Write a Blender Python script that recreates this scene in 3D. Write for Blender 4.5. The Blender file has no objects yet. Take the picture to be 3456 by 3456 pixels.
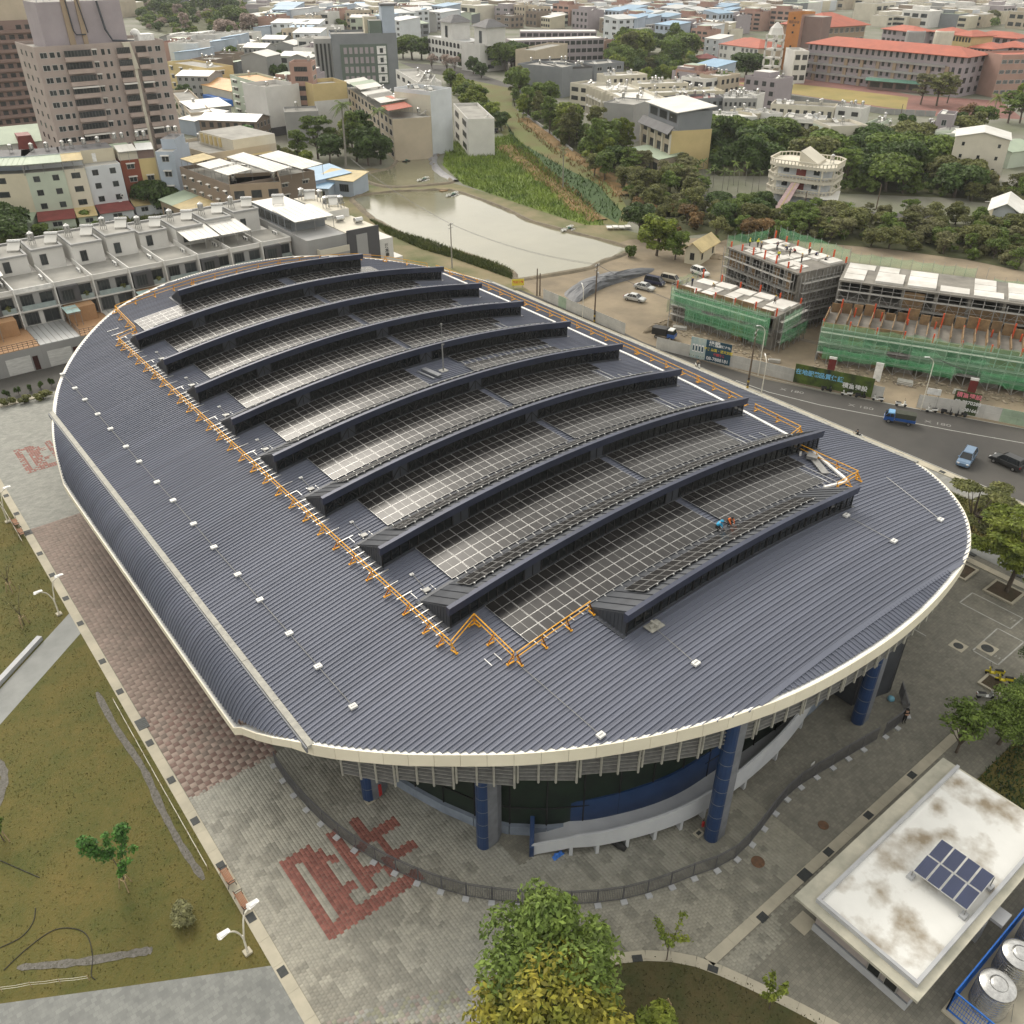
import bpy,math,random
import numpy as np
from mathutils import Vector,Matrix
scn=bpy.context.scene
# ------------------------------------------------------------------ camera
CAM_H=62.0;PITCH=math.radians(33.3);YAW=math.radians(38.5);FPX=2938.0
cam=bpy.data.cameras.new("camera");cam.sensor_width=36.0;cam.lens=FPX/3456*36
cam.clip_start=0.5;cam.clip_end=9000
cam_o=bpy.data.objects.new("camera",cam);scn.collection.objects.link(cam_o)
cam_o.location=(0,0,CAM_H);cam_o.rotation_euler=(math.pi/2-PITCH,0,-YAW)
scn.camera=cam_o
# ------------------------------------------------------------------ sky, sun, exposure
SUN_EL=math.radians(40);SUN_AZ=math.radians(10)
world=bpy.data.worlds.new("World");scn.world=world;world.use_nodes=True
nt=world.node_tree;nt.nodes.clear()
sky=nt.nodes.new('ShaderNodeTexSky');sky.sky_type='NISHITA';sky.sun_disc=False
sky.sun_elevation=SUN_EL;sky.sun_rotation=SUN_AZ;sky.air_density=1.3;sky.dust_density=6.0;sky.ozone_density=1.0
hsv=nt.nodes.new('ShaderNodeHueSaturation');hsv.inputs['Saturation'].default_value=0.22
wm=nt.nodes.new('ShaderNodeMix');wm.data_type='RGBA';wm.blend_type='MULTIPLY';wm.inputs[0].default_value=1.0
wm.inputs[7].default_value=(1.0,0.965,0.90,1)
bg=nt.nodes.new('ShaderNodeBackground');bg.inputs[1].default_value=0.15
wo=nt.nodes.new('ShaderNodeOutputWorld')
cl=nt.nodes.new('ShaderNodeMix');cl.data_type='RGBA';cl.inputs[0].default_value=0.62;cl.inputs[7].default_value=(5.6,5.6,5.5,1)
nt.links.new(sky.outputs[0],hsv.inputs['Color']);nt.links.new(hsv.outputs[0],cl.inputs[6]);nt.links.new(cl.outputs[2],wm.inputs[6])
nt.links.new(wm.outputs[2],bg.inputs[0]);nt.links.new(bg.outputs[0],wo.inputs[0])
sl=bpy.data.lights.new("sun",'SUN');sl.energy=0.8;sl.angle=math.radians(26);sl.color=(1.0,0.93,0.82)
so=bpy.data.objects.new("sun",sl);scn.collection.objects.link(so)
sd=Vector((math.sin(SUN_AZ)*math.cos(SUN_EL),math.cos(SUN_AZ)*math.cos(SUN_EL),math.sin(SUN_EL)))
so.rotation_euler=sd.to_track_quat('Z','Y').to_euler()
so.location=(0,0,200)
vs=scn.view_settings;scn.display_settings.display_device='sRGB'
vs.view_transform='Standard';vs.look='None';vs.exposure=0.75;vs.gamma=1.0;vs.use_curve_mapping=False
scn.cycles.max_bounces=6;scn.cycles.diffuse_bounces=3;scn.cycles.glossy_bounces=3
scn.cycles.transmission_bounces=3;scn.cycles.transparent_max_bounces=10;scn.cycles.volume_bounces=0
scn.cycles.caustics_reflective=False;scn.cycles.caustics_refractive=False
# ------------------------------------------------------------------ survey helpers: where a sight line meets a level
_h=np.array([math.sin(YAW),math.cos(YAW),0]);_r=np.array([math.cos(YAW),-math.sin(YAW),0]);_u=np.array([0,0,1.0])
_fw=_h*math.cos(PITCH)-_u*math.sin(PITCH);_up=_h*math.sin(PITCH)+_u*math.cos(PITCH)
def G(x,y,z=0.0):
 d=_fw*FPX+_r*(x-1728)-_up*(y-1728)
 p=np.array([0,0,CAM_H])+d*((z-CAM_H)/d[2])
 return Vector((p[0],p[1],z))
S=3456/1932
def D(x,y,z=0.0):return G(x*S,y*S,z)
def T(c,r,x,y,z=0.0):return G(864*c+x/2.236,864*r+y/2.236,z)
def rowof(p):
 d=np.array(p)-np.array([0,0,CAM_H]);k=d@_fw
 return 1728-FPX*(d@_up)/k
def colof(p):
 d=np.array(p)-np.array([0,0,CAM_H]);k=d@_fw
 return 1728+FPX*(d@_r)/k
def ztop(p,y):
 lo,hi=-5,61
 for _ in range(40):
  m=(lo+hi)/2
  if rowof((p[0],p[1],m))>y*S:lo=m
  else:hi=m
 return lo
R=random.Random(7)
# ------------------------------------------------------------------ materials
MATS={}
def mat(name,c,c2=None,scale=1.0,rough=.65,metal=0.0,var=.12,bump=0.0,bscale=None,rnd=0.0,isl=0.0,spec=.4,detail=4.0,attr=None,stretch=None,nr=.6):
 if name in MATS:return MATS[name]
 m=bpy.data.materials.new(name);m.use_nodes=True;n=m.node_tree.nodes;L=m.node_tree.links
 b=n['Principled BSDF'];b.inputs['Roughness'].default_value=rough;b.inputs['Metallic'].default_value=metal
 b.inputs['Specular IOR Level'].default_value=spec
 c=tuple(c)if not isinstance(c,(int,float))else(c,)*3
 if c2 is None:c2=tuple(v*(1-2*var)for v in c);c=tuple(min(1,v*(1+var))for v in c)
 g=n.new('ShaderNodeNewGeometry');nz=n.new('ShaderNodeTexNoise');nz.inputs['Scale'].default_value=scale;nz.inputs['Detail'].default_value=detail
 nz.inputs['Roughness'].default_value=nr
 pos=g.outputs['Position']
 if stretch:
  mp=n.new('ShaderNodeMapping');mp.inputs['Scale'].default_value=stretch;L.new(pos,mp.inputs[0]);pos=mp.outputs[0]
 L.new(pos,nz.inputs['Vector'])
 mr=n.new('ShaderNodeMapRange');mr.inputs[1].default_value=.32;mr.inputs[2].default_value=.68;L.new(nz.outputs[0],mr.inputs[0])
 mx=n.new('ShaderNodeMix');mx.data_type='RGBA';mx.inputs[6].default_value=(*c,1);mx.inputs[7].default_value=(*c2,1)
 L.new(mr.outputs[0],mx.inputs[0]);out=mx.outputs[2]
 def mul(sock,amt):
  nonlocal out
  r=n.new('ShaderNodeMapRange');r.inputs[3].default_value=1-amt;r.inputs[4].default_value=1+amt;L.new(sock,r.inputs[0])
  v=n.new('ShaderNodeVectorMath');v.operation='SCALE';L.new(out,v.inputs[0]);L.new(r.outputs[0],v.inputs['Scale']);out=v.outputs[0]
 if rnd:mul(n.new('ShaderNodeObjectInfo').outputs['Random'],rnd)
 if isl:mul(g.outputs['Random Per Island'],isl)
 if attr:
  a=n.new('ShaderNodeAttribute');a.attribute_name=attr
  v=n.new('ShaderNodeMix');v.data_type='RGBA';v.blend_type='MULTIPLY';v.inputs[0].default_value=1
  L.new(out,v.inputs[6]);L.new(a.outputs['Color'],v.inputs[7]);out=v.outputs[2]
 L.new(out,b.inputs['Base Color'])
 if bump:
  nb=n.new('ShaderNodeTexNoise');nb.inputs['Scale'].default_value=bscale or scale*4;nb.inputs['Detail'].default_value=3
  L.new(g.outputs['Position'],nb.inputs['Vector'])
  bp=n.new('ShaderNodeBump');bp.inputs['Strength'].default_value=bump;bp.inputs['Distance'].default_value=.1
  L.new(nb.outputs[0],bp.inputs['Height']);L.new(bp.outputs[0],b.inputs['Normal'])
 MATS[name]=m;return m
def glassy(name,c,rough=.08,spec=.5,rnd=0.0):
 return mat(name,c,var=.15,scale=.4,rough=rough,spec=spec,rnd=rnd)
 # ------------------------------------------------------------------ mesh builder and scene tree
COL=scn.collection
class M:
 def __init__(s,xf=None):s.v=[];s.f=[];s.mi=[];s.xf=xf;s.uv={}
 def _a(s,pts):
  b=len(s.v)
  if s.xf is not None:pts=[s.xf@Vector(p)for p in pts]
  s.v.extend([tuple(p)for p in pts]);return b
 def face(s,pts,m=0,uv=None):
  b=s._a(pts);s.f.append(tuple(range(b,b+len(pts))));s.mi.append(m)
  if uv:s.uv[len(s.f)-1]=uv
  return s
 def hexa(s,P,m=0,skip=()):
  b=s._a(P);F=[(3,2,1,0),(4,5,6,7),(0,1,5,4),(1,2,6,5),(2,3,7,6),(3,0,4,7)]
  for i,q in enumerate(F):
   if i in skip:continue
   s.f.append(tuple(b+k for k in q));s.mi.append(m[i]if isinstance(m,(list,tuple))else m)
  return s
 def bb(s,x0,y0,z0,x1,y1,z1,m=0,skip=()):
  return s.hexa([(x0,y0,z0),(x1,y0,z0),(x1,y1,z0),(x0,y1,z0),(x0,y0,z1),(x1,y0,z1),(x1,y1,z1),(x0,y1,z1)],m,skip)
 def box(s,c,d,rz=0.0,m=0):
  ca,sa=math.cos(rz),math.sin(rz);P=[]
  for z in(-.5,.5):
   for x,y in((-.5,-.5),(.5,-.5),(.5,.5),(-.5,.5)):
    X,Y=x*d[0],y*d[1];P.append((c[0]+X*ca-Y*sa,c[1]+X*sa+Y*ca,c[2]+z*d[2]))
  return s.hexa(P,m)
 def prism(s,pts,z0,z1,m=0,mt=None,bottom=False):
  n=len(pts);A=sum(pts[i][0]*pts[(i+1)%n][1]-pts[(i+1)%n][0]*pts[i][1]for i in range(n))
  if A<0:pts=pts[::-1]
  zz=lambda z,i:z[i]if isinstance(z,(list,tuple))else z
  b=s._a([(p[0],p[1],zz(z0,i))for i,p in enumerate(pts)]+[(p[0],p[1],zz(z1,i))for i,p in enumerate(pts)])
  for i in range(n):
   j=(i+1)%n;s.f.append((b+i,b+j,b+n+j,b+n+i));s.mi.append(m)
  s.f.append(tuple(range(b+n,b+2*n)));s.mi.append(m if mt is None else mt)
  if bottom:s.f.append(tuple(range(b+n-1,b-1,-1)));s.mi.append(m)
  return s
 def tube(s,pts,r,n=6,m=0,cap=True):
  pts=[Vector(p)for p in pts];k=len(pts);rs=r if isinstance(r,(list,tuple))else[r]*k;P=[]
  for i,p in enumerate(pts):
   t=(pts[min(i+1,k-1)]-pts[max(i-1,0)])
   t=t.normalized()if t.length>1e-9 else Vector((0,0,1))
   a=t.cross(Vector((0,0,1))if abs(t.z)<.9 else Vector((1,0,0))).normalized();bn=t.cross(a)
   for j in range(n):
    an=2*math.pi*j/n;P.append(p+(a*math.cos(an)+bn*math.sin(an))*rs[i])
  b=s._a(P)
  for i in range(k-1):
   for j in range(n):
    q=(j+1)%n;s.f.append((b+i*n+j,b+(i+1)*n+j,b+(i+1)*n+q,b+i*n+q));s.mi.append(m)
  if cap:
   s.f.append(tuple(b+j for j in range(n)));s.mi.append(m)
   s.f.append(tuple(b+(k-1)*n+j for j in range(n-1,-1,-1)));s.mi.append(m)
  return s
 def beam(s,a,b,w,h=None,m=0):
  a=Vector(a);b=Vector(b);h=h or w;t=(b-a).normalized()
  u=t.cross(Vector((0,0,1))if abs(t.z)<.95 else Vector((1,0,0))).normalized();v=u.cross(t).normalized()
  P=[q+u*(i*w/2)+v*(j*h/2)for q in(a,b)for i,j in((-1,-1),(1,-1),(1,1),(-1,1))]
  return s.hexa(P,m)
 def lathe(s,prof,c=(0,0,0),n=16,m=0):
  P=[]
  for r,z in prof:
   for j in range(n):
    a=2*math.pi*j/n;P.append((c[0]+r*math.cos(a),c[1]+r*math.sin(a),c[2]+z))
  b=s._a(P);k=len(prof)
  for i in range(k-1):
   for j in range(n):
    q=(j+1)%n;s.f.append((b+i*n+j,b+i*n+q,b+(i+1)*n+q,b+(i+1)*n+j));s.mi.append(m)
  s.f.append(tuple(b+j for j in range(n-1,-1,-1)));s.mi.append(m)
  s.f.append(tuple(b+(k-1)*n+j for j in range(n)));s.mi.append(m)
  return s
 def mesh(s,name,mats,smooth=False):
  me=bpy.data.meshes.new(name);me.from_pydata(s.v,[],s.f)
  for m in(mats if isinstance(mats,(list,tuple))else[mats]):me.materials.append(m)
  me.polygons.foreach_set('material_index',s.mi)
  if smooth:me.polygons.foreach_set('use_smooth',[True]*len(s.f))
  if s.uv:
   ul=me.uv_layers.new(name='UVMap')
   for fi,uv in s.uv.items():
    for k,li in enumerate(me.polygons[fi].loop_indices):ul.data[li].uv=uv[k]
  me.update();return me
 def build(s,name,mats,parent=None,smooth=False,**kw):
  return link(name,s.mesh(name,mats,smooth),parent,**kw)
def link(name,me,parent=None,loc=None,rz=0.0,sc=None,w=False,**kw):
 o=bpy.data.objects.new(name,me);COL.objects.link(o)
 if parent is not None:o.parent=parent
 if loc is not None:o.location=loc
 if w:o.location=Vector(loc if loc is not None else(0,0,0))-parent.location
 if rz:o.rotation_euler=(0,0,rz)
 if sc is not None:o.scale=sc
 tag(o,**kw);return o
def tag(o,label=None,cat=None,group=None,kind=None):
 if label:o['label']=label
 if cat:o['category']=cat
 if group:o['group']=group
 if kind:o['kind']=kind
 return o
def thing(name,label,cat,loc=(0,0,0),rz=0.0,group=None):
 o=bpy.data.objects.new(name,None);o.empty_display_size=.5;COL.objects.link(o)
 o.location=loc;o.rotation_euler=(0,0,rz);return tag(o,label,cat,group)
def copytree(o,loc,rz=None,label=None,group=None,sc=None):
 c=o.copy();COL.objects.link(c);c.location=loc
 if rz is not None:c.rotation_euler=(0,0,rz)
 if sc is not None:c.scale=sc
 if label:c['label']=label
 if group:c['group']=group
 def rec(a,b):
  for ch in list(a.children):
   d=ch.copy();COL.objects.link(d);d.parent=b;rec(ch,d)
 rec(o,c);return c
def npmesh(name,V,F,mats,mi=None,smooth=False):
 me=bpy.data.meshes.new(name);V=np.asarray(V,np.float32);F=np.asarray(F,np.int32);k=F.shape[1]
 me.vertices.add(len(V));me.vertices.foreach_set('co',V.ravel())
 me.loops.add(F.size);me.loops.foreach_set('vertex_index',F.ravel())
 me.polygons.add(len(F));me.polygons.foreach_set('loop_start',np.arange(0,F.size,k,dtype=np.int32))
 me.polygons.foreach_set('loop_total',np.full(len(F),k,np.int32))
 for m in(mats if isinstance(mats,(list,tuple))else[mats]):me.materials.append(m)
 if mi is not None:me.polygons.foreach_set('material_index',np.asarray(mi,np.int32))
 if smooth:me.polygons.foreach_set('use_smooth',np.ones(len(F),bool))
 me.update(calc_edges=True);return me
def lerp(a,b,t):return a+(b-a)*t
def inpoly(x,y,P):
 c=False;n=len(P);j=n-1
 for i in range(n):
  if(P[i][1]>y)!=(P[j][1]>y)and x<(P[j][0]-P[i][0])*(y-P[i][1])/(P[j][1]-P[i][1])+P[i][0]:c=not c
  j=i
 return c
def catmull(P,n,closed=False):
 P=[Vector(p)for p in P];k=len(P);out=[]
 for i in range(k if closed else k-1):
  p0=P[(i-1)%k]if closed or i>0 else P[0];p1=P[i];p2=P[(i+1)%k];p3=P[(i+2)%k]if closed or i+2<k else P[-1]
  for j in range(n):
   t=j/n;out.append(.5*((2*p1)+(p2-p0)*t+(2*p0-5*p1+4*p2-p3)*t*t+(3*p1-p0-3*p2+p3)*t**3))
 if not closed:out.append(P[-1])
 return out
def resample(P,step):
 A=np.array([tuple(p)for p in P]);d=np.r_[0,np.cumsum(np.linalg.norm(np.diff(A,axis=0),axis=1))]
 n=max(1,round(d[-1]/step));t=np.linspace(0,d[-1],n+1)
 return[Vector([np.interp(q,d,A[:,k])for k in range(A.shape[1])])for q in t]
# ================================================================== STADIUM
m_roof=mat('roof metal',(.140,.152,.195),(.11,.122,.16),scale=.12,rough=.5,metal=.1,spec=.3,rnd=.09,stretch=(.25,1,1))
m_navy=mat('navy metal',(.044,.052,.085),scale=.3,rough=.45,metal=.2)
m_dgrey=mat('dark grey metal',(.060,.066,.078),scale=.5,rough=.5,metal=.2)
m_cream=mat('cream aluminium',(.80,.75,.61),(.72,.67,.54),scale=.4,rough=.45,rnd=.04)
m_lip=mat('white flashing',(.78,.78,.76),scale=.6,rough=.4)
m_capb=mat('weathered gutter cap',(.40,.39,.34),(.27,.265,.24),scale=1.6,rough=.7,bump=.1)
m_glassd=glassy('dark glass',(.010,.012,.013),rough=.12)
m_green=mat('dark green curtain',(.010,.022,.013),(.005,.011,.008),scale=.8,rough=.5)
m_pan=glassy('solar cells',(.019,.018,.018),rough=.24,spec=.30)
m_alu=mat('bare aluminium',(.56,.56,.55),scale=2,rough=.38,metal=.6)
m_alud=mat('dull steel',(.30,.30,.29),scale=2,rough=.5,metal=.5)
m_steel=mat('stainless steel',(.55,.55,.54),scale=3,rough=.25,metal=.9)
m_orange=mat('orange safety paint',(.83,.40,.02),scale=3,rough=.5)
m_white=mat('white paint',(.74,.74,.72),scale=1.2,rough=.55)
m_blue=mat('blue tile',(.018,.046,.125),(.013,.035,.10),scale=1,rough=.35)
m_grey=mat('grey panel',(.17,.18,.20),scale=1,rough=.5)
m_lgrey=mat('light grey render',(.46,.47,.48),(.38,.39,.41),scale=.8,rough=.7)
m_dark=mat('dark void',(.012,.012,.013),rough=.8)
CX,CY,ZR=54.0,84.0,16.0
GX0,GX1,KY0,KY1=16.3,91.7,24.2,143.0
def zv(X):return ZR-(X-CX)**2/290
def zroof(X,Y):
 if X<GX0 or X>GX1:
  e=min(1,(GX0-X if X<GX0 else X-GX1)/3.2);z=zv(GX0)-.15-4.3*(1-math.sqrt(1-e*e))
 else:z=zv(X)
 if Y<KY0:z-=.20*(KY0-Y)
 if Y>KY1:z-=.20*(Y-KY1)
 return z
OUT=catmull([(13.1,57,0),(13.35,53,0),(14.4,48.6,0),(16.6,44.5,0),(19.2,40.9,0),(22,37.6,0),(27.5,32.2,0),(33.7,27.8,0),(41,24.3,0),(49,22.6,0),(58.6,22.2,0),
(68.1,23.3,0),(75.4,25.4,0),(83.3,30.1,0),(90.2,37.2,0),(93.8,45,0),(94.9,54,0),(94.9,108,0),(93,117,0),(90,124,0),(84.6,132,0),(73.2,140,0),(60,144,0),
(49,144.6,0),(38.8,142,0),(31.8,138.6,0),(24.9,131.7,0),(19.4,123.2,0),(15.7,113.5,0),(13.5,104,0),(13.1,96,0)],12,True)
OUT=[Vector((max(13.1,min(94.9,p.x)),p.y,0))for p in OUT]
OUTr=resample(OUT+[OUT[0]],1.95)[:-1]
def cross_y(Y,P=OUT):
 xs=[]
 for i in range(len(P)):
  a,b=P[i],P[(i+1)%len(P)]
  if(a.y>Y)!=(b.y>Y):xs.append(a.x+(b.x-a.x)*(Y-a.y)/(b.y-a.y))
 return(min(xs),max(xs))if xs else None
def cross_x(X,P=OUT):
 ys=[]
 for i in range(len(P)):
  a,b=P[i],P[(i+1)%len(P)]
  if(a.x>X)!=(b.x>X):ys.append(a.y+(b.y-a.y)*(X-a.x)/(b.x-a.x))
 return(min(ys),max(ys))if ys else None
def inward(P,i):
 t=P[(i+1)%len(P)]-P[i-1];return Vector((-t.y,t.x,0)).normalized()
stadium=thing('sports_arena','huge oval sports arena with dark ribbed metal roof covered in solar panels','arena',(CX,CY,0))
RIB=.47
# ribbed roof sheets, one object for each sheet
SEC=[(.0,0),(.02,.10),(.085,.10),(.105,0),(.27,0),(.285,.018),(.32,.018),(.335,0),(RIB,0)]
def sheet(pts_fn,us,name,mtl,sec=SEC):
 mb=M();n=len(sec)
 for u in us:mb._a([pts_fn(u,a,h)for a,h in sec])
 for i in range(len(us)-1):
  for j in range(n-1):
   b=i*n+j;mb.f.append((b,b+n,b+n+1,b+1));mb.mi.append(0)
 return mb.build(name,mtl,stadium,w=True)
y=KY0
while y<KY1-.2:
 c=cross_y(y+RIB/2)
 xl,xr=max(c[0]+.45,GX0+.25),min(c[1]-.45,GX1-.25)
 n=max(3,int((xr-xl)/2.2));us=[xl+(xr-xl)*i/n for i in range(n+1)]
 sheet(lambda X,a,h:(X,y+a,zv(X)+h),us,'roof_sheet',m_roof)
 if c[0]<GX0-.3:
  us=[GX0-.25-(GX0-.25-max(c[0]+.3,13.12))*(i/9)**.8 for i in range(10)]
  def wp(X,a,h):
   e=min(.999,(GX0-X)/3.2);k=math.sqrt(1-e*e)
   return(X-h*e,y+a,zroof(X,y)+h*k)
  sheet(lambda X,a,h:wp(X,-a+RIB,h),us,'wall_sheet',m_roof)
  us2=[2*CX-u for u in us]
  sheet(lambda X,a,h:(X,y+a,zroof(X,y+a)),us2[::3],'side_cladding',m_roof,[(0,0),(.1,.05),(RIB,0)])
 y+=RIB
back=M()
for X in np.arange(30,80,RIB):
 c=cross_x(X+.2)
 if c and c[0]<KY0-.8:
  sheet(lambda Y,a,h:(X+RIB-a,Y,zroof(X,Y)+h),[KY0-.02,c[0]+.45],'eave_sheet',m_roof)
 if c and c[1]>KY1+.6:
  yb=c[1]-.45
  for(a0,h0),(a1,h1)in zip(SEC[:4]+SEC[-1:],SEC[1:4]+SEC[-1:]):
   back.face([(X+a0,KY1,zroof(X,KY1)+h0),(X+a1,KY1,zroof(X,KY1)+h1),(X+a1,yb,zroof(X,yb)+h1),(X+a0,yb,zroof(X,yb)+h0)])
back.build('rear_eave_sheets',m_roof,stadium,w=True,kind='stuff')
mb=M();c=cross_y(KY0)
kx=np.linspace(c[0]+.9,c[1]-.9,36)
for x0,x1 in zip(kx,kx[1:]):
 mb.hexa([(x0,KY0-.25,zv(x0)-.06),(x1,KY0-.25,zv(x1)-.06),(x1,KY0+.12,zv(x1)+.0),(x0,KY0+.12,zv(x0)),(x0,KY0-.25,zv(x0)+.05),(x1,KY0-.25,zv(x1)+.05),(x1,KY0+.12,zv(x1)+.11),(x0,KY0+.12,zv(x0)+.11)])
mb.build('ridge_flashing',m_roof,stadium,w=True)
# cream fascia around the eave
N=len(OUTr)
for i in range(N):
 a,b=OUTr[i],OUTr[(i+1)%N];na,nb=inward(OUTr,i),inward(OUTr,(i+1)%N);mb=M()
 t=(b-a).normalized()*.012;za,zb=zroof(a.x,a.y),zroof(b.x,b.y)
 ha=1.12 if a.x>GX0 else .72;hb=1.12 if b.x>GX0 else .72
 if a.x<GX0 or a.x>GX1:za=max(za,zroof(13.3,a.y))
 if b.x<GX0 or b.x>GX1:zb=max(zb,zroof(13.3,b.y))
 def P(p,n,o,z,s=0):q=p+n*o+t*s;return(q.x,q.y,z)
 mb.hexa([P(a,na,0,za-ha,1),P(b,nb,0,zb-hb,-1),P(b,nb,.10,zb-hb,-1),P(a,na,.10,za-ha,1),P(a,na,0,za+.10,1),P(b,nb,0,zb+.10,-1),P(b,nb,.10,zb+.10,-1),P(a,na,.10,za+.10,1)])
 w=.62;mb.hexa([P(a,na,.10,za-.12),P(b,nb,.10,zb-.12),P(b,nb,w,zb-.12),P(a,na,w,za-.12),P(a,na,.10,za+.06),P(b,nb,.10,zb+.06),P(b,nb,w,zb-.04),P(a,na,w,za-.04)],1)
 mb.build('fascia_panel',[m_cream,m_lip],stadium,w=True)
 # weathered gutter caps along both long sides
for gx,sgn in((GX0,-1),(GX1,1)):
 c=cross_x(gx+(.25 if sgn<0 else-.25));ys=np.arange(c[0]+.3,c[1]-.3,5.9);z=zv(GX0)
 for a in ys:
  b=min(a+5.85,c[1]-.3)
  M().bb(gx-.28,a,z-.2,gx+.26,b,z+.14,0).bb(gx-.42 if sgn<0 else gx+.30,a,z-.5,gx-.30 if sgn<0 else gx+.42,b,z+.02,1).build('gutter_cap',[m_capb,m_grey],stadium,w=True)
  # ---- roof monitors
MH=2.4
MON=[(35.8,40.1,71.3,43.1,12)]+[(46.45+10.74*k,30.4,81.3,33.3,23)for k in range(8)]+[(132.0,40.6,71.8,43,13)]
def panel_mesh(w,d):
 mb=M();b=.022;h=.045
 mb.bb(-w/2,-d/2,-h,w/2,d/2,0,1,skip=(1,))
 X=[-w/2,-w/2+b,-.018,.018,w/2-b,w/2];Y=[-d/2,-d/2+b,d/2-b,d/2]
 for i in range(5):
  for j in range(3):
   m=0 if j==1 and i in(1,3)else 1
   if i==2 and j==1:m=2
   mb.face([(X[i],Y[j],.001),(X[i+1],Y[j],.001),(X[i+1],Y[j+1],.001),(X[i],Y[j+1],.001)],m)
 return mb
PW,PD=1.94,1.19
PME=panel_mesh(PW-.045,PD-.02).mesh('solar_panel',[m_pan,m_alu,m_alud])
panels=[]
def put_panel(x0,Y,zfun,arr,tilt=0.0,dz=.24,zc=None):
 xc=x0+PW/2;s=math.atan2(zv(x0+PW)-zv(x0),PW)
 z=(zv(x0)+zv(x0+PW))/2+dz if zc is None else zc
 panels.append((Matrix.Translation((xc,Y,z))@Matrix.Rotation(-s,4,'Y')@Matrix.Rotation(tilt,4,'X'),arr))
gut=M()
for mi,(Y0,xa,xb,xp,npn)in enumerate(MON):
 Y1=Y0+4.35;nseg=round((xb-xa)/1.94);xs=[xa+(xb-xa)*i/nseg for i in range(nseg+1)]
 mb=M()
 for i in range(nseg):
  a,b=xs[i],xs[i+1];za,zb=zv(a),zv(b)
  # sill, head fascia, sloping roof
  mb.hexa([(a,Y0-.10,za-.1),(b,Y0-.10,zb-.1),(b,Y0+.1,zb-.1),(a,Y0+.1,za-.1),(a,Y0-.10,za+.28),(b,Y0-.10,zb+.28),(b,Y0+.1,zb+.28),(a,Y0+.1,za+.28)],1)
  a2,b2=a+(-.25 if i==0 else 0),b+(.5 if i==nseg-1 else 0)
  mb.hexa([(a2,Y0-.22,za+1.55),(b2,Y0-.22,zb+1.55),(b2,Y0+.1,zb+1.55),(a2,Y0+.1,za+1.55),(a2,Y0-.34,za+MH),(b2,Y0-.34,zb+MH),(b2,Y0+.1,zb+MH),(a2,Y0+.1,za+MH)],0)
  mb.hexa([(a,Y0+.1,za+MH-.2),(b,Y0+.1,zb+MH-.2),(b,Y1,zb-.1),(a,Y1,za-.1),(a,Y0+.1,za+MH-.03),(b,Y0+.1,zb+MH-.03),(b,Y1,zb+.12),(a,Y1,za+.12)],1)
  for q in(a,a+.97):
   zq=zv(q);mb.hexa([(q,Y0+.1,zq+MH-.04),(q+.07,Y0+.1,zq+MH-.04),(q+.07,Y1,zq+.1),(q,Y1,zq+.1),(q,Y0+.1,zq+MH+.05),(q+.07,Y0+.1,zq+MH+.05),(q+.07,Y1,zq+.2),(q,Y1,zq+.2)],1)
  mb.hexa([(a,Y1,za),(b,Y1,zb),(b,Y1+.35,zb),(a,Y1+.35,za),(a,Y1,za+.14),(b,Y1,zb+.14),(b,Y1+.35,zb+.12),(a,Y1+.35,za+.12)],1)
 for x,s in((xa,-.05),(xb,.05)):
  z=zv(x)
  P=[(x-.06,Y0-.1,z-.1),(x+.06,Y0-.1,z-.1),(x+.06,Y1,z-.1),(x-.06,Y1,z-.1),(x-.06,Y0-.1,z+MH-.05),(x+.06,Y0-.1,z+MH-.05),(x+.06,Y1,z+.14),(x-.06,Y1,z+.14)]
  mb.hexa(P,1)
  for k in range(1,10):
   yy=lerp(Y0,Y1,k/10);hh=lerp(MH,.14,k/10)
   mb.bb(x-.10 if s<0 else x+.06,yy-.03,z,x-.06 if s<0 else x+.10,yy+.03,z+hh-.1,1)
  mb.bb(x-.45 if s<0 else x,Y0-.3,z-.12,x if s<0 else x+.45,Y1+.3,z+.07,1)
 mon=mb.build('roof_monitor',[m_navy,m_dgrey],stadium,w=True)
 gx=M()
 for i in range(nseg):
  a,b=xs[i],xs[i+1];za,zb=zv(a),zv(b);bl=(nseg>20 and i in(4,nseg//2))
  M().hexa([(a+.05,Y0-.02,za+.28),(b-.05,Y0-.02,zb+.28),(b-.05,Y0+.02,zb+.28),(a+.05,Y0+.02,za+.28),(a+.05,Y0-.06,za+1.56),(b-.05,Y0-.06,zb+1.56),(b-.05,Y0,zb+1.56),(a+.05,Y0,za+1.56)],0).build('glass_pane',m_dgrey if bl else m_glassd,mon)
  gx.beam((a,Y0-.05,za+.28),(a,Y0-.10,za+1.56),.11,.12)
  mdl=(a+b)/2;gx.beam((mdl,Y0-.04,zv(mdl)+.28),(mdl,Y0-.08,zv(mdl)+1.56),.06,.08)
  if mi>=3:gx.beam((a,Y0-.06,za+.3),(mdl,Y0-.09,zv(mdl)+1.5),.07);gx.beam((mdl,Y0-.09,zv(mdl)+1.5),(b,Y0-.06,zb+.3),.07)
 gx.build('mullions',m_dark,mon,kind='stuff')
 # panels on the monitor roof: two rows
 rails=M();sl=math.atan2(-(MH-.1),4.25)
 arr_id=len(panels)
 A=dict(rails=rails,n=0,name='monitor_array');xw=xp
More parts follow.
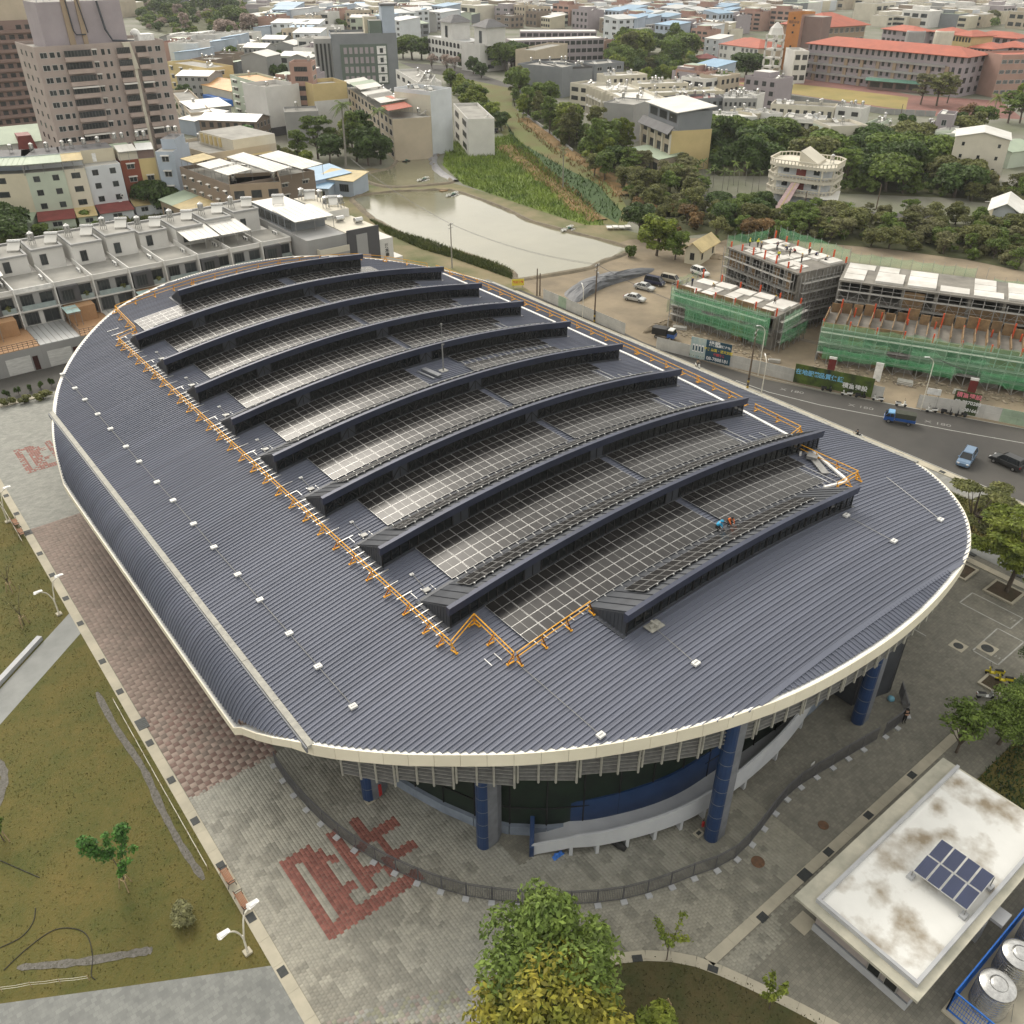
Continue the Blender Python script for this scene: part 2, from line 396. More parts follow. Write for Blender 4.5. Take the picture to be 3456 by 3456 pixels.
 for k in range(npn):
  x0=xp+k*PW
  if x0+PW>xb-1.5:break
  for r in(0,1):
   f=.38+r*.262;yy=lerp(Y0,Y1,f);zz=(zv(x0)+zv(x0+PW))/2+lerp(MH,.12,f)+.28
   put_panel(x0,yy,None,A,sl,zc=zz)
  for q in(.45,1.5):
   X=x0+q;p0=(X,lerp(Y0,Y1,.22),zv(X)+lerp(MH,.12,.22)+.12);p1=(X,lerp(Y0,Y1,.82),zv(X)+lerp(MH,.12,.82)+.12)
   rails.beam(p0,p1,.05,.07)
   rails.beam((X,p0[1]+.12,p0[2]-.14),(X,p0[1]+.12,p0[2]+.05),.12)
 A['obj']=None;A['m']=rails;A['Y']=Y0
 # ---- flat arrays between the monitors
for k in range(9):
 Y0=MON[k][0]+4.35;Yf=MON[k+1][0];rails=M();A=dict(m=rails,Y=Y0,name='solar_array');skip_mid=k==4
 n=0
 cols=[(33.85+PW*i,5,0)for i in range(12)]+[(58.1+PW*i,5,0)for i in range(8)]+[(58.1+PW*8,2,3)]
 if k==4:cols=[(33.85+PW*i,5,0)for i in range(10)]+[(60.2+PW*i,5,0)for i in range(8)]
 if k==8:cols=[(33.0+PW*i,5,0)for i in range(12)]+[(58.1+PW*i,5,0)for i in range(8)]
 for x0,nr,r0 in cols:
  for r in range(r0,r0+nr):
   Yc=Yf-.15-PD*(4-r)-PD/2
   if k==4 and x0>58 and r==2:continue
   put_panel(x0,Yc,None,A)
  for q in(.45,1.45):
   X=x0+q;rails.beam((X,Yf-.2-PD*5-.55,zv(X)+.15),(X,Yf-.1-(0 if r0+nr>4 else 2*PD),zv(X)+.15),.07,.09)
 for j in range(11):
  yy=Y0-4.3+j*1.0
  if k>0 and yy>Y0-.3 and j%2:continue
  if k>0:rails.beam((28.95,yy,zv(29)+.2),(29.0+R.uniform(1.3,1.9),yy,zv(30)+.2),.08)
 for j in range(4):rails.beam((30.2+j*1.0,Y0+.35,zv(31)+.2),(30.2+j*1.0,Y0+1.35,zv(31)+.2),.07)
 for x0 in(74.2,76.4,78.3):rails.beam((x0,Y0+.3,zv(x0)+.15),(x0,Y0+1.5,zv(x0)+.15),.07)
 A['obj']=None
order=sorted(range(len(panels)),key=lambda i:(panels[i][0].translation-Vector((0,0,62))).length)
rank={i:n for n,i in enumerate(order)}
arrs=[]
for mtx,A in panels:
 if A.get('obj')is None:A['obj']=A['m'].build(A['name'],m_alu,stadium,w=True,kind='stuff');A['rest']=[]
rest=M();pm=panel_mesh(PW-.045,PD-.02)
for i,(mtx,A)in enumerate(panels):
 if rank[i]<300:
  o=link('solar_panel',PME,A['obj']);o.matrix_local=mtx
 else:
  b=len(rest.v);rest.v.extend([tuple(mtx@Vector(p))for p in pm.v]);rest.f.extend([tuple(b+q for q in f)for f in pm.f]);rest.mi.extend(pm.mi)
rest.build('far_solar_panels',[m_pan,m_alu,m_alud],stadium,w=True,kind='stuff')
# bright drain channel along the right edge of the arrays
gp_=[(85.2,126),(85.6,106),(85.3,90),(85.3,80),(84.6,68),(83.3,58.5),(81.6,48.2)]
mb=M()
for a,b in zip(gp_,gp_[1:]):mb.beam((a[0]-.5,a[1],zv(a[0])+.2),(b[0]-.5,b[1],zv(b[0])+.2),.38,.22)
mb.beam((81.0,48.2,zv(81)+.2),(77.3,45.9,zv(77.3)+.22),.25,.2);mb.beam((79.4,45.6,zv(79)+.25),(76.2,39.2,zv(76)+.25),.34,.2);mb.beam((76.2,39.2,zv(76)+.2),(72.4,39.6,zv(72)+.2),.25,.2)
mb.build('drain_channel',m_lip,stadium,w=True)
mb=M();mb.beam((78.6,45.8,zv(78)+.3),(75.6,41.5,zv(76)+.3),.8,.14);mb.box((77.6,44.6,zv(77)+.45),(1.0,1.1,.35),.4)
mb.build('cable_tray',m_alud,stadium,w=True)
# cable with white junction boxes
jb=M().bb(-.30,-.24,0,.30,.24,.18).bb(-.20,-.03,.18,.20,.03,.2,1).mesh('junction_box',[m_white,m_alud])
jbg=M().bb(-.42,-.34,0,.42,.34,.28).mesh('junction_box',[m_alud])
cy=[124.6,118.8,114.4,109.1,104.1,98.4,93.9,88.2,83.4,77.7,72.5,66.9,62.1,56.3,51.1,45.4]
for q in cy:link('junction_box',jb,stadium,(20.35,q,zv(20.35)+.1),w=True)
for x,q in((31.9,29.9),(41.8,29.9),(69.2,34.9),(68.8,29.6),(77.4,29.5)):link('junction_box',jb,stadium,(x,q,zv(x)+.1),.05,w=True)
for k in range(8):link('junction_box',jb,stadium,(31.7,54.3+10.74*k,zv(31.7)+.1),sc=(.6,.6,.5),w=True);link('junction_box',jbg,stadium,(31.5,51.6+10.74*k,zv(31.5)+.1),sc=(.75,.75,.5),w=True)
mb=M();mb.tube([(20.35,q,zv(20.35)+.2)for q in(cy[0],cy[-1])],.035,4)
for(x0,y0),(x1,y1)in(((31.9,29.9),(31.9,39.4)),((41.8,29.9),(42.3,34.6)),((69.2,34.9),(68.8,29.6)),((82,38),(77.4,29.5))):
 mb.tube([(lerp(x0,x1,t),lerp(y0,y1,t),zv(lerp(x0,x1,t))+.16)for t in(0,.25,.5,.75,1)],.03,4)
for k in range(8):mb.tube([(31.7,54.3+10.74*k,zv(31.7)+.2),(31.5,51.6+10.74*k,zv(31.5)+.2)],.03,4)
mb.build('conductor_cable',m_alud,stadium,w=True)
zq=zv(57.2)
M().bb(56.7,85.5,zq,57.7,86.5,zq+.12).tube([(57.2,86,zq),(57.2,86,zq+3.6)],.09,8).tube([(57.2,86,zq+3.6),(57.2,86,zq+6.2)],.045,6).bb(57.1,85.9,zq+6.1,57.3,86.1,zq+6.35).beam((57.2,86,zq+3.4),(57.2,85.6,zq+3.8),.12).build('lightning_mast',m_alud,stadium,w=True)
M().beam((55.2,87.6,zv(55)+.3),(55.6,84.4,zv(55)+.3),.7,.25).beam((54.3,87.6,zv(55)+.2),(54.7,84.4,zv(55)+.2),.25,.15).build('duct_cover',m_grey,stadium,w=True)
# hatch-like bracket near the foremost monitor
zq=zv(42.4)
M().bb(41.7,34.4,zq+.1,43.2,35.4,zq+.18).bb(41.9,34.75,zq+.18,43.0,35.0,zq+.42).bb(42.35,34.5,zq+.18,42.55,35.3,zq+.5).build('cable_bracket',m_capb,stadium,w=True)
# ---- under the eave: louvre screens, columns, drum, ramp
INS=[p+inward(OUT,i)*.75 for i,p in enumerate(OUT)]
scr=resample([p for p in INS[:12*14]],4.6)
def louvre(a,b,dz):
 mb=M();t=(b-a).normalized();nrm=Vector((-t.y,t.x,0));za=min(zroof(a.x,a.y),15.6)-1.0;zb=min(zroof(b.x,b.y),15.6)-1.0
 if a.x<16.5:return
 zt=min(za,zb)-.45
 for k in range(6):
  z=zt-.25-k*.40;mb.hexa([tuple(p)for p in[a+t*.1+Vector((0,0,z)),b-t*.1+Vector((0,0,z)),b-t*.1+nrm*.28+Vector((0,0,z+.06)),a+t*.1+nrm*.28+Vector((0,0,z+.06)),a+t*.1+Vector((0,0,z+.07)),b-t*.1+Vector((0,0,z+.07)),b-t*.1+nrm*.28+Vector((0,0,z+.13)),a+t*.1+nrm*.28+Vector((0,0,z+.13))]],0)
 L=(b-a).length
 for q in(.12,L*.36,L*.64,L-.12):
  p=a+t*q-nrm*.04;mb.beam((p.x,p.y,zt-2.45),(p.x,p.y,zt+.6),.13,m=1)
 mb.build('louvre_screen',[m_alud,m_capb],stadium,w=True)
for a,b in zip(scr,scr[1:]):louvre(a,b,0)
def column(p,tail,rings):
 d=Vector(tail).normalized();nrm=Vector((-d.y,d.x,0));p=Vector((p[0],p[1],0));pts=[];r=.62
 c=p+d*r
 for k in range(9):
  a=math.pi/2+math.pi*k/8;q=c+d*math.cos(a)*r+nrm*math.sin(a)*r;pts.append((q.x,q.y))
 for o,w in((1.0,.56),(1.75,.1),(1.75,-.1),(1.0,-.56)):
  q=c+d*o-nrm*w;pts.append((q.x,q.y))
 zt=zroof(p.x,p.y)-.8;mb=M();n=len(pts)
 for i in range(n):
  a,b=pts[i],pts[(i+1)%n];mb.face([(a[0],a[1],0),(b[0],b[1],0),(b[0],b[1],zt),(a[0],a[1],zt)],0 if i<8 else 1)
 for k in range(1,8):
  z=k*1.55
  for i in range(8):
   a,b=Vector((*pts[i],0)),Vector((*pts[i+1],0));oa=(a-c).normalized()*.012;ob=(b-c).normalized()*.012
   mb.face([tuple(a+oa+Vector((0,0,z))),tuple(b+ob+Vector((0,0,z))),tuple(b+ob+Vector((0,0,z+.05))),tuple(a+oa+Vector((0,0,z+.05)))],2)
 mb.build('column',[m_blue,m_grey,m_alud],stadium,w=True)
for cp in((20.55,46.4),(25.45,36.45),(40.55,25.3),(61.3,25.15),(80,31)):column(cp,(1,0,0),0)
DR=resample(catmull([(23.6,47,0),(24.9,42.8,0),(26.6,38.7,0),(29.2,35.4,0),(33.5,32.4,0),(40,29.9,0),(50,28.9,0),(63,29.2,0),(74,33,0),(84,43,0),(88,60,0),(88,108,0),(76,130,0),(50,137,0),(30,127,0),(22,108,0),(22,60,0),(23.6,47,0)],8),3.0)
mb=M();pl=M();mu=M()
for a,b in zip(DR,DR[1:]):
 za,zb=zroof(a.x,a.y)-.6,zroof(b.x,b.y)-.6
 mb.face([(a.x,a.y,0),(b.x,b.y,0),(b.x,b.y,zb),(a.x,a.y,za)])
 nrm=Vector((b.y-a.y,a.x-b.x,0)).normalized();o=nrm*.35
 pl.hexa([(a.x+o.x,a.y+o.y,0),(b.x+o.x,b.y+o.y,0),(b.x,b.y,0),(a.x,a.y,0),(a.x+o.x,a.y+o.y,1.05),(b.x+o.x,b.y+o.y,1.05),(b.x,b.y,1.05),(a.x,a.y,1.05)])
 mu.beam((a.x+nrm.x*.05,a.y+nrm.y*.05,1),(a.x+nrm.x*.05,a.y+nrm.y*.05,za),.10)
 mu.beam((a.x+nrm.x*.06,a.y+nrm.y*.06,3.1),(b.x+nrm.x*.06,b.y+nrm.y*.06,3.1),.09)
mb.build('curtain_wall',m_green,stadium,w=True);pl.build('plinth',mat('plinth render',(.22,.26,.32),scale=.7,rough=.6),stadium,w=True);mu.build('wall_mullions',m_dark,stadium,w=True)
rp=catmull([(28.4,33.2,0),(30.9,31.2,0),(32.7,30,0),(35,28.9,0),(37.3,28,0),(39.7,27.3,0),(42.1,26.9,0),(44.6,26.75,0),(47.2,26.7,0),(52,27,0),(57,27.9,0),(62,29.4,0)],4)
mb=M();bl=M();nr=len(rp)
for i in range(nr-1):
 a,b=rp[i],rp[i+1];ta=(rp[min(i+1,nr-1)]-rp[max(0,i-1)]).normalized();tb=(rp[min(i+2,nr-1)]-rp[i]).normalized();na,nb=Vector((-ta.y,ta.x,0)),Vector((-tb.y,tb.x,0))
 h=lambda k:1.05*min(1,k/4);t_=lambda k:1.25+1.15*min(1,k/5)+.03*k
 def q(p,n,o,z):r=p+n*o;return(r.x,r.y,z)
 mb.hexa([q(a,na,0,h(i)),q(b,nb,0,h(i+1)),q(b,nb,.18,h(i+1)),q(a,na,.18,h(i)),q(a,na,0,t_(i)),q(b,nb,0,t_(i+1)),q(b,nb,.18,t_(i+1)),q(a,na,.18,t_(i))])
 mb.hexa([q(a,na,.18,h(i)-.02),q(b,nb,.18,h(i+1)-.02),q(b,nb,2.4,h(i+1)-.02),q(a,na,2.4,h(i)-.02),q(a,na,.18,h(i)+.16),q(b,nb,.18,h(i+1)+.16),q(b,nb,2.4,h(i+1)+.16),q(a,na,2.4,h(i)+.16)])
 bl.hexa([q(a,na,2.4,0),q(b,nb,2.4,0),q(b,nb,2.6,0),q(a,na,2.6,0),q(a,na,2.4,t_(i)+1.1),q(b,nb,2.4,t_(i+1)+1.1),q(b,nb,2.6,t_(i+1)+1.1),q(a,na,2.6,t_(i)+1.1)])
 if i%4==0 and i>2:
  c=q(a,na,0,0);an=math.atan2(na.y,na.x);mb.box((a.x+na.x*.9,a.y+na.y*.9,.5),(1.8,.28,1.06),an)
bl.hexa([(28.2,33.2,0),(28.5,33.0,0),(30.4,35.2,0),(30.1,35.4,0),(28.2,33.2,1.2),(28.5,33.0,1.2),(30.4,35.2,2.3),(30.1,35.4,2.3)])
mb.build('ramp',mat('ramp paint',(.54,.56,.58),(.46,.48,.51),scale=.6,rough=.6),stadium,w=True);bl.build('ramp_wall',m_blue,stadium,w=True)
mb=M();mb.bb(63.2,26.6,0,63.5,40,12.5);mb.hexa([(63.3,26.6,0),(67.6,25.4,0),(67.6,25.8,0),(63.5,27,0),(63.3,26.6,12.3),(67.6,25.4,12.3),(67.6,25.8,12.3),(63.5,27,12.3)]);mb.hexa([(67.5,25.4,0),(67.9,25.4,0),(72,36,0),(71.6,36,0),(67.5,25.4,12.3),(67.9,25.4,12.3),(72,36,12),(71.6,36,12)])
for k in range(14):mb.bb(67.75+k*.29,25.4+k*.75,0,67.95+k*.29,25.6+k*.75,12.2)
mb.build('entrance_wall',m_dgrey,stadium,w=True)
# ---- orange guard rails: each run is a thing of its own
postm=M().tube([(0,0,0),(0,0,1.05)],.03,5).beam((0,0,.85),(.62,0,.05),.07).beam((0,0,.85),(.62,.0,.05),.07).beam((-.05,0,.05),(.7,0,.05),.12,.06).beam((.62,-.12,.06),(.62,.12,.06),.1,.1).beam((.0,0,.4),(.35,0,.42),.05).mesh('post',m_orange)
def rail_run(pts,out,label,step=3.1,n0=0):
 P=[Vector((x,y,zv(x)+.1))for x,y in pts];b=P[0].copy()
 t=thing('guard_rail',label,'guard rail',b,0,'orange guard rails on the arena roof')
 mb=M()
 for a,c in zip(P,P[1:]):
  n=max(1,int((c-a).length/4))
  for h,r in((1.05,.05),(.55,.045)):
   q=[a.lerp(c,i/n)for i in range(n+1)];q=[Vector((p.x,p.y,zv(p.x)+.1+h))-b for p in q];mb.tube(q,r,5)
 mb.build('rails',m_orange,t)
 for a,c,o in zip(P,P[1:],out):
  n=max(1,round((c-a).length/step))
  for i in range(n+1):
   p=a.lerp(c,min(max((i+.0)/n,.012),.988));p.z=zv(p.x)+.1;link('post',postm,t,p-b,math.atan2(o[1],o[0]))
 return t
LR=28.95
rail_run([(LR,126.6),(LR,44.4)],[(-1,0)],'orange guard rail, the longest run along the left of the solar arrays')
rail_run([(LR,44.3),(32.1,45.4),(31.8,39.7)],[(.2,-1),(-1,0)],'orange guard rail with a zigzag corner left of the foremost solar array')
rail_run([(31.9,39.55),(39.9,39.75)],[(0,-1)],'orange guard rail along the front edge of the foremost solar array')
rail_run([(32.3,137.6),(31.9,127.3),(29.2,126.9)],[(-1,0),(0,-1)],'orange guard rail stepping in at the far left corner of the roof')
rail_run([(32.4,137.8),(45,138.4),(60,138.4),(74.5,137.2)],[(0,1)]*3,'orange guard rail running behind the farthest roof monitor',3.4)
rail_run([(74.6,136.6),(78.3,134.6),(83.6,129.2)],[(0,1),(1,1)],'orange guard rail at the far right corner of the roof by the pond')
rail_run([(84.6,128),(86.2,118),(86.4,96),(86.2,80),(85.6,68),(84.6,59.2)],[(1,0)]*5,'orange guard rail following the long right edge of the solar arrays')
rail_run([(84.3,57.6),(83.4,50.2),(78.4,48.6)],[(1,0),(0,-1)],'orange guard rail with a corner right of the second roof monitor')
rail_run([(78.0,47.0),(77.9,39.2),(73.0,38.6)],[(1,0),(0,-1)],'orange guard rail with a corner right of the foremost solar array')
# ================================================================== GROUND, PAVING, LAWN, ROAD, WATER
m_ground=mat('mixed urban ground',(.22,.21,.18),(.10,.115,.06),scale=.035,rough=.9,detail=8)
m_lawn=mat('dry lawn',(.135,.104,.028),(.058,.072,.015),scale=.16,rough=.95,bump=.8,bscale=6,detail=12,nr=.8)
m_earth=mat('bare earth',(.29,.235,.16),(.17,.14,.098),scale=.12,rough=.95,bump=.5,bscale=1.2,detail=9)
m_soil=mat('dark planting soil',(.085,.058,.036),(.05,.042,.022),scale=.8,rough=.95,bump=.6,bscale=6)
m_asph=mat('asphalt',(.085,.08,.072),(.05,.048,.045),scale=.07,rough=.85,bump=.15,bscale=8,detail=8)
m_conc=mat('concrete kerb',(.47,.43,.335),(.36,.335,.265),scale=.5,rough=.85,bump=.1,bscale=8)
m_tile=mat('grey paving tile',(.34,.338,.30),(.26,.262,.235),scale=1.2,rough=.75,bump=.08,bscale=20,attr='Col')
m_rtile=mat('red paving tile',(.27,.105,.082),(.20,.075,.06),scale=1.2,rough=.75,attr='Col')
m_btile=mat('brown paving block',(.26,.20,.17),(.195,.155,.13),scale=.5,rough=.8,attr='Col')
m_joint=mat('mortar joint',(.17,.17,.15),(.12,.12,.10),scale=.6,rough=.9)
m_grate=mat('iron grate',(.055,.06,.06),scale=4,rough=.6,metal=.3)
m_line=mat('road paint',(.46,.46,.43),(.30,.30,.28),scale=1.2,rough=.8)
m_gravel=mat('grey gravel',(.175,.165,.15),(.095,.09,.075),scale=4,rough=.95,bump=.8,bscale=10)
m_wild=mat('wild grass field',(.15,.20,.035),(.08,.12,.024),scale=.12,rough=.95,bump=.7,bscale=2.5,detail=9)
m_path=mat('pale path paving',(.27,.278,.268),(.21,.218,.21),scale=.4,rough=.8,bump=.1,bscale=10)
def paved(name,c1,c2,sx,sy,joint,scale=.8):
 m=mat(name,c1,c2,scale=scale,rough=.8);n=m.node_tree.nodes;L=m.node_tree.links;b=n['Principled BSDF']
 src=b.inputs['Base Color'].links[0].from_socket;br=n.new('ShaderNodeTexBrick');g=n.new('ShaderNodeNewGeometry')
 br.inputs['Scale'].default_value=1;br.inputs['Brick Width'].default_value=sx;br.inputs['Row Height'].default_value=sy;br.inputs['Mortar Size'].default_value=.012
 br.inputs['Color1'].default_value=(.84,.84,.84,1);br.inputs['Color2'].default_value=(1.1,1.1,1.08,1);br.inputs['Mortar'].default_value=(joint,)*3+(1,);br.inputs['Bias'].default_value=.1
 L.new(g.outputs['Position'],br.inputs['Vector']);x=n.new('ShaderNodeMix');x.data_type='RGBA';x.blend_type='MULTIPLY';x.inputs[0].default_value=1
 L.new(src,x.inputs[6]);L.new(br.outputs[0],x.inputs[7]);L.new(x.outputs[2],b.inputs['Base Color']);return m
m_plaza=paved('plaza paving',(.215,.205,.17),(.16,.155,.13),.3,.3,.72)
m_plazab=paved('far plaza paving',(.29,.29,.265),(.225,.23,.21),.6,.3,.8)
def sheetp(name,pts,z,mtl,kind='structure',parent=None,**kw):
 mb=M();mb.face([(p[0],p[1],z)for p in pts]);o=mb.build(name,mtl,parent,kind=kind,**kw)
 if o.data.polygons[0].normal.z<0:o.data.flip_normals()
 return o
sheetp('ground',[(-4000,-300),(5000,-300),(5000,6000),(-4000,6000)],0,m_ground)
plaza=sheetp('plaza',[(8.3,-5),(112.5,-5),(112.5,150),(8.3,157),(-25,157),(-25,113),(8.3,113)],.008,m_plaza)
m_under=m_plaza
lawn=sheetp('lawn',[(-60,20),(7.95,20),(7.95,128),(-60,128)],.02,m_lawn)
sheetp('path',[(7.95,88.3),(7.95,84.1),(-20,59.2),(-24,59.5)],.034,m_path)
sheetp('path',[(7.95,37.9),(7.95,10),(-40,10),(-40,65),(-8.1,47.2),(-2.8,44.1),(5.5,39.3)],.034,paved('lower path paving',(.215,.222,.212),(.17,.176,.17),.36,.36,.86))
# kerb strips of pale concrete with iron grates
def kerb(pts,w,h=.07,seg=2.4,name='kerb_strip',grates=(),gm=(.8,.62)):
 P=resample(pts,seg);first=None
 root=M();n=len(P)
 for i in range(n-1):
  a,b=P[i],P[i+1];t=(b-a).normalized();nn=Vector((-t.y,t.x,0));a2=a+t*.008;b2=b-t*.008;q=[]
  for z in(.0,h):
   for p,s in((a2,-1),(b2,-1),(b2,1),(a2,1)):q.append((p.x+nn.x*s*w/2,p.y+nn.y*s*w/2,z))
  root.hexa(q)
 o=root.build(name,m_conc,kind='structure')
 for g in grates:
  d=min(range(n-1),key=lambda i:(P[i]-Vector((g[0],g[1],0))).length);t=P[d+1]-P[d];an=math.atan2(t.y,t.x)
  mb=M();lw,ww=(g[2]if len(g)>2 else gm[0]),(g[3]if len(g)>2 else gm[1])
  mb.box((0,0,.0),(lw,ww,.03),0)
  for k in range(6):mb.box((-lw/2+lw*(k+.5)/6,0,.022),(lw/9,ww*.9,.02),0)
  link('drain_grate',mb.mesh('drain_grate',m_grate),o,(g[0],g[1],h+.004),an)
 return o
gl=[T(0,2,225,155),T(0,2,300,318),T(0,2,392,480),T(0,2,494,657),T(0,2,606,845),T(0,2,772,1132),T(0,2,905,1360),T(0,2,1135,1745),T(0,3,1295,95),T(0,3,1475,403),T(0,3,1672,740),T(0,3,1900,1130),T(1,3,203,1540),T(0,2,120,18),T(0,1,40,1815)]
k1=kerb([(8.35,16,0),(8.35,129,0)],.88,grates=[(8.35,p.y)for p in gl]+[(8.6,T(0,2,1068,1605).y,1.5,1.0),(8.4,T(0,2,225,155).y,1.2,.9)])
bed=[(36.5,9,0),(34.6,14,0),(32.6,18.3,0),(30.8,20.6,0),(28.4,22.4,0),(25.8,23.6,0),(23,24.2,0),(20.5,23.8,0),(18,22,0),(16,18,0),(15.5,10,0)]
sheetp('planting_bed',bed+[(20,0,0),(36,0,0)],.05,mat('planting bed grass',(.085,.068,.028),(.05,.056,.018),scale=.5,rough=.95,bump=.5,bscale=8))  # bed grass in a darker, duller tone than the lawn
kerb(catmull(bed,6),.8,seg=1.8,grates=[tuple(T(2,3,945,1440))[:2],tuple(T(2,3,1515,1520))[:2]],gm=(.75,.5))
kerb([(32.9,18.4,0),(70,18.4,0)],.82,grates=[tuple(T(2,3,1890,1130))[:2]+(.8,.65),tuple(T(3,3,275,810))[:2]+(1.1,.8),(47.5,18.4),(53.2,18.4),(60,18.4)])
# paving tiles that stand out one by one
rng=np.random.default_rng(5)
def vnoise(x,y,s,seed):
 xi,yi=np.floor(x/s).astype(int),np.floor(y/s).astype(int);fx,fy=x/s-xi,y/s-yi
 h=lambda a,b:(np.sin(a*127.1+b*311.7+seed*74.7)*43758.5453)%1.0
 return(h(xi,yi)*(1-fx)+h(xi+1,yi)*fx)*(1-fy)+(h(xi,yi+1)*(1-fx)+h(xi+1,yi+1)*fx)*fy
SYM=[(12,37,13.1,45.4),(12,44.3,14.8,45.4),(13.7,38.2,15,44.3),(12,36.9,20.4,38.2),(14.8,43.0,15.5,44.4),(15.4,42.5,16.1,43.4),(15,39.5,16.1,40.4),(16.4,38.6,17.3,45.4),
(17.3,39.7,18.5,40.7),(18.3,38.6,19.2,40.0),(18.3,42.4,19.4,45.3),(19.3,42.4,21.6,43.4),(18.6,39.6,21.6,40.6),(19.2,40.6,20.0,42.4),(17.3,42.0,18.3,43.0)]
def insym(x,y,oy=0):
 r=np.zeros(x.shape,bool)
 for a,b,c,d in SYM:r|=(x>a)&(x<c)&(y-oy>b)&(y-oy<d)
 return r
def tiles(cx,cy,sx,sy,g,shade,mtl,name,parent,z0=.008,h=.012,nsingle=300,joint=.009,jit=.003):
 n=len(cx);d=cx**2+cy**2+0;order=np.argsort(d+(~visible(cx,cy))*1e6)
 single=set(order[:nsingle].tolist())if nsingle else set()
 mask=np.ones(n,bool)
 if nsingle:mask[order[:nsingle]]=False
 hx,hy=(sx-joint)/2,(sy-joint)/2;b=.012
 base=np.array([(-hx,-hy,0),(hx,-hy,0),(hx,hy,0),(-hx,hy,0),(-hx+b,-hy+b,h),(hx-b,-hy+b,h),(hx-b,hy-b,h),(-hx+b,hy-b,h)],np.float32)
 Fq=np.array([(4,5,6,7),(0,1,5,4),(1,2,6,5),(2,3,7,6),(3,0,4,7)])
 X,Y,Sd=cx[mask],cy[mask],shade[mask];k=len(X);dz=rng.uniform(-jit,jit,k)
 V=base[None]+np.stack([X,Y,np.full(k,z0)],1)[:,None,:];V[:,4:,2]+=dz[:,None]
 me=npmesh(name,V.reshape(-1,3),(Fq[None]+(np.arange(k)*8)[:,None,None]).reshape(-1,4),mtl)
 a=me.attributes.new('Col','FLOAT_COLOR','POINT');c=np.ones((k,8,4),np.float32);c[...,:3]=Sd[:,None,:];a.data.foreach_set('color',c.ravel())
 link(name+'s',me,parent,kind='stuff')
 lv={}
 for i in single:
  key=tuple(np.round(shade[i]*8)/8)
  if key not in lv:
   m2=npmesh(name,base,Fq,mtl);a=m2.attributes.new('Col','FLOAT_COLOR','POINT');c=np.ones((8,4),np.float32);c[:,:3]=key;a.data.foreach_set('color',c.ravel());lv[key]=m2
  link(name,lv[key],parent,(float(cx[i]),float(cy[i]),z0+R.uniform(-jit,jit)))
def visible(x,y):
 k=_fw[0]*x+_fw[1]*y+_fw[2]*(-CAM_H);u=(_r[0]*x+_r[1]*y)/k*FPX;v=(_up[0]*x+_up[1]*y-_up[2]*CAM_H)/k*FPX
 return(k>0)&(abs(u)<1728)&(abs(v)<1728)
def fields(x0,x1,y0,y1,s):
 xs=np.arange(x0,x1,s)+s/2;ys=np.arange(y0,y1,s)+s/2;X,Y=np.meshgrid(xs,ys);X=X+(np.arange(len(ys))%2)[:,None]*0;return X.ravel(),Y.ravel()
X,Y=fields(8.82,70,16,55.7,.3)
Yk=Y+(np.floor(X/.3)%2)*.15
band=(((Yk>18.85)|(Yk<17.95))|(X<32.8))
inb=np.array([inpoly(a,b,bed+[(20,0,0),(36,0,0)])for a,b in zip(X,Yk)])if len(X)else[]
ok=visible(X,Yk)&band&~inb&~((X>39.5)&(Yk<17.9)&(Yk<17.5))&~((X>27)&(Yk>33)&(X-27>(Yk-33)*-.2))&(X<47+(Yk-16)*.0)
X,Y=X[ok],Yk[ok]
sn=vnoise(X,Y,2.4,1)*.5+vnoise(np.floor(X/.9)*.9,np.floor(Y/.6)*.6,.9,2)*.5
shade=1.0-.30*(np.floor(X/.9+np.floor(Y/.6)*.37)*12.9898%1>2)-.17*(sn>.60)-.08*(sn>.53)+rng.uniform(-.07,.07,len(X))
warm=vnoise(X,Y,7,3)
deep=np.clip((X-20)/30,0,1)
shade=shade*(1-.22*deep)  # arena's shade put into the tile colour, darker and browner to the right
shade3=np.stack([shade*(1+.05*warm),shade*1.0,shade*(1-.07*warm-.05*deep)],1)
red=insym(X,Y)
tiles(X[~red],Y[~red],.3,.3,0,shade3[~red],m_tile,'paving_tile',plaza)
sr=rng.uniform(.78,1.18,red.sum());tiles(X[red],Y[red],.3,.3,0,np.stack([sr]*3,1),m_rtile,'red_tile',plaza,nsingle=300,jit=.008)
Xf,Yf=fields(11.8,17.4,123,132,.3);rf=insym(Xf,Yf,86.4);sr=rng.uniform(.8,1.15,rf.sum())
tiles(Xf[rf],Yf[rf],.3,.3,0,np.stack([sr]*3,1),m_rtile,'far_red_tile',plaza,nsingle=0)
X,Y=fields(8.85,17,55.7,108.4,.55);ch=(np.floor((X-8.85)/.55)+np.floor((Y-55.7)/.55))%2
fade=np.clip(vnoise(X,Y,5,9)*1.3-.1,0,1);ampl=.05+.48*np.clip((78-Y)/22,0,1)+.10*fade
sb=1+(ch-.5)*ampl*1.15+rng.uniform(-.06,.06,len(X));redd=np.where(ch<.5,np.clip((80-Y)/25,0,1)*.12,0)
tiles(X,Y,.55,.55,0,np.stack([sb+redd*.6,sb-redd*.3,sb-redd*.3],1),m_btile,'paving_block',plaza,nsingle=300,joint=.018)
sheetp('plaza',[(-25,108.5),(25,108.5),(40,157),(-25,157)],.016,m_plazab)
sheetp('plaza',[(8.8,109),(25,109),(25,152),(8.8,152)],.018,m_plazab)
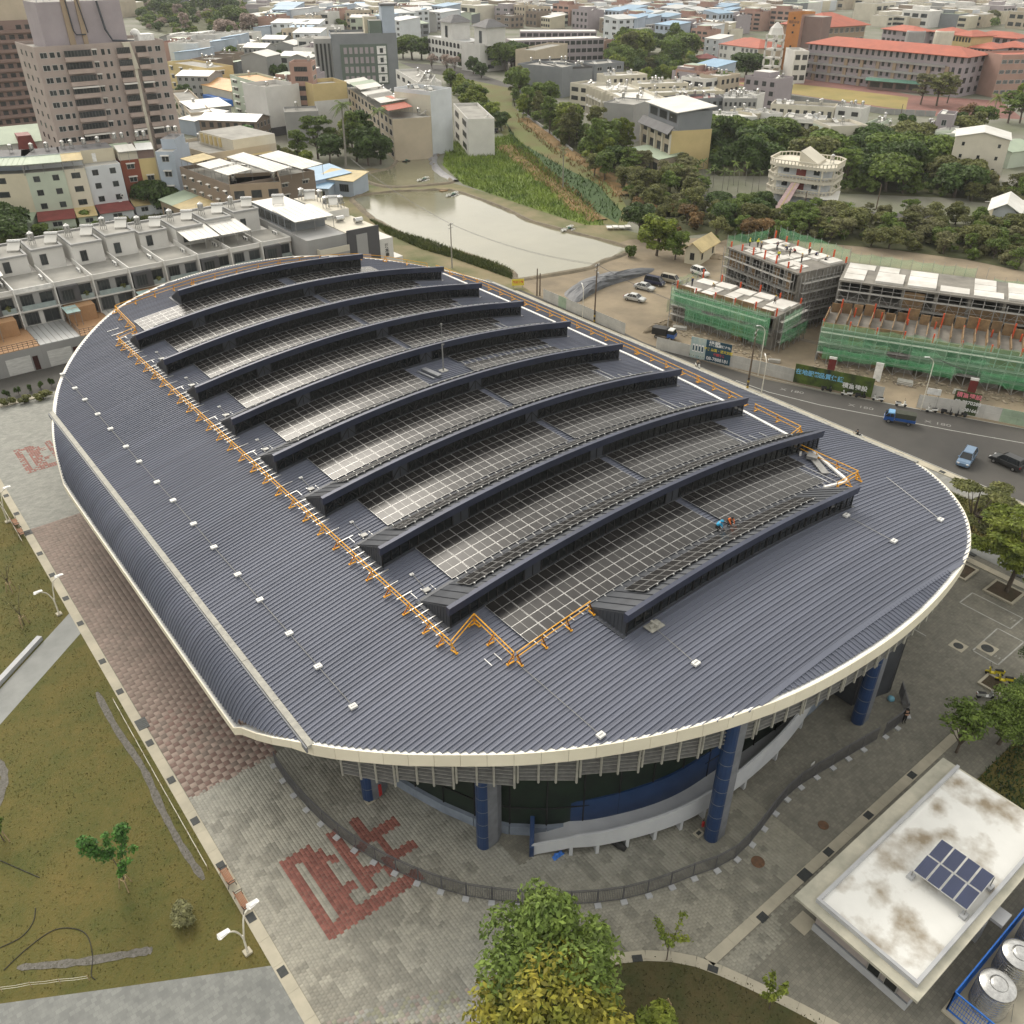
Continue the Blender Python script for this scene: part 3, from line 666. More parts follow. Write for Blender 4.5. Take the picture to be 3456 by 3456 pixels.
# grass blades on the lawn and bed
def blades(name,area,n,hmin,hmax,mtl,label,z=.02,seed=1,wd=.05,dens=None):
 r=np.random.default_rng(seed);xs=np.array([p[0]for p in area]);ys=np.array([p[1]for p in area]);X=r.uniform(xs.min(),xs.max(),n);Y=r.uniform(ys.min(),ys.max(),n)
 ok=visible(X,Y)&np.array([inpoly(a,b,area)for a,b in zip(X,Y)])
 if dens is not None:ok&=r.uniform(0,1,n)<dens(X,Y)
 X,Y=X[ok],Y[ok];k=len(X);a=r.uniform(0,6.28,k);h=r.uniform(hmin,hmax,k);ln=r.uniform(-.8,.8,(k,2))*h[:,None]
 w=wd*r.uniform(.6,1.4,k);P=np.zeros((k,3,3),np.float32)
 P[:,0]=np.stack([X-np.cos(a)*w,Y-np.sin(a)*w,np.full(k,z)],1);P[:,1]=np.stack([X+np.cos(a)*w,Y+np.sin(a)*w,np.full(k,z)],1);P[:,2]=np.stack([X+ln[:,0],Y+ln[:,1],z+h],1)
 return link(name,npmesh(name,P.reshape(-1,3),np.arange(k*3).reshape(-1,3),mtl),label=label,cat=None,kind='stuff')
m_blade=mat('grass blades',(.13,.104,.028),(.062,.074,.016),scale=.16,rough=.9,isl=.2)
LA=[(-20,54),(-8.1,47.5),(-2.8,44.4),(5.5,39.6),(7.9,38.3),(7.9,83.8),(-20,58.9)];LB=[(7.9,88.5),(7.9,113),(-8,113),(-8,74.5)]
lw=lambda X,Y:.25+.75*vnoise(X,Y,2.2,4)
blades('grass',LA,15000,.05,.13,m_blade,'short dry grass covering the left lawn',seed=2,dens=lw);blades('grass',LB,6000,.06,.16,m_blade,'dry grass on the lawn above the diagonal path',seed=3)
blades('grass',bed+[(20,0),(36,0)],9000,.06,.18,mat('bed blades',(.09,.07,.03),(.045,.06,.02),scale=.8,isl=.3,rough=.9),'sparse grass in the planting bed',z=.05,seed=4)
# gravel trench and bald patches on the lawn
def patch(pts,w,mtl,name,z):
 P=catmull([Vector((p[0],p[1],0))for p in pts],6);mb=M();L_,R_=[],[]
 for i,p in enumerate(P):
  t=(P[min(i+1,len(P)-1)]-P[max(0,i-1)]).normalized();n=Vector((-t.y,t.x,0));ww=w*R.uniform(.7,1.2)*(.3 if i in(0,len(P)-1)else 1)/2;L_.append(p+n*ww);R_.append(p-n*ww)
 for i in range(len(P)-1):mb.face([(q.x,q.y,z)for q in(R_[i],R_[i+1],L_[i+1],L_[i])])
 return mb.build(name,mtl,kind='structure')
patch([(6.55,74),(6.5,68),(6.85,61.7),(6.6,56.5),(6.55,52),(6.8,47.6)],.62,m_gravel,'gravel_strip',.05)
patch([(-6.5,49.2),(-3,46.9),(0.5,45.0),(1.6,44.4)],.6,m_gravel,'gravel_strip',.05)
patch([(-3.5,72),(-3,69),(-4,66),(-6,63)],.7,m_gravel,'gravel_strip',.05)
# right-hand side: narrow walk behind the arena front, parking bays painted on the paving, planters
sheetp('path',[(96.6,50),(96.6,10),(100.6,10),(100.6,50)],.03,m_path)
kerb([(95,60,0),(95,10,0)],1.0,grates=[tuple(T(3,2,1540,322))[:2],tuple(T(3,2,1890,483))[:2]])
def frame_line(c,w=.14,close=True):
 mb=M();n=len(c)
 for i in range(n if close else n-1):
  a,b=Vector((*c[i][:2],.016)),Vector((*c[(i+1)%n][:2],.016));t=(b-a).normalized()*w/2;nn=Vector((-t.y,t.x,0))
  mb.face([tuple(a-t-nn),tuple(b+t-nn),tuple(b+t+nn),tuple(a-t+nn)])
 return mb.build('parking_bay_line',m_line,kind='structure')
frame_line([(89.3,28.2),(86.5,28.2),(86.5,22.5),(89.3,22.5)]);frame_line([(85.5,23.4),(80.0,23.3),(79.9,20.6),(85.5,20.6)]);frame_line([(78.3,27.6),(78.3,30.2),(80.5,30.2)],close=False)
def letters(body,loc,size,mtl,rot=(0,0,0),parent=None,name='lettering',ext=.003,sx=1.0,align='CENTER',kind=None,bold=0):
 c=bpy.data.curves.new('lettering','FONT');c.body=body;c.size=size;c.align_x=align;c.align_y='CENTER';c.extrude=ext;c.offset=bold
 o=bpy.data.objects.new('tmp',c);COL.objects.link(o);bpy.context.view_layer.update()
 me=bpy.data.meshes.new_from_object(o);bpy.data.objects.remove(o);me.materials.clear();me.materials.append(mtl)
 q=link(name,me,parent,loc,kind=kind);q.rotation_euler=rot;q.scale=(sx,1,1);return q
letters('2 3 7',(88.2,22.9,.02),.5,m_line,(0,0,-1.57),name='bay_number',kind='structure');letters('2 3 8',(81,21,.02),.5,m_line,(0,0,-1.57),name='bay_number',kind='structure')
def planter(x0,y0,x1,y1,soil=m_soil,h=.22):
 t=thing('planter','concrete edged square planter filled with brown soil '+('partly hidden behind the arena eave' if y0>28 else 'holding the tall yellow green tree' if x0>90 else 'next to the parked scooters'),'planter',((x0+x1)/2,(y0+y1)/2,0))
 w=.25
 for a in((x0,y0,x1,y0+w),(x0,y1-w,x1,y1),(x0,y0+w+.005,x0+w,y1-w-.005),(x1-w,y0+w+.005,x1,y1-w-.005)):M().bb(a[0],a[1],0,a[2],a[3],h).build('kerb_block',m_conc,t,w=True)
 M().bb(x0+w,y0+w,0,x1-w,y1-w,h-.06).build('soil',soil,t,w=True)
planter(90.5,24.3,93.7,27.7);planter(90.6,29.8,93.8,33);planter(75.6,18.3,77.9,20.6)
def plate(c,w,r,rm,label,sq=True):
 t=thing('manhole_cover',label,'manhole',(c[0],c[1],.01));mb=M()
 if sq:mb.bb(-w,-w,0,w,w,.02).build('frame',m_conc,t)
 M().lathe([(r,.0),(r,.035),(r*.9,.045)],n=20).build('lid',rm,t)
 for k in range(5):M().bb(-r*.6,(k-2)*r*.3-.02,.045,r*.6,(k-2)*r*.3+.02,.055).build('lid_rib',rm,t)
rust=mat('rusty iron',(.16,.085,.045),(.09,.055,.035),scale=3,rough=.85)
plate((79.5,24.6),.75,.5,m_grate,'round iron manhole in a pale square frame nearer the arena');plate((81.5,22.5),.85,.62,m_grate,'round iron manhole in a pale square frame inside the parking bay');plate((42.3,21.4),.7,.55,rust,'rusty orange round manhole outside the curved fence',False);plate((49.4,20.2),.6,.45,rust,'small brown round manhole beside the small building',False)
# road
RF=[(113.2,103),(114.9,92.5),(117.4,79.8),(121.6,69),(127.6,56.6),(133.9,43.4),(144,22),(160,-10)]
sheetp('road',[(112.75,140),(112.75,-10)]+RF[::-1]+[(114,112),(113.6,140)],.012,m_asph)
sheetp('pavement',[(108.4,140),(108.4,12),(112.7,12),(112.7,140)],.012,paved('pavement paving',(.25,.25,.235),(.20,.20,.185),.6,.6,.8));kerb([(112.0,140,0),(112.0,15,0)],1.25,.1,3.0,grates=[(111.9,38+6.4*k)for k in range(12)])
def rline(pts,w,name='road_marking',z=.02):
 mb=M()
 for a,b in zip(pts,pts[1:]):
  a,b=Vector((*a,z)),Vector((*b,z));t=(b-a).normalized();n=Vector((-t.y,t.x,0))*w/2;mb.face([tuple(a-n),tuple(b-n),tuple(b+n),tuple(a+n)])
 return mb.build(name,m_line,kind='structure')
rline([(113.4,82),(114.0,75.7),(116.6,67.5),(120.6,59.1),(124.7,50.2),(129.4,41.2),(134,32),(143,15)],.16)
rline([(115.4,92),(117.9,80.6),(121.6,70.4),(127.2,57.6),(133.4,44.5),(140,30)],.15)
rline([(112.95,100),(112.95,15)],.13)
for c,r_,a in((180,1020,0),(700,1140,0),(1280,1265,0)):
 p=T(3,1,c,r_);letters('X 180',(p.x,p.y,.022),1.2,mat('worn road paint',(.24,.235,.22),scale=1,rough=.8),(0,0,-1.12),name='road_number',kind='structure',sx=1.3)
 # ponds, banks, wild field, channel, dirt lot
def water_mat():
 m=mat('pond water',(.205,.195,.125),(.165,.16,.10),scale=.05,rough=.06,spec=.6);n=m.node_tree.nodes;L=m.node_tree.links;b=n['Principled BSDF']
 g=n.new('ShaderNodeNewGeometry');w=n.new('ShaderNodeTexNoise');w.inputs['Scale'].default_value=1.1;w.inputs['Detail'].default_value=4;L.new(g.outputs['Position'],w.inputs['Vector'])
 bp=n.new('ShaderNodeBump');bp.inputs['Strength'].default_value=.13;bp.inputs['Distance'].default_value=.15;L.new(w.outputs[0],bp.inputs['Height']);L.new(bp.outputs[0],b.inputs['Normal']);return m
m_water=water_mat()
P1=[T(1,0,720,1490),T(1,0,1000,1448),T(1,0,1420,1432),T(1,0,1600,1465),T(1,0,1932,1590),T(2,0,200,1680),T(2,0,880,1860),T(2,1,860,-10),T(2,1,700,50),T(2,1,560,110),T(2,1,100,185),T(2,1,10,180),T(1,1,1880,110),T(1,0,1600,1932),T(1,0,1180,1810),T(1,0,880,1660),T(1,0,760,1560)]
P2=[T(1,0,1040,1130),T(1,0,1330,1090),T(1,0,1450,1090),T(1,0,1400,1150),T(1,0,1350,1220),T(1,0,1400,1290),T(1,0,1500,1370),T(1,0,1350,1400),T(1,0,960,1415),T(1,0,760,1330),T(1,0,900,1290),T(1,0,1010,1260),T(1,0,1050,1200)]
m_field=m_wild
sheetp('earth_bank',[(95,160),(112,128),(118,136),(165,140),(160,195),(158,240),(150,262),(120,262),(108,225)],.006,mat('weedy bank',(.25,.20,.12),(.085,.105,.035),scale=.09,rough=.95,bump=.6,bscale=1.5,detail=9))
sheetp('dirt_yard',[(113.3,100),(117.6,79.5),(127.8,56.4),(134.2,43.2),(150,10),(260,10),(235,100),(158,152),(116.5,146),(113.2,132)],.010,m_earth)
pond=sheetp('pond',P1,.03,m_water);sheetp('pond',P2,.03,m_water)
def bank(pts,w,h,mtl,name='pond_bank',closed=True,seed=1):
 r=random.Random(seed);P=catmull([Vector((p[0],p[1],0))for p in pts],5,closed);mb=M();n=len(P);V=[]
 for i,p in enumerate(P):
  t=(P[(i+1)%n]-P[i-1]).normalized()if closed or 0<i<n-1 else(P[min(i+1,n-1)]-P[max(i-1,0)]).normalized();nn=Vector((t.y,-t.x,0));hh=h*r.uniform(.7,1.2);ww=w*r.uniform(.8,1.2)
  V.append([p-nn*.25,p+nn*.3+Vector((0,0,hh*.8)),p+nn*ww*.6+Vector((0,0,hh)),p+nn*ww+Vector((0,0,-.05))])
 for i in range(n if closed else n-1):
  for k in range(3):mb.face([tuple(q)for q in(V[i][k],V[i][k+1],V[(i+1)%n][k+1],V[(i+1)%n][k])])
 return mb.build(name,mtl,kind='structure',smooth=True)
m_mud=mat('pond bank mud',(.215,.18,.125),(.13,.112,.08),scale=.4,rough=.9,bump=.5,bscale=2)
bank(P1,1.6,.5,m_mud);bank(P2,1.6,.5,m_mud,seed=2)
bank([T(1,0,1450,1085),T(1,0,1390,1150),T(1,0,1360,1220),T(1,0,1410,1290),T(1,0,1530,1370)],2.6,.6,mat('grey pond liner',(.24,.24,.25),(.17,.17,.18),scale=.5,rough=.5),closed=False,seed=3)
FIELD=[T(1,0,1440,1080),T(1,0,1700,1060),T(1,0,1932,1020),T(2,0,100,1110),T(2,0,420,1420),T(2,0,560,1560),T(2,0,700,1700),T(2,0,560,1700),T(2,0,300,1620),T(1,0,1932,1520),T(1,0,1560,1390),T(1,0,1410,1250)]
sheetp('meadow',FIELD,.024,m_wild)
sheetp('channel_slope',[T(1,0,1440,560),T(2,0,0,640),T(2,0,900,1180),T(2,0,1000,1500),T(2,0,860,1700),T(2,0,640,1690),T(2,0,300,1420),T(1,0,1860,1010),T(1,0,1700,900)],.016,mat('channel slope weeds',(.115,.15,.04),(.13,.10,.04),scale=.07,rough=.95,bump=.7,bscale=2,detail=9))
CHAN=[T(1,0,1500,620),T(1,0,1700,680),T(2,0,40,1060),T(2,0,330,1230),T(2,0,640,1390),T(2,0,830,1600),T(2,0,800,1690),T(2,0,640,1600),T(2,0,300,1400),T(2,0,0,1080),T(1,0,1900,940),T(1,0,1700,760)]
sheetp('drainage_channel',CHAN,.03,mat('channel greenery',(.055,.10,.028),(.028,.055,.016),scale=.3,rough=.95,bump=.8,bscale=2.5,detail=8))
rb=mat('russet scrub',(.24,.14,.055),(.13,.10,.04),scale=.35,rough=.95,bump=.8,bscale=2,detail=8)
bank([T(2,0,0,1100),T(2,0,140,1230),T(2,0,330,1370),T(2,0,480,1480),T(2,0,600,1590),T(2,0,720,1660)],5.5,.45,rb,'channel_bank',False,5);bank([T(2,0,800,1480),T(2,0,700,1360),T(2,0,560,1260),T(2,0,430,1190),T(2,0,250,1060),T(2,0,60,900)],5.5,.45,rb,'channel_bank',False,6)
RB=[T(2,0,-20,1080),T(2,0,160,1180),T(2,0,340,1330),T(2,0,500,1450),T(2,0,650,1600),T(2,0,700,1690),T(2,0,540,1600),T(2,0,300,1450),T(2,0,60,1240)];RB2=[T(2,0,860,1500),T(2,0,720,1330),T(2,0,580,1220),T(2,0,430,1150),T(2,0,240,1010),T(2,0,40,860),T(2,0,40,930),T(2,0,300,1150),T(2,0,560,1330),T(2,0,800,1540)]
mrb=mat('russet blades',(.27,.16,.06),(.15,.12,.045),scale=.2,rough=.9,isl=.35)
for q in(RB,RB2):blades('scrub',q,9000,.4,1.3,mrb,'dry russet scrub on the channel banks',seed=21,wd=.2)
mfb=mat('meadow blades',(.22,.29,.05),(.11,.17,.03),scale=.12,rough=.9,isl=.35)
blades('tall_grass',FIELD,26000,.5,1.3,mfb,'tall bright green grass between the ponds and the channel',seed=7,wd=.16,z=.02)
blades('scrub',CHAN,16000,.5,1.6,mat('scrub blades',(.07,.12,.03),(.03,.06,.016),scale=.2,rough=.9,isl=.35),'dense green weeds filling the drainage channel',seed=8,wd=.22)
SP=[T(0,0,0,1700),T(0,0,300,1700),T(0,0,1000,1650),T(0,0,1400,1600),T(0,0,1450,1680),T(0,0,900,1800),T(0,0,300,1932),T(0,0,0,1932)]
sheetp('vacant_lot',SP,.02,m_wild);blades('tall_grass',SP,14000,.3,1.0,mat('lot blades',(.13,.15,.04),(.055,.085,.022),scale=.15,rough=.9,isl=.35),'overgrown grass on the vacant lot behind the white row houses',seed=9,wd=.2)
VB=[T(1,0,860,1660),T(1,0,1050,1750),T(1,0,1300,1820),T(1,0,1600,1932),T(1,1,1800,60),T(1,1,1932,120),T(1,1,1932,175),T(1,1,1500,20),T(1,0,1250,1880),T(1,0,980,1760)]
sheetp('grass_verge',VB,.035,m_wild);blades('tall_grass',VB,16000,.4,1.1,mat('verge blades',(.115,.13,.03),(.05,.075,.02),scale=.3,rough=.9,isl=.35),'rough grass verge along the near edge of the pond',seed=10,wd=.13)
TRK=[T(2,0,1500,570),T(2,0,1932,600),T(3,0,400,590),T(3,0,1100,720),T(3,0,1750,760),T(3,0,1932,900),T(3,0,1300,880),T(3,0,500,760),T(2,0,1620,630)]
sheetp('running_track',TRK,.02,mat('red running track',(.25,.12,.10),(.18,.09,.075),scale=.1,rough=.9))
sheetp('sports_field',[T(2,0,1700,625),T(3,0,0,612),T(3,0,500,665),T(3,0,1060,735),T(3,0,1040,830),T(3,0,400,740),T(2,0,1820,660)],.03,mat('dry sports turf',(.33,.25,.09),(.21,.185,.06),scale=.06,rough=.95))
sheetp('estate_road',[T(1,0,1540,760),T(1,0,1720,920),T(1,0,1800,1060),T(1,0,1600,1060),T(1,0,1530,830)],.02,m_asph)
sheetp('estate_road',[T(1,0,1080,470),T(1,0,1500,500),T(1,0,1932,640),T(2,0,60,680),T(1,0,1600,600),T(1,0,1250,540)],.02,m_asph)
sheetp('street',[T(0,1,-300,1060),T(0,1,420,915),T(0,1,900,560),T(0,1,1400,300),T(0,1,1500,340),T(0,1,420,1010),T(0,1,-300,1180)],.022,m_asph)
sheetp('wet_yard',[T(2,0,1440,1470),T(2,0,1900,1490),T(3,0,600,1590),T(3,0,1250,1620),T(3,0,1150,1720),T(3,0,500,1640),T(2,0,1500,1590)],.02,m_asph)
# ================================================================== TREES (library)
def leafmat(name,c1,c2,isl=.45,rnd=.18,scale=.5):
 if name in MATS:return MATS[name]
 m=mat(name,c1,c2,scale=scale,rough=.62,isl=isl,rnd=rnd,spec=.3);n=m.node_tree.nodes;L=m.node_tree.links;b=n['Principled BSDF']
 t=n.new('ShaderNodeBsdfTranslucent');x=n.new('ShaderNodeMixShader');x.inputs[0].default_value=.28;o=n['Material Output']
 L.new(b.inputs['Base Color'].links[0].from_socket,t.inputs[0]);L.new(b.outputs[0],x.inputs[1]);L.new(t.outputs[0],x.inputs[2]);L.new(x.outputs[0],o.inputs[0]);return m
LEAF=dict(dark=leafmat('dark leaves',(.095,.15,.036),(.048,.084,.024)),mid=leafmat('mid green leaves',(.165,.225,.045),(.085,.135,.03)),lime=leafmat('lime leaves',(.25,.29,.045),(.125,.18,.03)),
yellow=leafmat('yellowing leaves',(.30,.26,.034),(.15,.17,.025)),olive=leafmat('olive leaves',(.19,.195,.065),(.105,.12,.04)),russet=leafmat('russet leaves',(.25,.15,.06),(.13,.095,.04)),
pink=leafmat('pale blossom',(.46,.36,.32),(.30,.24,.19)),fresh=leafmat('fresh leaves',(.09,.21,.036),(.045,.115,.025)),bare=leafmat('thin grey green leaves',(.22,.22,.10),(.14,.14,.065)))
m_bark=mat('bark',(.13,.105,.08),(.075,.06,.048),scale=3,rough=.9);m_barkp=mat('pale palm trunk',(.24,.23,.20),scale=3,rough=.9)
def leafcloud(clumps,n,size,seed,fill=.55,up=.45,asp=1.5,droop=0.0):
 r=np.random.default_rng(seed);C=np.array([c[:3]for c in clumps],float);Rr=np.array([c[3:6]if len(c)>=6 else(c[3],)*3 for c in clumps],float)
 w=(Rr.prod(1))**(2/3);idx=r.choice(len(C),n,p=w/w.sum());d=r.normal(size=(n,3));d/=np.linalg.norm(d,axis=1)[:,None];d[:,2]=np.where(d[:,2]<-.35,-d[:,2],d[:,2])
 rad=fill+(1-fill)*r.uniform(0,1,n)**.6;P=C[idx]+d*Rr[idx]*rad[:,None]
 nr=d*.8+r.normal(size=(n,3))*.55+np.array([0,0,up]);nr/=np.linalg.norm(nr,axis=1)[:,None]
 a=np.cross(nr,r.normal(size=(n,3)));a/=np.linalg.norm(a,axis=1)[:,None];b=np.cross(nr,a);s=size*r.uniform(.6,1.35,n)[:,None]
 V=np.stack([P-a*s*.5*asp,P+b*s*.36,P+a*s*.5*asp-nr*s*.12,P-b*s*.36],1)
 if droop:V[:,2,2]-=droop*s[:,0]
 return V.reshape(-1,3),np.arange(4*n).reshape(-1,4)
def crown_clumps(h,rx,rz,k,seed,flat=1.0,base=.35):
 r=random.Random(seed);out=[]
 for i in range(k):
  a=r.uniform(0,6.28);q=r.random()**.5;z=r.uniform(-1,1);w=math.sqrt(max(.05,1-(z*.85)**2));rr=rx*r.uniform(.28,.46)
  out.append((math.cos(a)*q*(rx-rr*.7)*w,math.sin(a)*q*(rx-rr*.7)*w,h+z*(rz-rr*.5),rr,rr,rr*.75*flat))
 return out
def trunk_mesh(h,top,r0,cl,seed,nb=6,m=m_bark):
 r=random.Random(seed);mb=M();lean=(r.uniform(-.04,.04)*h,r.uniform(-.04,.04)*h)
 mb.tube([(0,0,-.1),(lean[0]*.4,lean[1]*.4,top*.5),(lean[0],lean[1],top),(lean[0]*1.3,lean[1]*1.3,h*.9)],[r0*1.25,r0,r0*.8,r0*.2],7)
 for c in r.sample(cl,min(nb,len(cl))):
  z=r.uniform(top*.6,top);p0=Vector((lean[0]*z/top,lean[1]*z/top,z));p1=Vector(c[:3]);mb.tube([p0,p0.lerp(p1,.5)+Vector((0,0,-.1*h*.3)),p1],[r0*.5,r0*.35,r0*.1],5,cap=False)
 return mb.mesh('trunk',m)
PROTO={}
def proto(kind,seed):
 """metre-sized prototype: (trunk mesh, list of (crown V, F))"""
 key=(kind,seed)
 if key in PROTO:return PROTO[key]
 if kind=='round':cl=crown_clumps(4.5,3.7,3.3,18,seed);V,F=leafcloud(cl,4200,.48,seed);tr=trunk_mesh(8,3,.2,cl,seed)
 elif kind=='tall':cl=crown_clumps(5.9,3.0,5.0,20,seed);V,F=leafcloud(cl,4200,.48,seed);tr=trunk_mesh(11,3.4,.2,cl,seed)
 elif kind=='wide':cl=crown_clumps(4.2,5,3.0,24,seed,.85);V,F=leafcloud(cl,5200,.54,seed);tr=trunk_mesh(7.6,3,.24,cl,seed)
 elif kind=='loose':
  cl=crown_clumps(5.6,4,3.6,28,seed,.5);cl=[(c[0],c[1],c[2],c[3]*.75,c[4]*.75,c[5]*.6)for c in cl];V,F=leafcloud(cl,4600,.36,seed,.1,.5,1.9);tr=trunk_mesh(9.5,3.6,.2,cl,seed,12)
 elif kind=='thin':
  cl=crown_clumps(4.6,3.4,2.2,22,seed);V,F=leafcloud(cl,1500,.36,seed,.1);tr=trunk_mesh(7.5,1.6,.14,cl,seed,16)
 elif kind=='bush':cl=crown_clumps(1.0,1.4,.9,9,seed);V,F=leafcloud(cl,1500,.26,seed);tr=trunk_mesh(1.4,.4,.07,cl,seed,5)
 elif kind=='big':cl=crown_clumps(7.4,5.2,4,38,seed);V,F=leafcloud(cl,15000,.30,seed,.45);tr=trunk_mesh(10,3.4,.28,cl,seed,14)
 elif kind=='fill':cl=crown_clumps(2.4,3.2,2.4,10,seed);V,F=leafcloud(cl,1000,.75,seed);tr=None
 elif kind=='layer':
  r=random.Random(seed);cl=[]
  for i in range(30):
   z=r.uniform(3.6,9);q=(1-((z-5.2)/5.4)**2)*4.4;a=r.uniform(0,6.28);d=q*r.uniform(.3,1);cl.append((math.cos(a)*d,math.sin(a)*d,z,r.uniform(.9,1.5),r.uniform(.9,1.5),.28))
  V,F=leafcloud(cl,13000,.24,seed,.05,.7,1.9,.2);tr=trunk_mesh(9.4,5.5,.17,cl,seed,24)
 PROTO[key]=(tr,V,F,{});return PROTO[key]
def tree(p,kind,col,h,label,name='tree',cat='tree',group=None,seed=None,wide=1.0,z=0.0):
 seed=R.randint(0,2)if seed is None else seed;tr,V,F,cache=proto(kind,seed);H0=V[:,2].max()
 if col not in cache:cache[col]=npmesh('crown',V,F,LEAF[col])
 t=thing(name,label,cat,(p[0],p[1],z),R.uniform(0,6.28),group);s=h/H0;t.scale=(s*wide,s*wide,s)
 link('trunk',tr,t);link('crown',cache[col],t);return t
def palm(p,h,label,n=16,L=2.6,group=None,col='mid',r0=.17,seed=0,name='palm_tree'):
 r=random.Random(seed);t=thing(name,label,'palm tree',(p[0],p[1],0),r.uniform(0,6),group)
 M().tube([(0,0,-.1),(.02*h,0,h*.35),(.025*h,0,h*.7),(.03*h,.01*h,h)],[r0*1.2,r0,r0*.9,r0*.7],8).build('trunk',m_barkp,t)
 mb=M();o=Vector((.03*h,.01*h,h))
 for i in range(n):
  a=6.28*i/n+r.uniform(-.2,.2);el=r.uniform(-.5,1.1);d=Vector((math.cos(a),math.sin(a),0));pts=[]
  for k in range(6):s=k/5*L;pts.append(o+d*s*math.cos(el*.7)+Vector((0,0,s*math.sin(el)-.30*s*s*.55)))
  mb.tube(pts,.025,3)
  for k in range(1,26):
   f=k/26*5;i0=min(4,int(f));q=pts[i0].lerp(pts[i0+1],f-i0);tn=(pts[i0+1]-pts[i0]).normalized();sd=tn.cross(Vector((0,0,1))).normalized();ll=L*.24*math.sin(math.pi*min(.97,.12+k/29))
   for s in(-1,1):
    e=q+sd*s*ll+tn*ll*.6+Vector((0,0,-ll*.45));mb.face([tuple(q-tn*.05),tuple(e),tuple(q+tn*.10)])
 mb.build('crown',LEAF[col],t);return t
ORD=['first','second','third','fourth','fifth','sixth','seventh','eighth','ninth','tenth','eleventh','twelfth','thirteenth','fourteenth','fifteenth','sixteenth','seventeenth','eighteenth','nineteenth','twentieth']
def nth(i,n=None,side='left'):
 if n and i==0 and side=='left':return 'leftmost'
 if n and i==n-1:return 'rightmost'
 if i<20:return ORD[i]+' from the left'
 return '%dth from the left'%(i+1)if(i+1)%10 not in(1,2,3)else '%d%s from the left'%(i+1,{1:'st',2:'nd',3:'rd'}[(i+1)%10])
# ================================================================== NEAR OBJECTS
m_fence=mat('fence grey metal',(.15,.15,.158),scale=2,rough=.5,metal=.3);m_wood=mat('bench timber',(.36,.17,.085),(.24,.11,.06),scale=3,rough=.7,stretch=(1,8,1));m_black=mat('black iron',(.018,.018,.018),rough=.5)
m_stake=mat('peeled stake',(.42,.32,.19),(.30,.22,.13),scale=4,rough=.85);m_lampw=mat('lamp white',(.70,.67,.58),rough=.5);m_bluep=mat('blue painted steel',(.012,.13,.50),scale=1,rough=.45);m_red=mat('red paint',(.40,.022,.02),scale=2,rough=.5)
m_bluet=mat('blue tarpaulin',(.05,.20,.62),(.03,.13,.45),scale=3,rough=.55);m_rubber=mat('black rubber',(.02,.02,.021),rough=.7);m_skin=mat('skin',(.40,.24,.16),rough=.6);m_green2=mat('teal cladding',(.10,.22,.17),rough=.6)
# curved picket fence
FP=catmull([T(1,3,150,-20),T(1,3,270,160),T(1,3,480,390),T(1,3,770,620),T(1,3,1130,815),T(1,3,1500,950),T(1,3,1770,1000),T(2,3,80,1025),T(2,3,530,1030),T(2,3,930,975),T(2,3,1340,830),T(2,3,1710,660),T(3,2,150,2140),T(3,2,460,1932),T(3,2,820,1720)],8)
FPr=resample(FP,2.05);fence=thing('picket_fence','grey steel picket fence curving round the front of the arena','fence',FPr[10])
FH=1.75
def fpanel(a,b,par):
 mb=M();t=(b-a).normalized();L_=(b-a).length;nn=Vector((-t.y,t.x,0))
 for z in(.16,FH-.18,FH):mb.beam(a+t*.03+Vector((0,0,z)),b-t*.03+Vector((0,0,z)),.055,.045)
 n=15
 for k in range(n):p=a+t*(L_*(k+.5)/n);mb.beam(p+Vector((0,0,.16)),p+Vector((0,0,FH-.18)),.032)
 mb.build('fence_panel',m_fence,par,w=True)
 M().beam(a,a+Vector((0,0,FH+.05)),.075).build('fence_post',m_fence,par,w=True)
 M().box((a.x-nn.x*.25,a.y-nn.y*.25,.07),(.5,.42,.14),math.atan2(t.y,t.x)).build('concrete_foot',m_lgrey,par,w=True)
for a,b in zip(FPr,FPr[1:]):fpanel(a,b,fence)
f2=thing('picket_fence','short grey fence gate swung out beside the standing guard','fence',T(3,2,950,1630));fpanel(T(3,2,870,1690),T(3,2,960,1625),f2);fpanel(T(3,2,960,1625),T(3,2,1040,1560),f2)
f3=thing('picket_fence','short grey fence section closing the gap to the dark entrance wall','fence',T(3,2,1020,1460));fpanel(T(3,2,1036,1545),T(3,2,1005,1440),f3);fpanel(T(3,2,1005,1440),T(3,2,985,1370),f3)
p=T(3,3,397,82);M().box((0,0,0),(.5,.04,.32)).build('notice_plate',m_white,None,loc=(p.x-.3,p.y+.9,1.35),label='small white notice plate hung on the curved grey fence',cat='sign')
# benches
def bench(c,label,rz):
 t=thing('park_bench',label,'bench',(c[0],c[1],.075),rz,'timber benches by the kerb');
 for k in range(5):M().bb(-.80,-.22+k*.10,.42,.80,-.14+k*.10,.45).build('seat_slat',m_wood,t)
 for k in range(4):M().hexa([(-.80,.28+k*.02,.52+k*.10),(.80,.28+k*.02,.52+k*.10),(.80,.31+k*.02,.52+k*.10),(-.80,.31+k*.02,.52+k*.10),(-.80,.30+k*.02,.60+k*.10),(.80,.30+k*.02,.60+k*.10),(.80,.33+k*.02,.60+k*.10),(-.80,.33+k*.02,.60+k*.10)]).build('back_slat',m_wood,t)
 for s in(-1,1):M().tube([(s*.82,-.30,0),(s*.82,-.22,.4),(s*.82,.25,.42),(s*.82,.36,.95)],.035,6).tube([(s*.82,-.24,.42),(s*.82,-.28,.66),(s*.82,.0,.70),(s*.82,.30,.66)],.03,6).tube([(s*.82,.25,.42),(s*.82,.38,0)],.035,6).build('leg',m_black,t)
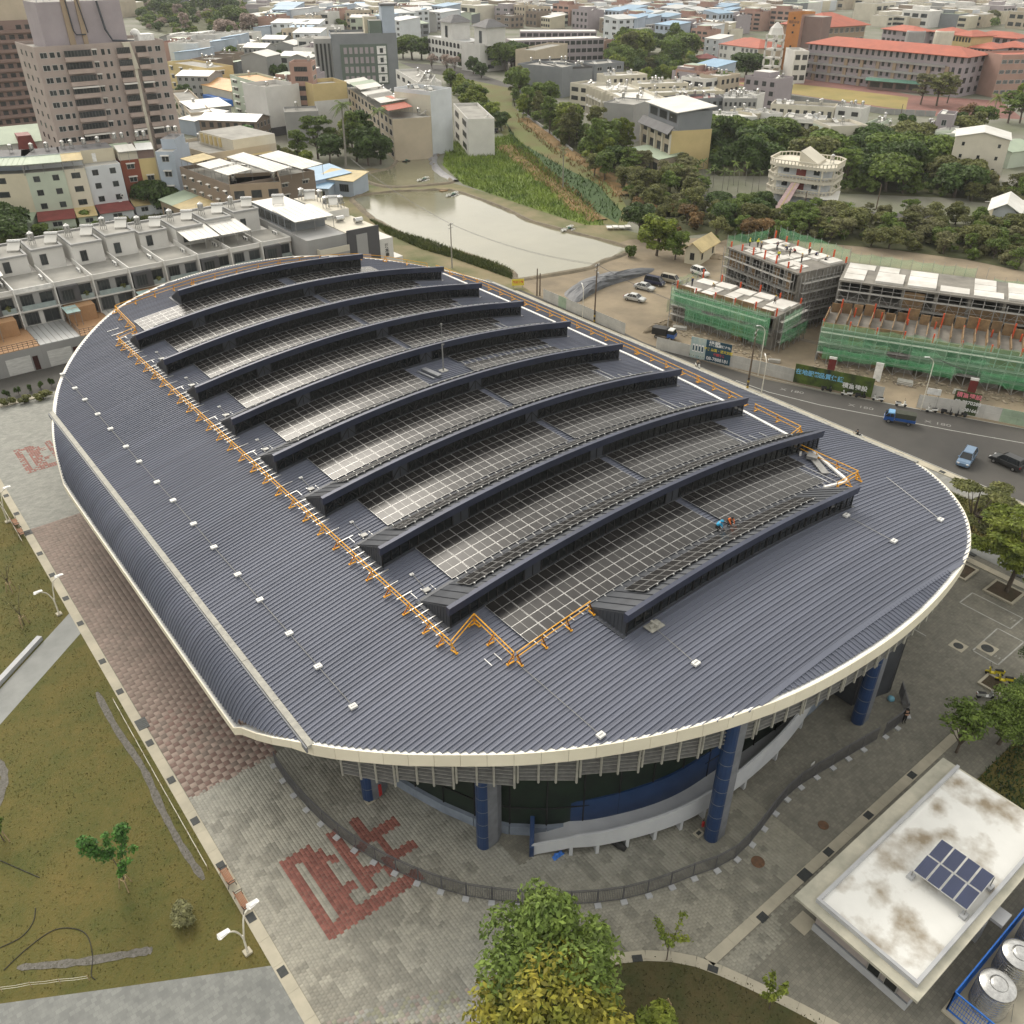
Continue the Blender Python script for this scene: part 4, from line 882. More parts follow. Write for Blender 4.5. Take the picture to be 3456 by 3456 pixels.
bench((8.35,46.4),'brown slatted bench on the pale kerb, the farther of the two near the lamp',-math.pi/2+math.pi);bench((8.4,43.7),'brown slatted bench on the pale kerb, the nearer of the two by the lamp',-math.pi/2+math.pi);bench((7.7,110.6),'reddish bench far up the left lawn edge beside the far lamp',math.pi/2);bench((7.7,107.9),'reddish bench up the left lawn edge nearest the dark grate',math.pi/2)
def lamp(c,label,rz):
 t=thing('garden_lamp',label,'street lamp',(c[0],c[1],.02),rz,'white twin arm lamps on the lawn')
 M().bb(-.28,-.28,0,.28,.28,.18).build('base',m_conc,t);M().tube([(0,0,.1),(0,0,2.2)],[.09,.07],8).build('pole',m_lampw,t)
 for s,h,d in((1,4.6,1.25),(-1,3.7,1.2)):
  P=[(0,0,1.6),(s*.12,0,2.4),(s*.45,0,h-.5),(s*d*.8,0,h-.05),(s*d,0,h)];a=M().tube(catmull([Vector(q)for q in P],4),[.065]*17,6).build('arm',m_lampw,t)
  M().hexa([(s*d-.45,-.12,h-.02),(s*d+.5,-.05,h),(s*d+.5,.05,h),(s*d-.45,.12,h-.02),(s*d-.35,-.3,h+.1),(s*d+.45,-.18,h+.1),(s*d+.45,.18,h+.1),(s*d-.35,.3,h+.1)]).bb(s*d-.25,-.16,h+.1,s*d+.25,.16,h+.16).build('lamp_head',m_white,a)
lamp((7.0,39.9),'white twin arm garden lamp beside the near benches',.1);lamp((7.0,88.8),'white twin arm garden lamp at the top of the diagonal path',.1);lamp((7.0,112),'white twin arm garden lamp cut by the left picture edge',.1)
# saplings with stakes
def stakes(t,w=.55,h=1.3,n=3):
 for i in range(n):
  a=6.28*i/n+.5;M().tube([(math.cos(a)*w,math.sin(a)*w,0),(math.cos(a)*w*.5,math.sin(a)*w*.5,h)],.045,6).build('stake',m_stake,t)
 for i in range(n):
  a,b=6.28*i/n+.5,6.28*(i+1)/n+.5;M().tube([(math.cos(a)*w*.58,math.sin(a)*w*.58,h-.18),(math.cos(b)*w*.58,math.sin(b)*w*.58,h-.12)],.035,5).build('cross_bar',m_stake,t)
def sapling(c,h,col,label,branches,leafn,size,seed,stk=True,bare=False):
 r=random.Random(seed);t=thing('sapling',label,'young tree',(c[0],c[1],.03),r.uniform(0,6));mb=M();cl=[]
 mb.tube([(0,0,0),(.05,0,h*.45)],[.05,.035],6)
 for i in range(branches):
  a=6.28*i/branches+r.uniform(-.4,.4);z0=h*r.uniform(.25,.45);sp=h*r.uniform(.18,.34);P=[Vector((.05,0,z0)),Vector((math.cos(a)*sp*.5,math.sin(a)*sp*.5,z0+(h-z0)*.5)),Vector((math.cos(a)*sp,math.sin(a)*sp,h*r.uniform(.75,1)))];mb.tube(P,[.03,.02,.01],5,cap=False)
  for f in(.35,.5,.65,.8,.92,1.0):q=P[0].lerp(P[1],f*2)if f<.5 else P[1].lerp(P[2],f*2-1);cl.append((q.x,q.y,q.z,.075*h,.075*h,.065*h))
 mb.build('trunk',m_bark,t);V,F=leafcloud(cl,leafn,size,seed,.2,.6,1.3);link('crown',npmesh('crown',V,F,LEAF[col]),t)
 if stk:stakes(t)
 return t
t=thing('sapling','staked sapling with sparse fresh green leaves in mid lawn','young tree',(1.8,50.7,.03),0)
cl=[(-1.3,.5,5.6,.75),(-1.5,.6,6.2,.6),(-1.1,.4,5.0,.6),(-.7,.3,4.5,.6),(-.4,.2,4.1,.55),(-.1,.1,4.4,.5),(-.1,.3,5.2,.35),(0,.3,5.7,.35),(0,.35,6.1,.3),(.9,-.3,6.2,.65),(1.1,-.4,6.6,.6),(.8,-.3,5.7,.5),(1.0,-.2,5.2,.4),(.75,-.1,4.5,.35),(.5,-.1,3.9,.4),(.3,0,2.6,.45),(.15,0,2.1,.45),(.7,-.2,2.9,.35),(1.3,-.5,4.2,.4),(0,0,1.7,.35)]
mb=M().tube([(0,0,0),(.05,0,1.8),(-.1,.1,3.4)],[.06,.05,.035],6)
for P in([(-.1,.1,3.4),(-.7,.3,4.4),(-1.4,.55,6.2)],[(-.1,.1,3.4),(-.05,.25,5),(0,.35,6.2)],[(.05,0,2.6),(.55,-.1,4.0),(1.05,-.35,6.6)],[(.55,-.1,3.8),(1.3,-.5,4.3)]):mb.tube(P,.022,5)
mb.build('trunk',m_bark,t);V,F=leafcloud(cl,1700,.24,11,.1,.5,1.3);link('crown',npmesh('crown',V,F,LEAF['fresh']),t);stakes(t)
sapling((-4.7,61.3),2.4,'mid','small staked sapling cut by the left picture edge',3,220,.2,12)
sapling((30.6,20.4),4.4,'lime','thin sapling with pale leaf tufts in the bed by the kerb',5,330,.22,13,False);sapling((33.6,13.6),3.2,'lime','small pale leaved sapling left of the small building',6,420,.22,14,False);sapling((3.5,89.2),4.6,'bare','nearly bare staked sapling on the upper lawn left of the lamp',4,60,.14,15);sapling((3.9,96.4),4.2,'bare','nearly bare staked sapling farther up the upper lawn',4,60,.14,16)
t=thing('tree_stakes','empty timber tree stake frame standing in the planting bed','stakes',(27.8,17.9,.05));stakes(t,.5,1.35,4)
# low concrete wall, rope fences, hoses
t=thing('low_wall','low grey concrete seat wall along the diagonal path','low wall',(-.9,81.2,0));mb=M();a,b=Vector((4.3,85.7,0)),Vector((-6,76.4,0));tt=(b-a).normalized();nn=Vector((-tt.y,tt.x,0))*.28
mb.hexa([tuple(q)for q in(a-nn,a+nn,b+nn,b-nn)][::-1]+[tuple(q+Vector((0,0,.5)))for q in(a-nn,a+nn,b+nn,b-nn)][::-1]);mb.build('wall_block',m_lgrey,t,w=True)
def ropes(pts,label,zs=(.35,.6)):
 t=thing('rope_fence',label,'rope fence',(pts[0][0],pts[0][1],.02));P=resample([Vector((*p,0))for p in pts],2.2)
 for p in P:M().tube([(p.x,p.y,.02),(p.x,p.y,.68)],.03,5).build('post',m_stake,t,w=True)
 for z in zs:
  mb=M()
  for a,b in zip(P,P[1:]):mb.tube([a+Vector((0,0,z)),a.lerp(b,.5)+Vector((0,0,z-.07)),b+Vector((0,0,z))],.016,4)
  mb.build('rope',m_lampw,t,w=True)
ropes([(7.45,71.5),(7.4,60),(7.4,48.2)],'low rope fence along the lawn beside the pale kerb');ropes([(-9.5,48.9),(-6.6,47.4),(-2.7,45.0)],'low double rope fence at the bottom left lawn corner');ropes([(7.3,122),(7.3,105.5)],'low rope fence along the upper lawn beside the far bench')
def hose(pts,label):M().tube(catmull([Vector((p.x,p.y,.06))for p in pts],8),.03,5).build('garden_hose',m_rubber,None,label=label,cat='hose',smooth=True)
hose([T(0,3,0,700),T(0,3,160,770),T(0,3,300,830)],'black hose lying straight on the middle of the lawn');hose([T(0,3,30,1530),T(0,3,200,1370),T(0,3,400,1230),T(0,3,560,1215),T(0,3,660,1270),T(0,3,700,1420),T(0,3,690,1560),T(0,3,720,1600)],'long black hose looping over the lower lawn');hose([T(0,3,0,1360),T(0,3,160,1280),T(0,3,250,1170),T(0,3,270,1060)],'short curved black hose at the left edge of the lawn')
# small service building with stained white roof
SB=thing('service_building','small pale service building with a stained white flat roof by the plaza','building',(49,12,0))
m_sbw=mat('pinkish tile wall',(.36,.32,.30),(.30,.27,.255),scale=2,rough=.75);m_sbc=mat('stained cream coping',(.56,.53,.43),(.34,.335,.275),scale=.45,rough=.85,detail=8,bump=.1)
m_roofw=mat('white roof coating',(.78,.78,.75),(.70,.70,.67),scale=.3,rough=.6);n_=m_roofw.node_tree.nodes;L_=m_roofw.node_tree.links;b_=n_['Principled BSDF'];src=b_.inputs['Base Color'].links[0].from_socket
g_=n_.new('ShaderNodeNewGeometry');nz=n_.new('ShaderNodeTexNoise');nz.inputs['Scale'].default_value=.33;nz.inputs['Detail'].default_value=7;nz.inputs['Roughness'].default_value=.55;L_.new(g_.outputs['Position'],nz.inputs['Vector']);mr=n_.new('ShaderNodeMapRange');mr.inputs[1].default_value=.50;mr.inputs[2].default_value=.70;L_.new(nz.outputs[0],mr.inputs[0])
mx=n_.new('ShaderNodeMix');mx.data_type='RGBA';mx.inputs[7].default_value=(.27,.22,.15,1);L_.new(mr.outputs[0],mx.inputs[0]);L_.new(src,mx.inputs[6]);L_.new(mx.outputs[2],b_.inputs['Base Color'])
ZB=3.5
M().bb(40.9,7.75,0,60,15.2,ZB-.25).build('wall',m_sbw,SB,w=True)
M().bb(40.82,7.67,0,40.9,15.28,.75).bb(40.9,7.67,0,60,7.75,.75).build('base_course',m_lgrey,SB,w=True);M().bb(40.86,7.71,.75,40.9,15.2,.9).build('dark_band',m_grey,SB,w=True)
rf=M().bb(39.75,7.0,ZB-.25,60.5,16.75,ZB).build('roof_slab',m_sbc,SB,w=True)
for a in((40.55,7.55,60.3,7.8),(40.55,15.25,60.3,15.5),(40.55,7.803,40.8,15.247)):M().bb(a[0],a[1],ZB,a[2],a[3],ZB+.42).build('parapet',m_lgrey,rf)
M().bb(40.8,7.8,ZB,60.3,15.25,ZB+.03).build('roof_coating',m_roofw,rf)
for yy in(8.6,9.9):
 wdw=M().bb(40.78,yy,.95,40.86,yy+.95,1.85).build('window',m_alu,SB,w=True);M().bb(40.75,yy+.06,1.01,40.785,yy+.89,1.79).build('pane',m_glassd,wdw)
M().bb(50.2,6.2,2.2,51.6,7.66,2.5).bb(49.4,7.1,0,50.2,7.66,2.1).build('side_canopy',m_lgrey,SB,w=True);M().bb(40.0,15.3,0,41.6,16.6,.02).build('door_step',m_conc,SB,w=True)
PV=thing('solar_panel_array','tilted blue solar array of eight panels standing on the stained white roof','solar array',(49,9.9,ZB+.03))
m_pvb=mat('blue solar cells',(.022,.032,.085),(.016,.024,.065),scale=.5,rough=.2,spec=.6);n_=m_pvb.node_tree.nodes;L_=m_pvb.node_tree.links;b_=n_['Principled BSDF'];src=b_.inputs['Base Color'].links[0].from_socket;tc=n_.new('ShaderNodeTexCoord');br=n_.new('ShaderNodeTexBrick');br.offset=0
br.inputs['Scale'].default_value=1;br.inputs['Brick Width'].default_value=.17;br.inputs['Row Height'].default_value=.17;br.inputs['Mortar Size'].default_value=.006;br.inputs['Color1'].default_value=br.inputs['Color2'].default_value=(1,1,1,1);br.inputs['Mortar'].default_value=(3.2,3,2.2,1)
L_.new(tc.outputs['Object'],br.inputs['Vector']);mx=n_.new('ShaderNodeMix');mx.data_type='RGBA';mx.blend_type='MULTIPLY';mx.inputs[0].default_value=1;L_.new(src,mx.inputs[6]);L_.new(br.outputs[0],mx.inputs[7]);L_.new(mx.outputs[2],b_.inputs['Base Color'])
pq=[T(3,3,1312,532,4.9),T(3,3,1722,818,4.9),T(3,3,1500,1080,4.4),T(3,3,1088,772,4.4)]
ox=(pq[1]-pq[0])/4;oy=(pq[3]-pq[0])/2;nrm=ox.cross(oy).normalized();nrm=nrm if nrm.z>0 else-nrm
fr=M()
for i in range(4):
 for j in range(2):
  c=pq[0]+ox*(i+.5)+oy*(j+.5);ux,uy=ox.normalized(),oy.normalized();w_,d_=ox.length/2-.03,oy.length/2-.03
  mb=M();mb.hexa([(-w_,-d_,-.05),(w_,-d_,-.05),(w_,d_,-.05),(-w_,d_,-.05),(-w_,-d_,0),(w_,-d_,0),(w_,d_,0),(-w_,d_,0)],1);mb.face([(-w_+.04,-d_+.04,.004),(w_-.04,-d_+.04,.004),(w_-.04,d_-.04,.004),(-w_+.04,d_-.04,.004)],0)
  o=mb.build('solar_panel',[m_pvb,m_alu],PV);vv=nrm.cross(ux);o.matrix_local=Matrix.Translation(Vector(c)-PV.location)@Matrix((ux,vv,nrm)).transposed().to_4x4()
for i in(0.05,3.95):
 for j,hh in((.05,0),(1.95,0)):
  c=pq[0]+ox*i+oy*j;M().beam((c.x,c.y,ZB+.2),(c.x,c.y,c.z-.06),.07).build('post',m_alud,PV,w=True);M().box((c.x,c.y,ZB+.16),(.6,.45,.26)).build('concrete_foot',m_lgrey,PV,w=True)
  # steel water tanks inside a blue fence
BF=thing('blue_tank_fence','bright blue steel fence round the water tanks in the bottom right corner','fence',(43,5,0))
def bfence(x0,y0,x1,y1,h=2.2):
 a,b=Vector((x0,y0,.2)),Vector((x1,y1,.2));L_=(b-a).length;n=int(L_/.16)
 for z in(.1,h):M().beam(a+Vector((0,0,z)),b+Vector((0,0,z)),.09).build('rail',m_bluep,BF,w=True)
 for k in range(int(L_/2.4)+1):p=a.lerp(b,min(1,k*2.4/L_));M().beam(p,p+Vector((0,0,h)),.09).build('post',m_bluep,BF,w=True)
 mb=M()
 for k in range(n):p=a.lerp(b,(k+.5)/n);mb.beam(p+Vector((0,0,.1)),p+Vector((0,0,h)),.03)
 for z in(.7,1.25,1.75):mb.beam(a+Vector((0,0,z)),b+Vector((0,0,z)),.03)
 mb.build('bars',m_bluep,BF,w=True,kind='stuff')
bfence(43.1,5.9,60,5.9);bfence(43.1,5.9,43.1,-2);M().bb(42.8,-2,0,62,6.1,.2).build('tank_slab',m_conc,None,kind='structure')
def tank(c,label):
 t=thing('water_tank',label,'water tank',(c[0],c[1],.2),.3,'steel water tanks in the blue fence');r=1.2;h=2.5
 pr=[(r*1.02,0),(r*1.02,.1)]
 for k in range(8):pr+=[(r,.15+k*.27),(r*1.03,.23+k*.27),(r*1.03,.30+k*.27),(r,.38+k*.27)]
 M().lathe(pr+[(r,h)],n=40).build('shell',m_steel,t,smooth=False);M().lathe([(r*1.02,h),(r*.95,h+.07),(r*.6,h+.2),(r*.5,h+.22)],n=40).build('lid',m_steel,t,smooth=True)
 M().lathe([(r*.50,h+.22),(r*.48,h+.30),(r*.3,h+.36),(r*.05,h+.38)],n=32).build('hatch',m_steel,t,smooth=True)
 for a in(0.3,2.4,4.5):M().tube([(math.cos(a)*r*.9,math.sin(a)*r*.9,h+.06),(math.cos(a)*r*1.35,math.sin(a)*r*1.35,0)],.02,5).build('guy_bar',m_alud,t)
tp=[T(3,3,1735,1640,2.7),T(3,3,1905,1410,2.7),T(3,3,2080,1200,2.7)]
tank(tp[0],'nearest of the ribbed stainless steel water tanks in the corner');tank(tp[1],'middle ribbed stainless steel water tank behind the blue fence');tank(tp[2],'farthest stainless steel water tank mostly cut by the picture edge')
# small things round the arena
def lump(name,mtl,pts,label,cat,seed=1,h=.5):
 r=random.Random(seed);n=9;mb=M();x0,y0=min(p[0]for p in pts),min(p[1]for p in pts);x1,y1=max(p[0]for p in pts),max(p[1]for p in pts);g=[[None]*n for _ in range(n)]
 for i in range(n):
  for j in range(n):e=min(1,2.2*min(i,j,n-1-i,n-1-j)/n*2);g[i][j]=(lerp(x0,x1,i/(n-1))+r.uniform(-.06,.06),lerp(y0,y1,j/(n-1))+r.uniform(-.06,.06),.015+e*h*r.uniform(.35,1))
 for i in range(n-1):
  for j in range(n-1):mb.face([g[i][j],g[i+1][j],g[i+1][j+1],g[i][j+1]])
 return mb.build(name,mtl,None,label=label,cat=cat)
a,b=T(2,3,280,660),T(2,3,430,680);lump('tarpaulin',m_bluet,[(a.x,a.y-.3),(b.x,b.y+.5)],'crumpled blue tarpaulin under the low end of the ramp','tarpaulin')
a=T(2,3,820,610);mb=M();mb.tube([(a.x-.2,a.y+.9,.4),(a.x,a.y+.2,.3),(a.x+.15,a.y-.4,.2)],[.3,.34,.22],8);mb.build('black_sack',m_rubber,None,label='long black sack leaning under the ramp opening',cat='sack',smooth=True)
t=thing('fire_cabinet','red fire hose cabinet with white lettering beside the far blue column','cabinet',T(1,3,905,210));M().box((0,0,.85),(.9,.35,1.5),-.6).build('body',m_red,t);M().box((.11,-.16,.85),(.78,.03,1.35),-.6).build('door',m_red,t);letters('消防\n器材',(.125,-.195,1.0),.26,m_lampw,(1.571,0,-.6),t);M().box((.3,.1,.05),(.06,.3,.1)).box((-.3,.1,.05),(.06,.3,.1)).build('foot',m_black,t)
t=thing('fire_extinguisher','red fire extinguishers leaning against the near right blue column','extinguisher',T(2,3,1440,440));M().lathe([(.12,0),(.13,.05),(.13,.55),(.05,.66),(.03,.75)],n=12).build('cylinder',m_red,t);M().box((0,0,.78),(.18,.05,.06)).build('handle',m_black,t)
for q,l in((T(1,3,860,250),'small pale floor box at the foot of the far blue column'),(T(2,3,1408,497),'small pale floor box at the foot of the near right blue column')):
 t=thing('floor_box',l,'floor box',(q.x,q.y,.04));M().bb(-.4,-.3,0,.4,.3,.06).build('frame',m_conc,t);M().bb(-.2,-.15,.06,.2,.15,.1).build('lid',m_grate,t)
p=T(3,2,925,1420);t=thing('blue_bag','light blue and white bag on the floor by the dark entrance wall','bag',p);M().lathe([(.22,0),(.36,.12),(.33,.35),(.12,.5)],n=10).build('sack',mat('pale blue plastic',(.18,.42,.55),rough=.5),t,smooth=True)
# near trees
big=T(2,3,180,1560)
tree((21.3,23.0),'big','mid',11.2,'dense dark green tree crown at the bottom, behind the yellowing one',seed=3,wide=1.0)
tree((19.2,19.4),'big','yellow',10.6,'large yellowing tree crown at the bottom edge of the picture',seed=5,wide=1.2)
tree((26.0,16.2),'bush','lime',3.0,'lime green shrub right of the yellowing tree',name='shrub',cat='shrub',seed=2)
tree((33.8,9.6),'bush','mid',1.5,'small shrub at the bottom edge left of the small building',name='shrub',cat='shrub',seed=1)
tree((92.4,25.9),'layer','lime',10.6,'tall layered lime green tree at the right edge beside the road',seed=6,wide=1.15)
tree((97.1,33.2),'layer','olive',9.0,'olive layered tree behind the lime tree, near the parked cars',seed=7,wide=1.2)
p=T(3,2,1365,1820);tree((69.6,15.4),'big','mid',6.8,'dark ragged tree behind the small building by the scooters',seed=8,wide=1.0);tree((73.6,14.6),'big','dark',6.0,'dark low tree between the ragged tree and the right edge',seed=8,wide=1.1);tree((79.6,16.8),'big','dark',6.6,'dark tree at the right edge above the parked scooters',seed=9,wide=.85);tree((65.6,17.3),'thin','mid',5.8,'ragged open branched tree left of the dark tree behind the small building',seed=10)
tree((4.2,45.4),'bush','bare',1.3,'low grey green shrub on the lawn beside the benches',name='shrub',cat='shrub',seed=4,wide=1.5)
for i,q in enumerate((T(0,1,60,1130),T(0,1,200,1110),T(0,1,330,1080))):tree((q.x,q.y),'bush','olive',1.3,'low olive hedge shrub on the paving at the far left, %s'%nth(i,3),name='shrub',cat='shrub',group='hedge shrubs at the far left',seed=i,wide=1.5)
HB=[(60,9),(84,9),(84,17.4),(74.5,14.6),(64,14.6),(61,17.5)]
sheetp('planting_bed',HB,.03,m_lawn);blades('grass',HB,7000,.1,.4,mat('hedge blades',(.05,.085,.022),(.025,.05,.015),scale=.6,isl=.3,rough=.9),'dark ground cover behind the small building',seed=12,z=.03,wd=.08)
for q in[(101.9,y0)for y0 in range(26,46,4)]:pass
GV=[(100.8,55),(100.8,12),(108,12),(108,55)]
sheetp('grass_verge',GV,.03,m_lawn);blades('grass',GV,9000,.1,.5,m_blade,'grass strip between the narrow walk and the road',seed=13,wd=.08)
# ================================================================== PEOPLE
def figure(J,radii,name='person'):
 """one continuous skinned body from joints J {name: (x,y,z)} along fixed bones"""
 B=[('hip','chest'),('chest','neck'),('neck','head'),('head','crown'),('chest','shl'),('shl','ell'),('ell','wrl'),('wrl','hal'),('chest','shr'),('shr','elr'),('elr','wrr'),('wrr','har'),('hip','hpl'),('hpl','knl'),('knl','anl'),('anl','tol'),('hip','hpr'),('hpr','knr'),('knr','anr'),('anr','tor')]
 ks=list(J);me=bpy.data.meshes.new(name);me.from_pydata([J[k]for k in ks],[(ks.index(a),ks.index(b))for a,b in B],[]);o=bpy.data.objects.new('tmp',me);COL.objects.link(o)
 o.modifiers.new('s','SKIN');sv=me.skin_vertices[0].data
 for k,v in zip(ks,sv):v.radius=(radii.get(k,.06),)*2 if not isinstance(radii.get(k,.06),tuple)else radii[k]
 sv[ks.index('hip')].use_root=True;o.modifiers.new('d','SUBSURF').levels=1
 bpy.context.view_layer.update();m2=bpy.data.meshes.new_from_object(o.evaluated_get(bpy.context.evaluated_depsgraph_get()));bpy.data.objects.remove(o);return m2
RAD=dict(hip=.15,chest=.165,neck=.062,head=.10,crown=.085,shl=.085,ell=.052,wrl=.036,hal=.042,shr=.085,elr=.052,wrr=.036,har=.042,hpl=.095,knl=.07,anl=.045,tol=.04,hpr=.095,knr=.07,anr=.045,tor=.04)
def pose(kind):
 if kind=='stand':return dict(hip=(0,0,.95),chest=(0,.0,1.32),neck=(0,.01,1.50),head=(0,.03,1.60),crown=(0,.02,1.72),shl=(-.19,0,1.42),ell=(-.26,.02,1.15),wrl=(-.12,.20,1.12),hal=(-.02,.23,1.14),shr=(.19,0,1.42),elr=(.26,.02,1.15),wrr=(.13,.19,1.16),har=(.03,.22,1.19),hpl=(-.10,0,.88),knl=(-.11,.02,.48),anl=(-.12,-.01,.08),tol=(-.13,.15,.04),hpr=(.10,0,.88),knr=(.11,.02,.48),anr=(.12,-.01,.08),tor=(.13,.15,.04))
 if kind=='walk':return dict(hip=(0,0,.93),chest=(0,.05,1.30),neck=(0,.08,1.48),head=(0,.12,1.57),crown=(0,.12,1.69),shl=(-.19,.05,1.40),ell=(-.24,-.10,1.15),wrl=(-.23,-.02,.92),hal=(-.22,.02,.83),shr=(.19,.05,1.40),elr=(.24,.16,1.16),wrr=(.2,.32,1.0),har=(.19,.38,.94),hpl=(-.10,0,.87),knl=(-.10,.2,.50),anl=(-.10,.18,.09),tol=(-.10,.33,.05),hpr=(.10,0,.87),knr=(.10,.02,.47),anr=(.10,-.24,.14),tor=(.10,-.12,.05))
 if kind=='crouch':return dict(hip=(0,-.12,.42),chest=(0,.12,.74),neck=(0,.24,.87),head=(0,.31,.93),crown=(0,.34,1.05),shl=(-.19,.16,.82),ell=(-.22,.36,.56),wrl=(-.12,.50,.32),hal=(-.09,.55,.24),shr=(.19,.16,.82),elr=(.22,.38,.58),wrr=(.12,.52,.34),har=(.09,.57,.26),hpl=(-.11,-.12,.38),knl=(-.18,.26,.46),anl=(-.16,.02,.08),tol=(-.17,.17,.04),hpr=(.11,-.12,.38),knr=(.18,.26,.44),anr=(.16,.02,.08),tor=(.17,.17,.04))
 return dict(hip=(0,-.05,.80),chest=(0,.02,1.16),neck=(0,.06,1.33),head=(0,.10,1.42),crown=(0,.10,1.54),shl=(-.19,.03,1.26),ell=(-.26,.22,1.05),wrl=(-.25,.42,1.0),hal=(-.25,.48,1.0),shr=(.19,.03,1.26),elr=(.26,.22,1.05),wrr=(.25,.42,1.0),har=(.25,.48,1.0),hpl=(-.11,0,.74),knl=(-.16,.38,.70),anl=(-.15,.36,.30),tol=(-.15,.50,.27),hpr=(.11,0,.74),knr=(.16,.38,.70),anr=(.15,.36,.30),tor=(.15,.50,.27))
BODY={}
def fing(mb,h,d,side):
 h=Vector(h);d=Vector(d).normalized();s=d.cross(Vector((0,0,1)));s=s.normalized()if s.length>.1 else Vector((1,0,0))
 for k,l in enumerate((.065,.078,.072,.055)):b=h+d*.03+s*(k-1.5)*.018;mb.tube([b,b+d*l*.6,b+d*l+Vector((0,0,-.02))],[.010,.009,.007],5)
 b=h+s*side*.035;mb.tube([b,b+s*side*.025+d*.035,b+d*.06+s*side*.02],[.011,.010,.008],5)
def person(loc,rz,kind,shirt,trousers,label,hat=None,sc=1.0,group=None):
 key=(kind,shirt,trousers)
 if key not in BODY:
  J=pose(kind);me=figure(J,RAD);me.materials.clear()
  for m in(MATS[shirt],MATS[trousers],m_skin,m_black):me.materials.append(m)
  hz=J['hip'][2]
  for p in me.polygons:
   c=p.center;dist=lambda k:(c-Vector(J[k])).length
   near=min(J,key=dist);p.use_smooth=True
   p.material_index=2 if near in('head','neck','crown','hal','har','wrl','wrr')else 1 if near in('hpl','hpr','knl','knr','hip')else 3 if near in('anl','anr','tol','tor')else 0
  ex=M();hd=Vector(J['head']);ex.tube([hd+Vector((0,.095,.01)),hd+Vector((0,.125,-.015))],[.012,.018],5)
  for s in(-1,1):ex.box(tuple(hd+Vector((s*.036,.093,.03))),(.026,.012,.014),0,1);ex.box(tuple(hd+Vector((s*.10,.0,.01))),(.02,.05,.06))
  ex.box(tuple(hd+Vector((0,.095,-.05))),(.045,.012,.012),0,1)
  for a,b,s in(('wrl','hal',1),('wrr','har',-1)):fing(ex,J[b],Vector(J[b])-Vector(J[a]),s)
  BODY[key]=(me,ex.mesh('face_and_fingers',[m_skin,m_black]),J)
 me,ex,J=BODY[key];t=thing('person',label,'person',loc,rz,group);t.scale=(sc,)*3
 link('body',me,t);link('face_and_fingers',ex,t);c=Vector(J['crown'])*.55+Vector(J['head'])*.45
 if hat:M().lathe([(.175 if hat[1]else .125,-.005),(.125,.0),(.122,.05),(.09,.10),(.02,.125)],tuple(c),12).build('hard_hat' if not hat[1]else 'hat',MATS[hat[0]],t,smooth=True)
 else:M().lathe([(.108,-.05),(.118,.0),(.11,.06),(.06,.1),(.01,.115)],tuple(c+Vector((0,-.02,0))),12).build('hair',m_black,t,smooth=True)
 return t
for n_,c_ in(('black cloth',.014),('orange cloth',(.80,.16,.02)),('sky blue cloth',(.04,.36,.62)),('hi-vis yellow',(.62,.62,.03)),('navy cloth',(.02,.03,.09)),('red cloth',(.40,.03,.03)),('grey cloth',.16),('white plastic',.72),('yellow plastic',(.72,.5,.04)),('tan cloth',(.30,.24,.16)),('dark trousers',.025)):mat(n_,c_,scale=8,rough=.8)
p=T(3,2,1020,1590);person((p.x,p.y,0),2.6,'stand','black cloth','black cloth','guard in black with a dark cap standing outside the fence gate, arms folded',('black cloth',True),1.08)
p=G(864*2+1545/2.236,1728+140/2.236,16.2);person((p.x,p.y,zv(p.x)+.2),-2.4,'crouch','sky blue cloth','dark trousers','worker in a sky blue shirt crouching beside the solar panels',('sky blue cloth',True),1.12)
p=G(864*2+1635/2.236,1728+100/2.236,16.2);person((p.x,p.y,zv(p.x)+.2),2.9,'crouch','orange cloth','dark trousers','worker in an orange shirt crouching beside the solar panels',None,1.12)
